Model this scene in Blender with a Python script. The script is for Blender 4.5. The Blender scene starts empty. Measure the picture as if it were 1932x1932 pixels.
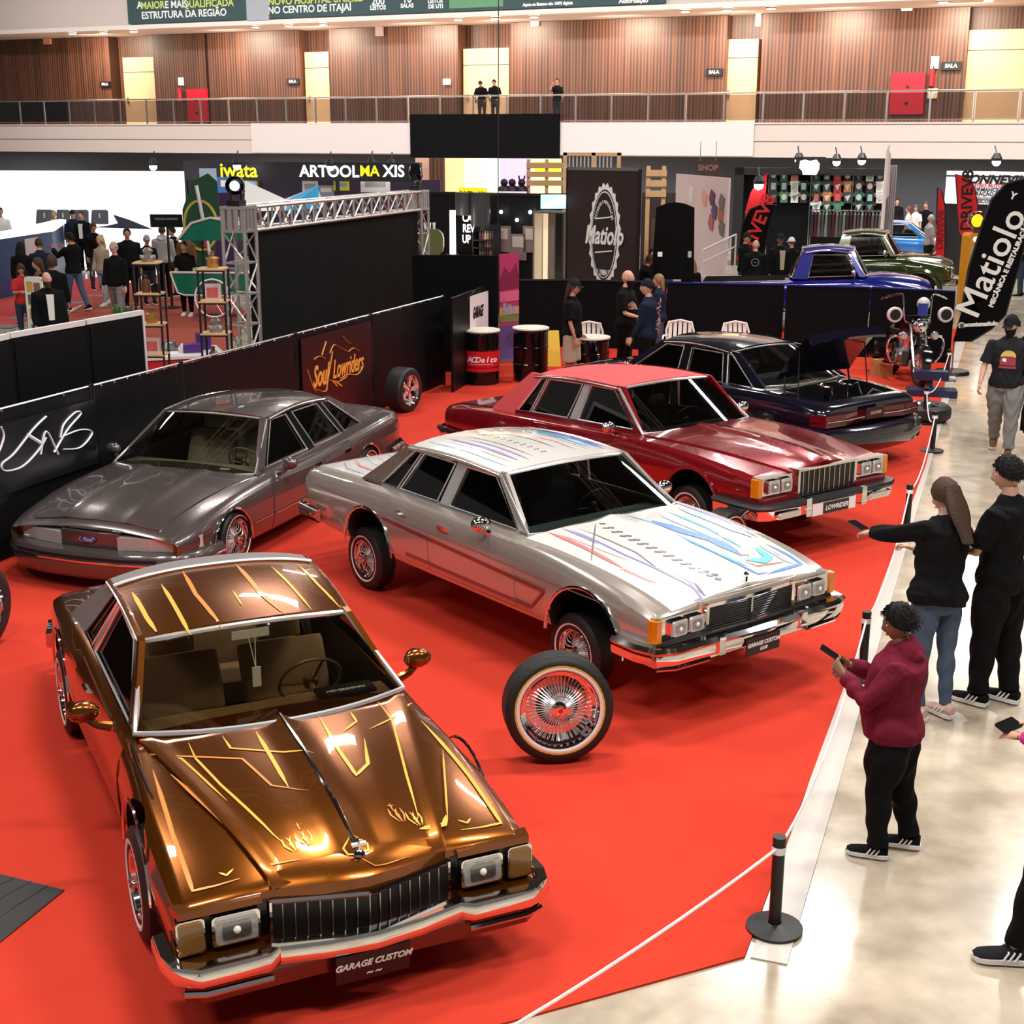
import bpy, bmesh, math, random
from mathutils import Vector as V, Matrix as M4, Euler
from mathutils.bvhtree import BVHTree
from math import sin, cos, pi, radians, atan2, sqrt, hypot
random.seed(7)
scn = bpy.context.scene
COL = scn.collection
# ---------------------------------------------------------------- camera, world, lights, exposure
F_PX, PITCH, ROLL, CAM_H = 2590.67, radians(15.188), radians(-0.152), 3.9103
cam_d = bpy.data.cameras.new('camera'); cam = bpy.data.objects.new('camera', cam_d); COL.objects.link(cam)
cam_d.sensor_width = 36; cam_d.sensor_fit = 'HORIZONTAL'; cam_d.lens = F_PX / 1932 * 36
cam_d.clip_start = 0.1; cam_d.clip_end = 300
cam.matrix_world = M4.Translation((0, 0, CAM_H)) @ M4.Rotation(radians(90) - PITCH, 4, 'X') @ M4.Rotation(-ROLL, 4, 'Z')
scn.camera = cam
world = bpy.data.worlds.new('hall_ambient'); scn.world = world; world.use_nodes = True
world.node_tree.nodes['Background'].inputs[0].default_value = (1.0, 0.93, 0.88, 1)
world.node_tree.nodes['Background'].inputs[1].default_value = 0.13
scn.view_settings.view_transform = 'Standard'; scn.view_settings.look = 'None'
scn.view_settings.gamma = 1; scn.view_settings.use_curve_mapping = False
scn.view_settings.exposure = 0.22
def area(name, loc, sx, sy, power, color=(1, .95, .9), rot=(0, 0, 0), spread=180):
    l = bpy.data.lights.new(name, 'AREA'); l.shape = 'RECTANGLE'; l.size = sx; l.size_y = sy
    l.energy = power; l.color = color; l.spread = radians(spread)
    o = bpy.data.objects.new(name, l); COL.objects.link(o); o.location = loc; o.rotation_euler = rot
    return o
# high-bay lamps in rows under the hall roof
for (x, y, p) in [(-9, 3, 900), (-3, 3, 1500), (3.5, 3, 1500), (10, 4, 1000), (-9, 13, 1000), (-1, 11, 1500), (5.5, 11, 2000), (12, 13, 1200),
               (-12, 25, 1200), (-3, 23, 1200), (5, 23, 1600), (10.8, 23.3, 1700), (-14, 38, 1300), (-3, 37, 1300), (7, 36, 1300), (-22, 47, 900), (14.8, 40.8, 2200)]:
    area('ceiling_lamp_light', (x, y, 10.6), 2.6, .5, p * .33)
LAMPS = [(-9, 3), (-3, 3), (3.5, 3), (10, 4), (-9, 13), (-1, 11), (5.5, 11), (12, 13), (-12, 25), (-3, 23), (5, 23), (10.8, 23.3), (-14, 38), (-3, 37), (7, 36), (-22, 47), (14.8, 40.8)]
for k_, (x_, y_) in enumerate(((-24, 57), (-15, 53), (-6, 49), (3, 45), (11, 41), (19, 38))):
    area('fascia_fill_light', (x_, y_, 11), 3, .6, 900, (1, .95, .92), (radians(38), 0, radians(-24)))  # unseen fill lights added to brighten the balcony front
# ---------------------------------------------------------------- projection helpers (where a thing seen in the photo stands)
def ray(u, v):
    dx, dy = u - 966, v - 966; c, s = cos(ROLL), sin(ROLL)
    x = c * dx + s * dy; y = -s * dx + c * dy
    return V((x / F_PX, cos(PITCH) - y / F_PX * sin(PITCH), -sin(PITCH) - y / F_PX * cos(PITCH)))
def at(u, v, z=0.0):
    d = ray(u, v); return V((0, 0, CAM_H)) + d * ((z - CAM_H) / d.z)
def atd(u, v, y):
    d = ray(u, v); return V((0, 0, CAM_H)) + d * (y / d.y)
# ---------------------------------------------------------------- materials
MATS = {}
def mat(name, col=(.8, .8, .8), rough=.5, metal=0., coat=0., emit=0., ecol=None, spec=.5, bump=0., bscale=30., noise=0., nscale=5., alpha=1., sheen=0.):
    if name in MATS: return MATS[name]
    m = bpy.data.materials.new(name); m.use_nodes = True; MATS[name] = m
    nt = m.node_tree; b = nt.nodes['Principled BSDF']
    c = tuple(col) + (1,)
    b.inputs['Base Color'].default_value = c; b.inputs['Roughness'].default_value = rough
    b.inputs['Metallic'].default_value = metal; b.inputs['Coat Weight'].default_value = coat
    b.inputs['Coat Roughness'].default_value = .03; b.inputs['Specular IOR Level'].default_value = spec
    b.inputs['Sheen Weight'].default_value = sheen
    if alpha < 1: b.inputs['Alpha'].default_value = alpha
    if emit:
        b.inputs['Emission Color'].default_value = tuple(ecol or col) + (1,); b.inputs['Emission Strength'].default_value = emit
    if noise or bump:
        tc = nt.nodes.new('ShaderNodeTexCoord')
    if noise:
        n = nt.nodes.new('ShaderNodeTexNoise'); n.inputs['Scale'].default_value = nscale; n.inputs['Detail'].default_value = 5
        nt.links.new(tc.outputs['Object'], n.inputs['Vector'])
        mx = nt.nodes.new('ShaderNodeMix'); mx.data_type = 'RGBA'
        mx.inputs[6].default_value = tuple(x * (1 - noise) for x in col) + (1,); mx.inputs[7].default_value = tuple(min(1, x * (1 + noise)) for x in col) + (1,)
        nt.links.new(n.outputs['Fac'], mx.inputs[0]); nt.links.new(mx.outputs[2], b.inputs['Base Color'])
    if bump:
        n = nt.nodes.new('ShaderNodeTexNoise'); n.inputs['Scale'].default_value = bscale; n.inputs['Detail'].default_value = 4
        nt.links.new(tc.outputs['Object'], n.inputs['Vector'])
        bp = nt.nodes.new('ShaderNodeBump'); bp.inputs['Strength'].default_value = bump; bp.inputs['Distance'].default_value = .02
        nt.links.new(n.outputs['Fac'], bp.inputs['Height']); nt.links.new(bp.outputs['Normal'], b.inputs['Normal'])
    return m
def glass(name, tint=(.75, .8, .78), refl=.09):
    if name in MATS: return MATS[name]
    m = bpy.data.materials.new(name); m.use_nodes = True; MATS[name] = m; nt = m.node_tree
    for n in list(nt.nodes):
        if n.type != 'OUTPUT_MATERIAL': nt.nodes.remove(n)
    out = [n for n in nt.nodes if n.type == 'OUTPUT_MATERIAL'][0]
    tr = nt.nodes.new('ShaderNodeBsdfTransparent'); tr.inputs[0].default_value = tuple(tint) + (1,)
    gl = nt.nodes.new('ShaderNodeBsdfGlossy'); gl.inputs['Roughness'].default_value = .02
    fr = nt.nodes.new('ShaderNodeFresnel'); fr.inputs[0].default_value = 1.5
    ad = nt.nodes.new('ShaderNodeMath'); ad.operation = 'ADD'; ad.use_clamp = True; ad.inputs[1].default_value = refl - .04
    mx = nt.nodes.new('ShaderNodeMixShader')
    nt.links.new(fr.outputs[0], ad.inputs[0]); nt.links.new(ad.outputs[0], mx.inputs[0])
    nt.links.new(tr.outputs[0], mx.inputs[1]); nt.links.new(gl.outputs[0], mx.inputs[2]); nt.links.new(mx.outputs[0], out.inputs[0])
    return m
TRIM = mat('bright_trim', (.92, .91, .90), .22, .75)
def lin(r, g, b):
    f = lambda c: (c / 255 / 12.92) if c / 255 <= .04045 else ((c / 255 + .055) / 1.055) ** 2.4
    return (f(r), f(g), f(b))
BLACK = mat('black_satin', (.006, .006, .007), .45)
BLACKG = mat('black_gloss', (.004, .004, .005), .12)
CHROME = mat('chrome', (.86, .86, .87), .06, 1.)
STEEL = mat('brushed_steel', (.55, .55, .56), .3, 1.)
ALU = mat('aluminium', (.62, .58, .57), .38, .85)
RUBBER = mat('tyre_rubber', (.012, .012, .012), .55, bump=.1, bscale=60)
WHITE = mat('white_paint', (.85, .84, .83), .4)
WHITEWALL = mat('whitewall', (.8, .77, .72), .5)
GOLDTRIM = mat('gold_stripe', (.65, .38, .06), .35)
WOOD = mat('pale_wood', (.62, .38, .18), .5, noise=.2, nscale=8)
RED = mat('red_paint', (.55, .015, .02), .35)
# ---------------------------------------------------------------- mesh building
def link(name, me, parent=None):
    o = bpy.data.objects.new(name, me); COL.objects.link(o)
    if parent: o.parent = parent
    return o
def tag(o, label=None, cat=None, group=None, kind=None):
    if label: o['label'] = label
    if cat: o['category'] = cat
    if group: o['group'] = group
    if kind: o['kind'] = kind
    return o
def thing(name, label, cat, loc=(0, 0, 0), rz=0., group=None):
    o = bpy.data.objects.new(name, None); COL.objects.link(o); o.empty_display_size = .2
    o.location = loc; o.rotation_euler = (0, 0, rz)
    return tag(o, label, cat, group)
def copy_tree(o, parent=None, label=None, group=None, loc=None, rz=None):
    c = o.copy(); COL.objects.link(c)
    if parent: c.parent = parent
    for ch in [x for x in COL.objects if x.parent == o]: copy_tree(ch, c)
    if label: c['label'] = label
    if group: c['group'] = group
    if loc is not None: c.location = loc
    if rz is not None: c.rotation_euler = (0, 0, rz)
    return c
class MB:
    def __init__(s, *mats): s.v = []; s.f = []; s.m = []; s.mats = list(mats); s.sm = []
    def mi(s, m):
        if m is None: return 0
        if isinstance(m, int): return m
        if m not in s.mats: s.mats.append(m)
        return s.mats.index(m)
    def face(s, idx, m=0, smooth=False): s.f.append(tuple(idx)); s.m.append(m); s.sm.append(smooth)
    def raw(s, vs, fs, m=None, T=None, smooth=False):
        k = len(s.v); m = s.mi(m)
        s.v += [tuple(T @ V(p)) if T else tuple(p) for p in vs]
        for f in fs: s.face([i + k for i in f], m, smooth)
        return s
    def box(s, x0, x1, y0, y1, z0, z1, m=None, T=None):
        vs = [(x, y, z) for z in (z0, z1) for y in (y0, y1) for x in (x0, x1)]
        return s.raw(vs, [(0, 2, 3, 1), (4, 5, 7, 6), (0, 1, 5, 4), (2, 6, 7, 3), (0, 4, 6, 2), (1, 3, 7, 5)], m, T)
    def cbox(s, c, d, m=None, T=None):
        return s.box(c[0] - d[0] / 2, c[0] + d[0] / 2, c[1] - d[1] / 2, c[1] + d[1] / 2, c[2] - d[2] / 2, c[2] + d[2] / 2, m, T)
    def rbox(s, c, d, r, m=None, T=None, n=3):
        # box with rounded vertical-plane outline: prism of rounded rectangle in XZ along Y handled by prism()
        hx, hz = d[0] / 2, d[2] / 2; pts = []
        for (sx, sz, a0) in ((1, 1, 0), (-1, 1, 90), (-1, -1, 180), (1, -1, 270)):
            for k in range(n + 1):
                a = radians(a0 + 90 * k / n); pts.append((sx * (hx - r) + r * cos(a), sz * (hz - r) + r * sin(a)))
        return s.prism([(c[0] + p[0], c[2] + p[1]) for p in pts], c[1] - d[1] / 2, c[1] + d[1] / 2, 'y', m, T)
    def prism(s, poly, a, b, axis='z', m=None, T=None, smooth=False):
        n = len(poly)
        def P(p, h): return (p[0], p[1], h) if axis == 'z' else ((p[0], h, p[1]) if axis == 'y' else (h, p[0], p[1]))
        vs = [P(p, a) for p in poly] + [P(p, b) for p in poly]
        k = len(s.v); mm = s.mi(m)
        s.v += [tuple(T @ V(p)) if T else p for p in vs]
        s.face(range(k + n - 1, k - 1, -1), mm); s.face(range(k + n, k + 2 * n), mm)
        for i in range(n): j = (i + 1) % n; s.face((k + i, k + j, k + n + j, k + n + i), mm, smooth)
        return s
    def cyl(s, p0, p1, r0, r1=None, m=None, n=12, T=None, caps=True):
        return s.tube([p0, p1], [r0, r0 if r1 is None else r1], m, n, T, caps)
    def tube(s, pts, r, m=None, n=8, T=None, caps=True, closed=False, sy=1.):
        pts = [V(p) for p in pts]; N = len(pts); rs = r if isinstance(r, (list, tuple)) else [r] * N
        mm = s.mi(m); k = len(s.v); up = None
        for i, p in enumerate(pts):
            d = (pts[(i + 1) % N] - pts[i - 1]) if closed else (pts[min(i + 1, N - 1)] - pts[max(i - 1, 0)])
            d = d.normalized() if d.length > 1e-9 else V((0, 0, 1))
            if up is None:
                up = V((0, 0, 1)) if abs(d.z) < .9 else V((1, 0, 0))
            a = d.cross(up)
            if a.length < 1e-5: a = d.cross(V((0, 1, 0)))
            a.normalize(); b = a.cross(d).normalized(); up = b
            for j in range(n):
                t = 2 * pi * j / n; q = p + a * cos(t) * rs[i] + b * sin(t) * rs[i] * sy
                s.v.append(tuple(T @ q) if T else tuple(q))
        for i in range(N if closed else N - 1):
            i2 = (i + 1) % N
            for j in range(n):
                j2 = (j + 1) % n; s.face((k + i * n + j, k + i * n + j2, k + i2 * n + j2, k + i2 * n + j), mm, True)
        if caps and not closed:
            s.face([k + j for j in range(n - 1, -1, -1)], mm); s.face([k + (N - 1) * n + j for j in range(n)], mm)
        return s
    def lathe(s, prof, m=None, n=24, T=None, a0=0., a1=360., axis='z', smooth=True):
        # prof list of (r, h[, mat])
        k = len(s.v); full = abs(a1 - a0) >= 359.9; cnt = n if full else n + 1; mm = s.mi(m)
        for i in range(cnt):
            a = radians(a0 + (a1 - a0) * i / n)
            for p in prof:
                r, h = p[0], p[1]
                q = V((r * cos(a), r * sin(a), h)) if axis == 'z' else (V((r * cos(a), h, r * sin(a))) if axis == 'y' else V((h, r * cos(a), r * sin(a))))
                s.v.append(tuple(T @ q) if T else tuple(q))
        L = len(prof)
        for i in range(n):
            i2 = (i + 1) % cnt
            for j in range(L - 1):
                m2 = s.mi(prof[j + 1][2]) if len(prof[j + 1]) > 2 else mm
                s.face((k + i * L + j, k + i2 * L + j, k + i2 * L + j + 1, k + i * L + j + 1), m2, smooth)
        return s
    def ball(s, c, r, m=None, n=12, T=None, sc=(1, 1, 1)):
        prof = [(r * sin(pi * i / (n // 2)), -r * cos(pi * i / (n // 2))) for i in range(n // 2 + 1)]
        TT = M4.Translation(c) @ M4.Diagonal((*sc, 1))
        return s.lathe(prof, m, n, (T @ TT) if T else TT)
    def grid(s, P, m=None, T=None, smooth=True, flip=False):
        R, C = len(P), len(P[0]); k = len(s.v); mm = s.mi(m)
        for row in P:
            for p in row: s.v.append(tuple(T @ V(p)) if T else tuple(p))
        for i in range(R - 1):
            for j in range(C - 1):
                f = (k + i * C + j, k + i * C + j + 1, k + (i + 1) * C + j + 1, k + (i + 1) * C + j)
                s.face(f[::-1] if flip else f, mm, smooth)
        return s
    def shell(s, P, off, m=None, T=None):
        # closed slab: grid P and its copy moved by the vector off, with rim
        R, C = len(P), len(P[0]); off = V(off)
        s.grid(P, m, T); s.grid([[V(p) + off for p in r] for r in P], m, T, flip=True)
        rim = [P[0][j] for j in range(C)] + [P[i][-1] for i in range(1, R)] + [P[-1][j] for j in range(C - 2, -1, -1)] + [P[i][0] for i in range(R - 2, 0, -1)]
        rim.append(rim[0])
        s.grid([rim, [V(p) + off for p in rim]], m, T, smooth=False)
        return s
    def text(s, txt, size, m=None, T=None, depth=.004, bold=0., shear=0., ax='CENTER', space=1., sx=1.):
        key = (txt, size, depth, bold, shear, ax, space)
        cu = bpy.data.curves.new('t', 'FONT'); cu.body = txt; cu.size = size; cu.extrude = depth; cu.offset = bold; cu.shear = shear
        cu.align_x = ax; cu.align_y = 'CENTER'; cu.resolution_u = 3; cu.space_character = space
        ob = bpy.data.objects.new('t', cu); me = bpy.data.meshes.new_from_object(ob)
        TT = (T or M4()) @ M4.Diagonal((sx, 1, 1, 1))
        s.raw([v.co[:] for v in me.vertices], [p.vertices[:] for p in me.polygons], m, TT)
        bpy.data.objects.remove(ob); bpy.data.curves.remove(cu); bpy.data.meshes.remove(me)
        return s
    def build(s, name, parent=None, sharp=35, T=None, merge=False):
        me = bpy.data.meshes.new(name)
        me.from_pydata([tuple(T @ V(p)) for p in s.v] if T else s.v, [], s.f)
        for m in s.mats: me.materials.append(m)
        if not s.mats: me.materials.append(WHITE)
        me.polygons.foreach_set('material_index', s.m)
        me.polygons.foreach_set('use_smooth', s.sm)
        me.update()
        bm = bmesh.new(); bm.from_mesh(me)
        if merge: bmesh.ops.remove_doubles(bm, verts=bm.verts, dist=1e-5)
        bmesh.ops.recalc_face_normals(bm, faces=bm.faces)
        bm.to_mesh(me); bm.free()
        if any(s.sm): me.set_sharp_from_angle(angle=radians(sharp))
        return link(name, me, parent)
def TR(x=0, y=0, z=0, rx=0, ry=0, rz=0, s=1):
    return M4.Translation((x, y, z)) @ Euler((radians(rx), radians(ry), radians(rz))).to_matrix().to_4x4() @ M4.Scale(s, 4)
def lerp(a, b, t): return a + (b - a) * t
def catmull(P, k):
    out = []
    for i in range(len(P) - 1):
        p0 = P[max(i - 1, 0)]; p1 = P[i]; p2 = P[i + 1]; p3 = P[min(i + 2, len(P) - 1)]
        for j in range(k):
            t = j / k
            out.append(tuple(.5 * ((2 * b) + (-a + c) * t + (2 * a - 5 * b + 4 * c - d) * t * t + (-a + 3 * b - 3 * c + d) * t ** 3) for a, b, c, d in zip(p0, p1, p2, p3)))
    out.append(tuple(P[-1])); return out
def spline(P, k=5): return [V(p) for p in catmull([tuple(p) for p in P], k)]
# ================================================================ the hall
def Mx(name, fn):
    if name in MATS: return MATS[name]
    m = bpy.data.materials.new(name); m.use_nodes = True; MATS[name] = m; fn(m.node_tree, m.node_tree.nodes['Principled BSDF']); return m
def N(nt, t, **k):
    n = nt.nodes.new('ShaderNode' + t)
    for a, b in k.items():
        if a.startswith('_'): n.inputs[a[1:].replace('_', ' ')].default_value = b
        else: setattr(n, a, b)
    return n
def concrete(nt, b):
    tc = N(nt, 'TexCoord'); n1 = N(nt, 'TexNoise', _Scale=.55, _Detail=8., _Roughness=.62); n2 = N(nt, 'TexNoise', _Scale=3.2, _Detail=8.); n3 = N(nt, 'TexVoronoi', _Scale=2.1)
    for n in (n1, n2, n3): nt.links.new(tc.outputs['Object'], n.inputs['Vector'])
    r = N(nt, 'ValToRGB'); r.color_ramp.elements[0].position = .32; r.color_ramp.elements[0].color = (.27, .215, .155, 1); r.color_ramp.elements[1].position = .66; r.color_ramp.elements[1].color = (.66, .56, .43, 1)
    mx = N(nt, 'Mix', data_type='FLOAT'); mx.inputs[0].default_value = .45; nt.links.new(n1.outputs['Fac'], mx.inputs[2]); nt.links.new(n2.outputs['Fac'], mx.inputs[3])
    nt.links.new(mx.outputs[0], r.inputs[0]); nt.links.new(r.outputs[0], b.inputs['Base Color'])
    rr = N(nt, 'MapRange', _To_Min=.10, _To_Max=.32); nt.links.new(n2.outputs['Fac'], rr.inputs['Value']); nt.links.new(rr.outputs[0], b.inputs['Roughness'])
    b.inputs['Coat Weight'].default_value = .5; b.inputs['Coat Roughness'].default_value = .12
def carpet(nt, b):
    tc = N(nt, 'TexCoord'); n1 = N(nt, 'TexNoise', _Scale=260., _Detail=3.); n2 = N(nt, 'TexNoise', _Scale=1.1, _Detail=4.)
    for n in (n1, n2): nt.links.new(tc.outputs['Object'], n.inputs['Vector'])
    mx = N(nt, 'Mix', data_type='RGBA'); mx.inputs[6].default_value = (.50, .034, .018, 1); mx.inputs[7].default_value = (.60, .052, .028, 1); nt.links.new(n2.outputs['Fac'], mx.inputs[0]); nt.links.new(mx.outputs[2], b.inputs['Base Color'])
    b.inputs['Roughness'].default_value = .95; b.inputs['Specular IOR Level'].default_value = .1
    bp = N(nt, 'Bump', _Strength=.25, _Distance=.004); nt.links.new(n1.outputs['Fac'], bp.inputs['Height']); nt.links.new(bp.outputs['Normal'], b.inputs['Normal'])
def slats(nt, b):
    tc = N(nt, 'TexCoord'); mp = N(nt, 'Mapping'); mp.inputs['Scale'].default_value = (1, .02, .02); nt.links.new(tc.outputs['Object'], mp.inputs['Vector'])
    n = N(nt, 'TexNoise', _Scale=7., _Detail=2.); n2 = N(nt, 'TexNoise', _Scale=1.2, _Detail=2.); w = N(nt, 'TexWave', _Scale=2.2, _Distortion=.6)
    for q in (n, n2, w): nt.links.new(mp.outputs[0], q.inputs['Vector'])
    r = N(nt, 'ValToRGB'); r.color_ramp.elements[0].position = .3; r.color_ramp.elements[0].color = (.028, .013, .009, 1); r.color_ramp.elements[1].position = .7; r.color_ramp.elements[1].color = (.14, .055, .028, 1)
    mx = N(nt, 'Mix', data_type='FLOAT'); mx.inputs[0].default_value = .35; nt.links.new(n.outputs['Fac'], mx.inputs[2]); nt.links.new(w.outputs['Fac'], mx.inputs[3]); nt.links.new(mx.outputs[0], r.inputs[0])
    nt.links.new(r.outputs[0], b.inputs['Base Color']); b.inputs['Roughness'].default_value = .45
CONC = Mx('polished_concrete', concrete); CARPET = Mx('red_carpet', carpet); SLAT = Mx('wood_slats', slats)
PLASTER = mat('beige_plaster', (.58, .50, .46), .7); PLW = mat('white_panel', (.66, .60, .59), .6); DGREY = mat('dark_grey_wall', (.060, .068, .085), .7); CREAM = mat('cream_door', (.62, .40, .22), .5)
VBLK = mat('black_vinyl_sheet', (.004, .004, .005), .42, spec=.25, bump=.35, bscale=3.); CLOTHB = mat('black_fabric', (.004, .004, .005), .9, spec=.1, bump=.2, bscale=4.)
def structure(name, mb, T=None): return tag(mb.build(name, T=None), kind='structure')
m = MB(CONC); m.box(-60, 60, -12, 95, -.3, -.012); structure('floor', m)
m = MB(CARPET); m.prism([(1.16, 6.0), (5.2, 16.8), (9.6, 29.6), (-1.5, 29.6), (-1.35, 22.4), (-5.15, 12.3), (-9.5, 1.2)], -.012, 0, 'z'); structure('floor_carpet', m)
m = MB(mat('edge_strip', (.55, .50, .45), .35)); m.prism([(1.19, 6.0), (1.36, 5.94), (9.84, 29.6), (9.66, 29.6)], -.012, -.004, 'z'); structure('trim_1', m)
WT = M4.Translation((0, 58, 0)) @ M4.Rotation(radians(-24.5), 4, 'Z'); WI = WT.inverted()
def wl(u, v, s=0.):
    o = WI @ V((0, 0, CAM_H)); d = WI.to_3x3() @ ray(u, v); t = (s - o.y) / d.y; q = o + d * t; return q.x, q.z
def W(name, mb): o = mb.build(name); o.matrix_world = WT; return o
Z1, Z0, ZR, ZB = 4.54, 3.27, 5.62, 8.67
m = MB(SLAT); m.box(-60, 60, 3.9, 4.1, Z1 - .3, ZB + .1)
for a, b in ((-60, 205), (287, 385), (389, 562), (619, 860), (959, 1364), (1430, 1815)):
    x0 = wl(a, 150, 3.2)[0] if a > -50 else -60; m.box(x0, wl(b, 150, 3.2)[0], 3.2, 3.9, Z1, ZB)
tag(W('wall_back', m), kind='structure')
m = MB(PLASTER); m.box(-60, 60, 0, 4.5, Z0 + .02, Z1 - .06); m.box(-60, 60, -.06, 0, Z0, Z0 + .55); m.box(-60, 60, -.06, 0, Z0 + .60, Z1); m.box(-60, 60, -.12, .15, Z1 - .06, Z1); tag(W('trim_2', m), kind='structure')
m = MB(PLASTER); m.box(-60, 60, -.06, 4.0, ZB + .02, 12); m.box(-60, 60, -.16, .1, ZB, ZB + .18, mat('light_edge', (.75, .68, .64), .5)); tag(W('trim_3', m), kind='structure')
m = MB(DGREY); m.box(-60, 60, 4.5, 4.7, -.0, Z0 + .02); tag(W('wall_lower', m), kind='structure')
for i, (a, b, vt) in enumerate(((229, 293, 113), (572, 617, 101), (871, 957, 93), (1366, 1428, 73), (1814, 1990, 53))):
    x0, zt = wl(a, vt, 3.6); x1 = wl(b, vt, 3.6)[0]
    m = MB(CREAM, BLACK); m.box(x0, x1, 3.5, 3.9, Z1, zt); m.box(x0, x1, 3.49, 3.5, lerp(Z1, zt, .78), lerp(Z1, zt, .78) + .025, 1); o = W('door_%d' % (i + 1), m); tag(o, kind='structure')
    m = MB(STEEL, BLACK); m.box(x0 + .18, x0 + .26, 3.42, 3.5, Z1 + 1.0, Z1 + 1.3); h = m.build('door_handle', o)
# railing
r = thing('balcony_railing', 'long steel and glass railing along the upper balcony', 'railing'); r.matrix_world = WT
xa, xb = wl(33, 198)[0], wl(1923, 157)[0]; n = 30; sp = (xb - xa) / n
m = MB(STEEL); m.tube([(xa - 14, -.02, ZR), (xb + 8, -.02, ZR)], .035, n=8); m.build('top_rail', r)
m = MB(STEEL); m.tube([(xa - 14, -.02, Z1 + .1), (xb + 8, -.02, Z1 + .1)], .018, n=6); m.build('bottom_rail', r)
gl = glass('rail_glass', (.62, .62, .62), .10)
for i in range(-2, n + 3):
    x = xa + sp * i
    m = MB(STEEL); m.box(x - .03, x + .03, -.05, .01, Z1, ZR); m.build('post', r)
    m = MB(gl); m.box(x + .05, x + sp - .05, -.026, -.014, Z1 + .12, ZR - .06); m.build('glass_panel', r)
# ceiling of the hall with lamps
m = MB(mat('hall_roof_dark', (.035, .035, .038), .8)); m.box(-60, 60, -12, 95, 12.2, 12.4); tag(m.build('ceiling'), kind='structure')
def truss_bar(mb, p0, p1, w=.3, r=.02, seg=.5, br=.012, m=None):
    p0, p1 = V(p0), V(p1); d = (p1 - p0); L = d.length; d.normalize(); a = d.cross(V((0, 0, 1))); a = V((1, 0, 0)) if a.length < .1 else a.normalized(); b = a.cross(d)
    C = [a * sx * w / 2 + b * sy * w / 2 for sx, sy in ((1, 1), (-1, 1), (-1, -1), (1, -1))]
    for c_ in C: mb.tube([p0 + c_, p1 + c_], r, m, 8)
    k = max(1, round(L / seg))
    for i in range(k):
        q0, q1 = p0 + d * L * i / k, p0 + d * L * (i + 1) / k
        for j in range(4):
            c0, c1 = C[j], C[(j + 1) % 4]; mb.tube([q0 + (c0 if i % 2 else c1), q1 + (c1 if i % 2 else c0)], br, m, 5, caps=False)
            mb.tube([q0 + c0, q0 + c1], br, m, 5, caps=False)
for i, (y, sx) in enumerate(((0, 1), (8, 1), (17, 1), (30, 1), (42, 1))):
    t = thing('roof_truss', 'steel roof truss spanning the hall above the %s, out of view' % ('camera', 'cars', 'rear cars', 'stands', 'balcony')[i], 'truss', group='roof trusses'); m = MB(ALU); truss_bar(m, (-26, y, 11.5), (26, y, 11.5), .8, .06, 1.6, .03); m.build('truss_frame', t)
LH = mat('lamp_diffuser', (1, 1, 1), .5, emit=9., ecol=(1, .95, .9))
for i, (x, y) in enumerate(LAMPS):
    t = thing('ceiling_lamp', 'long white ceiling lamp hung below the hall roof', 'lamp', (x, y, 10.7), group='ceiling lamps above the hall'); m = MB(BLACK); m.box(-1.35, 1.35, -.3, .3, .0, .12); m.tube([(0, 0, .1), (0, 0, 1.5)], .01); m.build('housing', t)
# balcony down-lights
DL = mat('downlight_glow', (1, .9, .8), .5, emit=14., ecol=(1, .82, .66))
for i, (u, v) in enumerate(((132, 66), (190, 63), (247, 61), (477, 53), (540, 51), (605, 48), (860, 38), (930, 36), (1003, 33), (1288, 19), (1367, 15), (1450, 11), (1775, 0), (1860, -4))):
    x = wl(u, v, .45)[0]
    t = thing('downlight', 'round glowing downlight under the upper beam', 'lamp', group='downlights along the upper beam'); t.matrix_world = WT @ M4.Translation((x, .45, ZB - .05))
    m = MB(STEEL); m.lathe([(.20, .06), (.22, .0), (.17, -.01)], n=20); m.build('ring', t); m = MB(DL); m.lathe([(0, -.03), (.17, -.02), (.17, .03)], n=20); m.build('lens', t)
for u in (150, 400, 560, 760, 930, 1150, 1360, 1560, 1800):
    x = wl(u, 40, 1.2)[0]; l = area('downlight_light', (0, 0, 0), 1.5, .5, 330, (1, .80, .62)); l.matrix_world = WT @ M4.Translation((x, 1.3, ZB - .15)) @ M4.Rotation(radians(25), 4, 'X')
for x in (-30, -14, 2, 16): l = area('undercroft_light', (0, 0, 0), 6, .8, 260, (1, .96, .95)); l.matrix_world = WT @ M4.Translation((x, 1.2, Z0 - .1))
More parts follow.
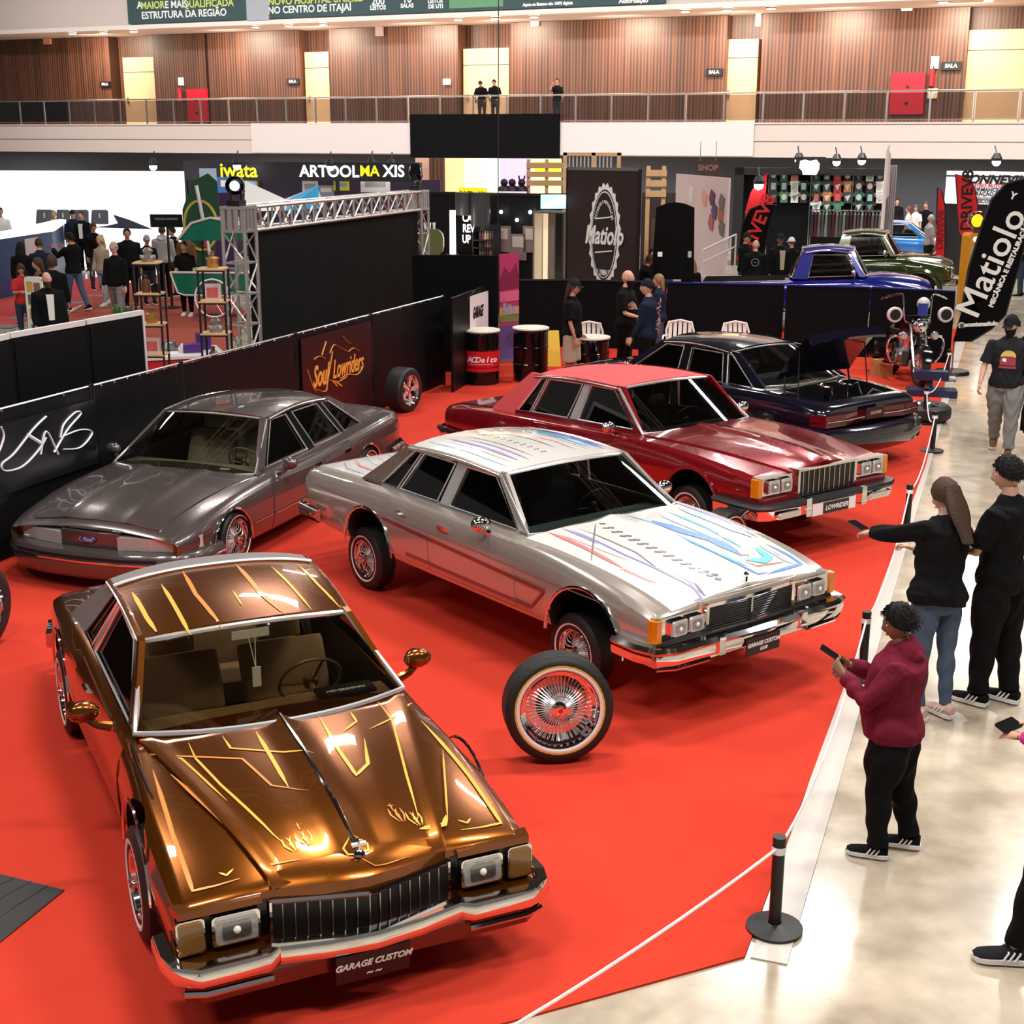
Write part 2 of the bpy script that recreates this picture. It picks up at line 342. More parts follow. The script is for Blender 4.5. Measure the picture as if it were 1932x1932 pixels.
# banners and signs on the upper and lower fascias
TEAL = mat('teal_banner', (.015, .055, .058), .6); YG = mat('banner_yellow_green', (.55, .62, .12), .6); BW = mat('banner_white', (.75, .78, .78), .6)
RX = M4.Rotation(radians(90), 4, 'X')
m = MB(TEAL); x0, x1 = wl(238, 50, -.2)[0], wl(1250, 4, -.2)[0]; m.box(x0, x1, -.22, -.10, ZB + .22, 11.6)
def wtext(mb, s, u, v, size, mt, bold=.01, y=-.225, **k):
    x, z = wl(u, v, y); mb.text(s, size, mt, M4.Translation((x, y, z)) @ RX, .004, bold, **k)
for s, u, v, sz, mt in (('A', 258, 14, .42, BW), ('MAIOR', 283, 14, .42, YG), ('E MAIS', 327, 12, .42, BW), ('QUALIFICADA', 387, 10, .42, YG), ('ESTRUTURA DA REGIÃO', 341, 30, .42, BW), ('NOVO HOSPITAL UNIMED', 590, 2, .40, YG), ('NO CENTRO DE ITAJAÍ', 578, 19, .40, BW), ('200', 708, 4, .42, BW), ('LEITOS', 708, 16, .24, BW), ('10', 763, 0, .42, BW), ('SALAS', 763, 12, .22, BW), ('LEITOS', 816, 3, .22, BW), ('DE UTI', 817, 13, .22, BW), ('agendamento', 900, 4, .2, BW), ('Agora os Exames são 100% digitais', 1028, 7, .15, BW), ('Autorização', 1190, 0, .24, BW)): wtext(m, s, u, v, sz, mt)
x, z = wl(893, 2, -.23); m.box(x - 1.2, x + 1.2, -.235, -.22, z - .25, 11, mat('banner_green', (.10, .28, .14), .6))
x, z = wl(480, 20, -.23); m.box(x - .55, x + .6, -.235, -.22, z - .45, 10.5, mat('banner_tower', (.35, .38, .42), .6))
o = W('hospital_banner', m); tag(o, 'wide dark teal advertising banner with white and yellow-green lettering on the upper beam', 'banner')
for (a, b, nm, lb, mt) in ((472, 771, 'fascia_panel', 'white blank panel on the balcony front left of the black cloth', PLW), (1053, 1418, 'fascia_panel', 'white blank panel on the balcony front right of the black cloth', PLW)):
    x0, x1 = wl(a, 270, -.1)[0], wl(b, 270, -.1)[0]; m = MB(mt); m.box(x0, x1, -.14, -.065, Z0 + .04, Z1 + .02); tag(W(nm, m), lb, 'panel', 'white fascia panels')
x0, x1 = wl(771, 260, -.2)[0], wl(1052, 260, -.2)[0]; m = MB(CLOTHB); m.box(x0, x1, -.24, -.15, Z0 - .12, Z1 + .36); tag(W('black_cloth', m), 'black cloth panel hung over the balcony front below the three onlookers', 'cloth')
RB = mat('hydrant_red', (.45, .01, .025), .35)
for (u, v, lb, w) in ((369, 202, 'red fire hose cabinet on the balcony wall at left, behind the railing', .55), (1708, 173, 'red fire hose cabinet on the balcony wall at right, larger in view', .62)):
    x, z = wl(u, v, 3.1); m = MB(RB, BLACK); m.box(x - w, x + w, 3.0, 3.2, z - .75, z + .75); m.box(x - .06, x + .06, 2.98, 3.0, z + .2, z + .3, 1); m.box(x - .06, x + .06, 2.98, 3.0, z - .4, z - .3, 1); tag(W('hose_cabinet', m), lb, 'cabinet', 'fire hose cabinets')
for (u, v, lb) in ((336, 180, 'red fire extinguisher on the wood wall at left'), (1755, 140, 'red and white fire extinguisher on the wood wall at right')):
    x, z = wl(u, v, 3.1); t = thing('fire_extinguisher', lb, 'fire extinguisher'); t.matrix_world = WT @ M4.Translation((x, 3.05, z)); m = MB(RB); m.lathe([(0, -.35), (.1, -.35), (.1, .2), (.04, .28), (0, .28)], n=12); m.build('cylinder', t); m = MB(BLACK); m.tube([(0, 0, .28), (.02, -.05, .38), (.1, -.05, .1)], .02); m.build('hose', t)
for (u, v, w, h, mt, s, lb) in ((83, 77, .22, .28, mat('sign_orange', (.7, .3, .15), .5), '', 'small orange and white sign hung near the ceiling at far left'), (548, 156, .32, .13, BLACK, 'SALA', 'small black room sign left of the second door'), (194, 163, .3, .13, BLACK, 'SALA', 'small black room sign left of the first door'), (1343, 134, .34, .14, BLACK, 'SALA', 'small black room sign left of the fourth door'), (1790, 120, .36, .15, BLACK, 'SALA', 'small black room sign left of the last door'),
                            (336, 157, .12, .18, WHITE, '', 'white pictogram plate above the extinguisher at left'), (1759, 114, .14, .22, WHITE, '', 'white pictogram plate above the extinguisher at right'), (1755, 172, .18, .18, mat('sign_tan', (.6, .5, .3), .5), 'O', 'tan hydrant plate below the extinguisher at right'), (710, 55, .18, .32, mat('sign_tan2', (.4, .3, .28), .5), '', 'small hanging plate near the ceiling left of the middle door'), (1426, 24, .1, .45, WHITE, '', 'white hanging sign near the ceiling beside the downlights'), (838, 155, .16, .12, WHITE, '', 'white switch plate left of the middle door'), (1706, 9, .2, .14, LGR if 'LGR' in globals() else WHITE, '', 'grey speaker box near the ceiling at right'), (1004, 42, .18, .16, WHITE, '', 'white box under the ceiling right of the middle door')):
    x, z = wl(u, v, 3.1); m = MB(mt); m.box(x - w, x + w, 3.08, 3.2, z - h, z + h)
    if s: m.text(s, h * 1.3, WHITE, M4.Translation((x, 3.075, z)) @ RX, .003, .005)
    tag(W('wall_sign' if 'speaker' not in lb and 'switch' not in lb and 'box' not in lb else 'wall_box', m), lb, 'sign' if 'speaker' not in lb and 'switch' not in lb and 'box' not in lb else 'box')
m = MB(BLACK); p = atd(937, 530, 24.2); m.tube([(p.x, 24.2, 0.0), (p.x + .02, 24.2, 11.6)], .009, n=5); tag(m.build('hanging_cable'), 'thin dark cable hanging from the hall roof to the floor by the fence', 'cable')
# ================================================================ cars
def eval_mesh(ob):
    dg = bpy.context.evaluated_depsgraph_get(); dg.update()
    return bpy.data.meshes.new_from_object(ob.evaluated_get(dg))
def wheel(parent, x, y, z, R, W, side, rim=.66, style='wire', spokes=36, ww=True, name='wheel', T0=None, band=None, rot=0., deep=.07, wwr=(.80, .70)):
    # axis along local y, outer face towards side*y
    w = bpy.data.objects.new(name, None); COL.objects.link(w); w.parent = parent; w.location = (x, y, z)
    if T0: w.matrix_local = T0
    s = side; h = W / 2
    t = MB(RUBBER)
    r = R * rim
    o = [(r, h * .72), (r * 1.02, h * .86), (R * wwr[1], h * .93)]
    if ww: o += [(R * wwr[1] + .002, h * .955, WHITEWALL), (R * (wwr[0] + wwr[1]) / 2, h * 1.0, WHITEWALL), (R * wwr[0], h * .985, WHITEWALL)]
    if band: o += [(R * wwr[0] + .001, h * .985, band), (R * (wwr[0] + .035), h * .975, band)]
    o += [(R * .86, h * .97, RUBBER), (R * .93, h * .9, RUBBER), (R * .975, h * .74, RUBBER)]
    for k in range(5):
        a = h * (.7 - k * .35); o += [(R, a, RUBBER), (R, a - h * .26, RUBBER), (R * .985, a - h * .27, RUBBER), (R * .985, a - h * .34, RUBBER)]
    o += [(R * .97, -h * .8, RUBBER), (R * .86, -h * .97, RUBBER), (r, -h * .72, RUBBER)]
    t.lathe([(a, b * s) + tuple(c) for a, b, *c in o], RUBBER, 40, axis='y')
    t.build('tire', w, 30)
    m = MB(CHROME)
    m.lathe([(r * 1.03, h * .84 * s), (r * 1.0, h * .9 * s), (r * .96, h * .84 * s), (r * .93, h * .55 * s), (r * .86, h * .45 * s), (r * .83, (h * .45 - deep) * s), (r * .80, -h * .6 * s), (r * .95, -h * .75 * s)], CHROME, 40, axis='y')
    m.build('rim', w, 30)
    sp = MB(TRIM)
    hy = (h * .62) * s
    if style == 'wire':
        for k in range(spokes):
            a = 2 * pi * k / spokes
            for (da, y0, y1, r0) in ((.22, hy, (h * .45 - deep) * s, .17), (-.22, hy - .03 * s, -h * .3 * s, .2)):
                sp.tube([(r * r0 * cos(a), y0, r * r0 * sin(a)), (r * .84 * cos(a + da), y1, r * .84 * sin(a + da))], .0032, n=4, caps=False)
        sp.build('wire_spokes', w)
        hb = MB(CHROME)
        hb.lathe([(r * .0, hy + .045 * s), (r * .09, hy + .045 * s), (r * .12, hy + .03 * s), (r * .12, hy + .015 * s), (r * .2, hy + .005 * s), (r * .22, hy - .04 * s), (r * .2, -h * .5 * s), (0, -h * .5 * s)], CHROME, 16, axis='y')
        for k in range(2 if rot < 90 else 3):
            T = M4.Rotation(radians(rot + k * (180 if rot < 90 else 120)), 4, 'Y')
            hb.prism([(0, -.3 * r * .12 / .3), (r * .2, -r * .06), (r * .26, -r * .09), (r * .28, r * .05), (r * .2, r * .06), (0, r * .05)], hy + .02 * s, hy + .05 * s, 'y', None, T)
        hb.lathe([(0, hy + .052 * s), (r * .06, hy + .052 * s), (r * .07, hy + .045 * s)], mat('cap_red', (.5, .02, .03), .3), 12, axis='y')
        hb.build('hub_cap', w)
    else:
        n = 5
        for k in range(n):
            T = M4.Rotation(2 * pi * k / n + radians(rot), 4, 'Y')
            sp.prism([(r * .1, -r * .1), (r * .5, -r * .11), (r * .92, -r * .2), (r * .94, r * .2), (r * .5, r * .11), (r * .1, r * .1)], hy - .03 * s, hy, 'y', None, T)
        sp.build('spokes', w)
        hb = MB(CHROME); hb.lathe([(0, hy + .02 * s), (r * .17, hy + .015 * s), (r * .22, hy), (r * .24, -h * .5 * s), (0, -h * .5 * s)], CHROME, 20, axis='y'); hb.build('hub_cap', w)
    b = MB(BLACK); b.lathe([(0, -h * .35 * s), (r * .55, -h * .35 * s), (r * .55, -h * .6 * s), (0, -h * .6 * s)], BLACK, 20, axis='y'); b.build('brake_drum', w)
    return w
class Car:
    def __init__(c, name, label, pose, S, group='custom cars on the red carpet', rnd=0, dens=3):
        c.t = thing(name, label, 'car', (pose[0], pose[1], 0), radians(pose[2]), group)
        c.S = sorted(catmull(S, dens), key=lambda q: q[0]); c.rnd = rnd
        c.M = M4.Translation((pose[0], pose[1], 0)) @ M4.Rotation(radians(pose[2]), 4, 'Z')
    def st(c, x):
        S = c.S
        if x <= S[0][0]: return S[0]
        for a, b in zip(S, S[1:]):
            if x <= b[0]:
                t = (x - a[0]) / max(b[0] - a[0], 1e-6); return tuple(lerp(p, q, t) for p, q in zip(a, b))
        return S[-1]
    def half(c, s):
        x, w, zb, wsh, zsh, wh, zh, zc = s
        P = [(0, zb), (w - .14, zb), (w - .05, zb + .03), (w - .012, zb + .12), (w, lerp(zb + .12, zsh, .4)), (w, lerp(zb + .12, zsh, .62)), (w - .02, lerp(zb + .12, zsh, .86)), (wsh + (w - wsh) * .3, zsh - .015), (wsh, zsh), (wh, zh), (wh * .5, lerp(zh, zc, .78)), (0, zc)]
        for _ in range(c.rnd):
            Q = [P[0]]
            for a, b in zip(P, P[1:]): Q += [(lerp(a[0], b[0], .25), lerp(a[1], b[1], .25)), (lerp(a[0], b[0], .75), lerp(a[1], b[1], .75))]
            P = Q + [P[-1]]
        return P
    def ztop(c, x, y):
        P = c.half(c.st(x)); y = abs(y)
        P = [p for p in P if p[1] > c.st(x)[2] + .15][::-1]   # centre -> out
        for a, b in zip(P, P[1:]):
            if b[0] >= y >= a[0] and b[0] > a[0] + 1e-6: return lerp(a[1], b[1], (y - a[0]) / (b[0] - a[0]))
        return P[-1][1]
    def yside(c, x, z):
        P = c.half(c.st(x))
        for a, b in zip(P, P[1:]):
            if b[1] >= z >= a[1] and b[1] > a[1] + 1e-6: return lerp(a[0], b[0], (z - a[1]) / (b[1] - a[1]))
        return P[-3][0]
    def body(c, paint, arches, cabin, trunk=None, arch_w=.30, arch_r=.40, inner=BLACK, round_nose=0):
        m = MB(paint, inner); rows = []
        for s in c.S:
            h = c.half(s); rows.append([(s[0], y, z) for y, z in h] + [(s[0], -y, z) for y, z in h[-2:0:-1]])
        if round_nose:
            for i, r in enumerate(rows):
                for e, sg in ((len(rows) - 1, -1), (0, 1)):
                    if i == e: rows[i] = [(x + sg * round_nose * (y / .95) ** 2, y, z) for x, y, z in r]
        n = len(rows[0])
        for r in rows: m.v += r
        for i in range(len(rows) - 1):
            for j in range(n): m.face((i * n + j, i * n + (j + 1) % n, (i + 1) * n + (j + 1) % n, (i + 1) * n + j), 0, True)
        m.face(range(n - 1, -1, -1), 0); m.face(range((len(rows) - 1) * n, len(rows) * n), 0)
        o = m.build('body', c.t, 30)
        cut = MB(inner)
        objs = []
        def cutter(mb):
            q = mb.build('cut'); q.matrix_world = c.M; objs.append(q)
            md = o.modifiers.new('b', 'BOOLEAN'); md.operation = 'DIFFERENCE'; md.object = q; md.solver = 'EXACT'
        for (ax, az, ar) in arches:
            for sg in (1, -1):
                k = MB(inner); W = c.st(ax)[1]
                pts = [(ax + ar * 1.02 * cos(radians(a)), az + ar * sin(radians(a))) for a in range(0, 181, 9)] + [(ax - ar * 1.02, az - .6), (ax + ar * 1.02, az - .6)]
                k.prism(pts, *sorted((sg * (W - arch_w), sg * (W + .2))), 'y'); cutter(k)
        k = MB(inner); k.prism(cabin[0], -cabin[1], cabin[1], 'y'); cutter(k)
        if trunk: k = MB(inner); k.box(*trunk); cutter(k)
        bpy.context.view_layer.update()
        me = eval_mesh(o); o.modifiers.clear(); o.data = me
        for q in objs: bpy.data.objects.remove(q)
        me.set_sharp_from_angle(angle=radians(30))
        c.bodyob = o; return o
    def bvh(c):
        me = c.bodyob.data; return BVHTree.FromPolygons([v.co[:] for v in me.vertices], [p.vertices[:] for p in me.polygons])
    def top_patch(c, name, x0, x1, wfun, paint, off=.012, nx=30, ny=28, extra=None, parent=None, zf=None):
        P = []
        for i in range(nx + 1):
            x = lerp(x0, x1, i / nx); wd = wfun(x); row = []
            for j in range(ny + 1):
                y = lerp(-wd, wd, j / ny); z = (zf or c.ztop)(x, y) + off + (extra(x, y) if extra else 0); row.append((x, y, z))
            P.append(row)
        m = MB(paint); m.shell(P, (0, 0, -.02)); c.last = m
        return m
    def side_patch(c, name, x0, x1, z0, z1, sg, paint, off=.007, nx=6, nz=7, edge=None):
        m = MB(paint); P = []
        for i in range(nx + 1):
            x = lerp(x0, x1, i / nx); a = z0(x) if callable(z0) else z0; b = z1(x) if callable(z1) else z1
            P.append([(x, sg * (c.yside(x, lerp(a, b, j / nz)) + off), lerp(a, b, j / nz)) for j in range(nz + 1)])
        m.shell(P, (0, -sg * .016, 0)); return m
    def green(c, G, paint, glassm, trim=TRIM, roofm=None, cpaint=None, tr=.009, vinyl=None):
        """greenhouse: A0 A1 C1 R0 corners (x,y,z), side windows as polygons (x,z), thick pillars between"""
        A0, A1, C1, R0 = [V(p) for p in (G['A0'], G['A1'], G['C1'], G['R0'])]; mir = lambda p, s: V((p[0], p[1] * s, p[2]))
        yb, yr, zb, zr = A0.y, (A1.y + C1.y) / 2, (A0.z + R0.z) / 2, (A1.z + C1.z) / 2
        yp = lambda z: yb + (yr - yb) * (z - zb) / (zr - zb)
        crown = G.get('crown', .05); bow = G.get('bow', .07)
        # roof
        def roofP(x0, x1, n=10, ny=14, dz=0):
            P = []
            for i in range(n + 1):
                t = lerp(x0, x1, i / n); e = A1.lerp(C1, t)
                bulge = sin(pi * t) * G.get('arc', .03); row = []
                for j in range(ny + 1):
                    q = -1 + 2 * j / ny; xx = e.x + (bow * (1 - t) - bow * .8 * t) * (1 - q * q)
                    row.append((xx, e.y * q * (1 + .02), e.z + bulge + crown * (1 - abs(q) ** 2.6) + dz))
                P.append(row)
            return P
        vs = G.get('vinyl', None)
        m = MB(roofm or paint); m.shell(roofP(0, vs if vs else 1), (0, 0, -.035)); c.roof = m.build('roof', c.t, 25)
        if vs:
            m = MB(vinyl); m.shell(roofP(vs, 1, 5, dz=.008), (0, 0, -.04)); m.build('vinyl_half_roof', c.t, 25)
            P = roofP(vs - .004, vs + .004, 1, dz=.012); MB(trim).tube(P[0], .012, n=6).build('roof_band', c.t)
        # windshield and rear window
        def sheet(a0, a1, b0, n=14, k=6, ins=0.0):
            P = []
            for i in range(k + 1):
                t = lerp(ins, 1 - ins, i / k); e = a0.lerp(a1, t); bw = lerp(b0[0], b0[1], t); row = []
                for j in range(n + 1):
                    q = -1 + 2 * j / n; row.append((e.x + bw * (1 - abs(q) ** 2.2), e.y * q * (1 - ins * 1.2), e.z + crown * .8 * t * (1 - q * q)))
                P.append(row)
            return P
        P = sheet(A0, A1 + V((0, 0, -.015)), (G.get('wb', .14), bow)); MB(G.get('wsm', glassm)).shell(P, (-.005, 0, -.004)).build('windshield', c.t)
        if trim:
            m = MB(trim); e = P[0] + [r[-1] for r in P[1:]] + P[-1][::-1][1:] + [r[0] for r in P[::-1][1:-1]]
            m.tube(e, G.get('wt', .014), n=6, closed=True); m.build('windshield_trim', c.t)
        P = sheet(R0, C1 + V((0, 0, -.015)), (-G.get('rb', .1), -bow * .8)); MB(glassm).shell(P, (.005, 0, -.004)).build('rear_window', c.t)
        if trim:
            m = MB(trim); e = P[0] + [r[-1] for r in P[1:]] + P[-1][::-1][1:] + [r[0] for r in P[::-1][1:-1]]
            m.tube(e, .01, n=6, closed=True); m.build('rear_window_trim', c.t)
        th = .035
        for sg in (1, -1):
            def slab(poly, name, mt, yo=0., th=th, tm=None):
                m = MB(mt); n = len(poly)
                vo = [(x, sg * (yp(z) + yo), z) for x, z in poly]; vi = [(x, sg * (yp(z) + yo - th), z) for x, z in poly]
                m.raw(vo + vi, [tuple(range(n)), tuple(range(2 * n - 1, n - 1, -1))] + [(i, i + n, (i + 1) % n + n, (i + 1) % n) for i in range(n)])
                return m.build(name, c.t)
            zt = lambda x: A1.z + (C1.z - A1.z) * (x - A1.x) / (C1.x - A1.x)
            for nm, poly, mt in G['pillars']:
                slab(poly, nm, {'p': paint, 'k': BLACKG, 'c': cpaint or paint, 't': trim or BLACK, 'v': vinyl or paint}[mt], .004)
            # roof rail
            m = MB(G.get('railm') or paint); pts = []
            for k in range(9):
                t = k / 8; e = A1.lerp(C1, t); pts.append((e.x, sg * (e.y + .004), e.z + sin(pi * t) * G.get('arc', .03) - .012))
            m.tube(pts, .024, n=8); m.build('roof_rail', c.t)
            if trim:
                m = MB(trim); m.tube([(p[0], p[1] + sg * .022, p[2] + .004) for p in pts], .007, n=5); m.build('drip_moulding', c.t)
            for poly in G['win']:
                slab(poly, 'side_window', glassm, -.012, .004)
                if trim:
                    m = MB(trim); m.tube([(x, sg * (yp(z) + .006), z) for x, z in poly], tr, n=5, closed=True); m.build('window_trim', c.t)
    def seats(c, xf, xr, z0, h, fab, w=.56, bench=1.3):
        def cushion(P0, P1, wd, th, name, par=None):
            m = MB(fab); a, b = V(P0), V(P1); d = (b - a).normalized(); nrm = V((d.z, 0, -d.x)); pts = []
            rows = []
            for t, f in ((0, .75), (.06, .95), (.5, 1.02), (.92, .95), (1, .7)):
                p = a.lerp(b, t); rows.append((p, f))
            P = []
            for p, f in rows:
                row = []
                for k in range(13):
                    q = 2 * pi * k / 12; cx, cz = cos(q), sin(q)
                    yy = (abs(cx) ** .45) * (1 if cx >= 0 else -1) * wd / 2 * (.9 + .1 * f); tt = (abs(cz) ** .6) * (1 if cz >= 0 else -1) * th / 2 * f
                    row.append(tuple(p + V((0, yy, 0)) + nrm * tt))
                P.append(row)
            m.grid(P); m.face([i for i in range(12)], 0); m.face([4 * 13 + i for i in range(12)], 0)
            o = m.build(name, par or None, 50); return o
        for sy in (1, -1):
            s = bpy.data.objects.new('front_seat', None); COL.objects.link(s); s.parent = c.t
            a = cushion((xf + .22, 0, z0 + .12), (xf - .3, 0, z0 + .08), w, .16, 'seat_cushion', s)
            b = cushion((xf - .25, 0, z0 + .14), (xf - .42, 0, z0 + h), w, .15, 'backrest', s)
            d = cushion((xf - .42, 0, z0 + h + .02), (xf - .45, 0, z0 + h + .16), w * .5, .09, 'headrest', s)
            s.location = (0, sy * .34, 0)
        s = bpy.data.objects.new('rear_bench', None); COL.objects.link(s); s.parent = c.t
        cushion((xr + .3, 0, z0 + .12), (xr - .1, 0, z0 + .1), bench, .18, 'seat_cushion', s); cushion((xr - .1, 0, z0 + .12), (xr - .28, 0, z0 + h * .93), bench, .14, 'backrest', s)
    def dash(c, x, z, w, col, wheelcol=BLACK, side=1):
        m = MB(col); P = [(x + .12, z - .25), (x - .28, z - .25), (x - .33, z - .08), (x - .25, z - .01), (x + .1, z + .005), (x + .22, z - .02)]
        m.prism(P, -w, w, 'y'); m.build('dashboard', c.t)
        m = MB(wheelcol); cx, cy, cz = x - .5, side * .36, z - .04; T = M4.Translation((cx, cy, cz)) @ M4.Rotation(radians(-62), 4, 'Y')
        m.tube([T @ V((.19 * cos(a), .19 * sin(a), 0)) for a in [2 * pi * k / 24 for k in range(24)]], .011, n=6, closed=True)
        for a in (20, 160, 270): m.tube([T @ V((0, 0, -.02)), T @ V((.19 * cos(radians(a)), .19 * sin(radians(a)), 0))], .009, n=5)
        m.cyl(T @ V((0, 0, -.03)), T @ V((0, 0, .015)), .045, m=wheelcol, n=12); m.tube([T @ V((0, 0, -.02)), T @ V((0, 0, -.28))], .02); m.build('steering_wheel', c.t)
    def mirror(c, x, y, z, m1, kind='box', sg=-1, glassm=None):
        o = bpy.data.objects.new('mirror', None); COL.objects.link(o); o.parent = c.t
        m = MB(m1); T = M4.Translation((x, y, z))
        m.ball((0, 0, 0), .085, m1, 14, T, (.6, 1.05, .72)); m.build('mirror_housing', o)
        m = MB(m1); m.tube([V((x, y, z - .03)), V((x + .01, y - sg * .06, z - .08)), V((x + .03, y - sg * .14, z - .1))], [.02, .024, .03], n=8); m.build('mirror_arm', o)
        m = MB(CHROME); m.lathe([(0, -.052), (.06, -.052), (.07, -.045)], CHROME, 16, T @ M4.Diagonal((1, 1, .72, 1)), axis='x'); m.build('mirror_glass', o)
    def bumper(c, name, pts, prof, m1, parts=()):
        # pts: plan line (x,y) ; prof: closed (out,z) section polygon; swept
        m = MB(m1); rows = []
        n = len(pts)
        for i, (x, y) in enumerate(pts):
            a = V(pts[max(i - 1, 0)]); b = V(pts[min(i + 1, n - 1)]); d = (b - a).normalized(); nr = V((-d.y, d.x))
            rows.append([(x + nr.x * o, y + nr.y * o, z) for o, z in prof])
        k = len(prof)
        for r in rows: m.v += [tuple(p) for p in r]
        for i in range(n - 1):
            for j in range(k): m.face((i * k + j, i * k + (j + 1) % k, (i + 1) * k + (j + 1) % k, (i + 1) * k + j), 0, True)
        m.face(range(k), 0); m.face(range((n - 1) * k, n * k), 0)
        return m.build(name, c.t, 40)
    def roofz_fn(c, names):
        v, f = [], []
        for o in [x for x in COL.objects if x.parent == c.t and x.name.split('.')[0] in names]:
            k = len(v); v += [q.co[:] for q in o.data.vertices]; f += [tuple(i + k for i in p.vertices) for p in o.data.polygons]
        B = BVHTree.FromPolygons(v, f)
        def fn(x, y):
            h = B.ray_cast(V((x, y, 3)), V((0, 0, -1)))[0]
            return h.z if h else 1.2
        I = c.M.inverted(); o = I @ V((0, 0, CAM_H))
        def pix(u, v):
            h = B.ray_cast(o, (I.to_3x3() @ ray(u, v)).normalized())[0]
            return (h.x, h.y) if h else c.local(u, v, 1.2, fn)
        fn.pix = pix
        return fn
    def ribbon(c, mb, pts, w, mt, zf=None, off=.003, step=.03, taper=True):
        """painted stripe laid on the top surface; pts (x,y) in car space"""
        zf = zf or c.ztop; P = []
        for a, b in zip(pts, pts[1:]):
            L = hypot(b[0] - a[0], b[1] - a[1]); n = max(1, int(L / step))
            for k in range(n): P.append((lerp(a[0], b[0], k / n), lerp(a[1], b[1], k / n)))
        P.append(pts[-1]); N = len(P); rows = []
        for i, p in enumerate(P):
            a = V(P[max(i - 1, 0)]); b = V(P[min(i + 1, N - 1)]); d = (b - a).normalized(); nr = V((-d.y, d.x))
            t = i / max(1, N - 1); ww = w / 2 * ((min(1, .15 + 4 * t, .15 + 4 * (1 - t))) if taper else 1)
            rows.append([(p[0] + nr.x * q, p[1] + nr.y * q, zf(p[0] + nr.x * q, p[1] + nr.y * q) + off) for q in (-ww, 0, ww)])
        mb.grid(rows, mt)
    def local(c, u, v, z0=.8, zf=None):
        """where on the top surface the photo shows a painted mark"""
        z = z0
        for _ in range(6):
            P = c.M.inverted() @ at(u, v, z); z = (zf or c.ztop)(P.x, P.y)
        return (P.x, P.y)
def lamp_unit(c, name, x, y, z, w, h, m1, frame=CHROME, d=.03, r=.02, rz=0):
    o = bpy.data.objects.new(name, None); COL.objects.link(o); o.parent = c.t; T = TR(x, y, z, 0, 0, rz)
    m = MB(frame); T2 = T @ M4.Rotation(radians(90), 4, 'Z')
    m.rbox((0, -d * .2, 0), (w, d, h), r, None, T2); m.build('bezel', o)
    m = MB(m1); m.rbox((0, -d * .55, 0), (w * .88, d, h * .84), r, None, T2)
    if m1 is LENS: m.rbox((0, -d * 1.06, 0), (w * .60, .006, h * .56), r * .8, mat('lamp_bowl', (.30, .30, .31), .15, .8, coat=1), T2); m.ball((0, -d * 1.1, 0), h * .13, mat('lamp_bulb', (.9, .88, .8), .2), 10, T2)
    m.build('lens', o)
    return o
LENS = mat('headlight_lens', (.50, .49, .47), .15, .25, coat=1, bump=.25, bscale=30)
AMBER = mat('amber_lens', (.70, .20, .0), .2, coat=1)
AMBERD = mat('dark_amber_lens', (.25, .12, .03), .2, coat=1)
CLEAR = mat('clear_lens', (.6, .58, .52), .12, .3, coat=1)
GLASS = glass('car_glass', (.86, .88, .86), .07)
GLASSD = glass('car_glass_dark', (.66, .70, .69), .08)
GLASSW = glass('windshield_glass', (.90, .92, .91), .07)
def plate(c, x, y, z, w, h, m1, txt, tm, T=None, size=.07, ry=0):
    o = MB(m1); o.cbox((0, 0, 0), (.01, w, h)); 
    Tt = M4.Translation((.008, 0, 0)) @ M4(((0, 0, 1, 0), (1, 0, 0, 0), (0, 1, 0, 0), (0, 0, 0, 1)))
    for k, (s, dz, sz) in enumerate(txt): o.text(s, sz, tm, Tt @ M4.Translation((0, dz, 0)), .001, .0015, .3)
    ob = o.build('licence_plate', c.t); ob.location = (x, y, z); ob.rotation_euler = (0, ry, 0); return ob
# ---------------------------------------------------------------- orange two-door coupe
ORANGE = mat('rootbeer_candy_paint', (.205, .055, .0010), .24, .82, coat=1., noise=.25, nscale=300)
GOLD = mat('gold_leaf', (.85, .47, .07), .35, .2, coat=.5)
COPPER = mat('copper_stripe', (.75, .27, .06), .35, .2, coat=.5)
VINYL_G = mat('grey_vinyl', (.17, .15, .15), .6, bump=.3, bscale=120)
TAN = mat('tan_velour', (.30, .20, .12), .8)
INT_BLK = mat('black_interior', (.012, .012, .012), .6)
OW = lambda x: lerp(.76, .43, max(0, min(1, (x + .6) / 1.45)))
c = Car('coupe', 'candy orange-brown two-door coupe with gold pinstriping, nearest the camera', (-1.068, 6.553, -65.04), [
    (-3.85, .80, .28, .70, .62, .50, .64, .655), (-3.6, .85, .24, .76, .69, .55, .71, .72), (-2.75, .90, .2, .80, .80, .6, .82, .83), (-2.2, .90, .19, .79, .82, .7, .84, .85),
    (-1.4, .875, .18, .80, .79, .74, .82, .85), (-.6, .87, .19, .80, .77, .75, .80, .83), (0, .89, .21, .80, .75, .62, .76, .80), (.5, .89, .22, .80, .68, .51, .70, .745), (.80, .88, .24, .80, .62, .45, .635, .665), (.86, .87, .25, .79, .595, .44, .60, .63)])
c.body(ORANGE, [(0.0, .36, .36), (-2.745, .36, .36)], ([(-.66, 1.1), (-.66, .34), (-2.4, .34), (-2.75, .6), (-2.85, 1.1)], .77))
m = c.top_patch('hood', -.56, .87, OW, ORANGE, .014, extra=lambda x, y: .02 * max(0, 1 - abs(y) / .10) * (1 if x < .9 else 0) + (.012 if abs(y) > OW(x) * .9 else 0))
ZF = lambda x, y: c.ztop(x, y) + .014 + .02 * max(0, 1 - abs(y) / .10)
L = lambda u, v: c.local(u, v, .8)
def stripe(mb, px, w, mt): c.ribbon(mb, [L(u, v) for u, v in px], w, mt, ZF, .004)
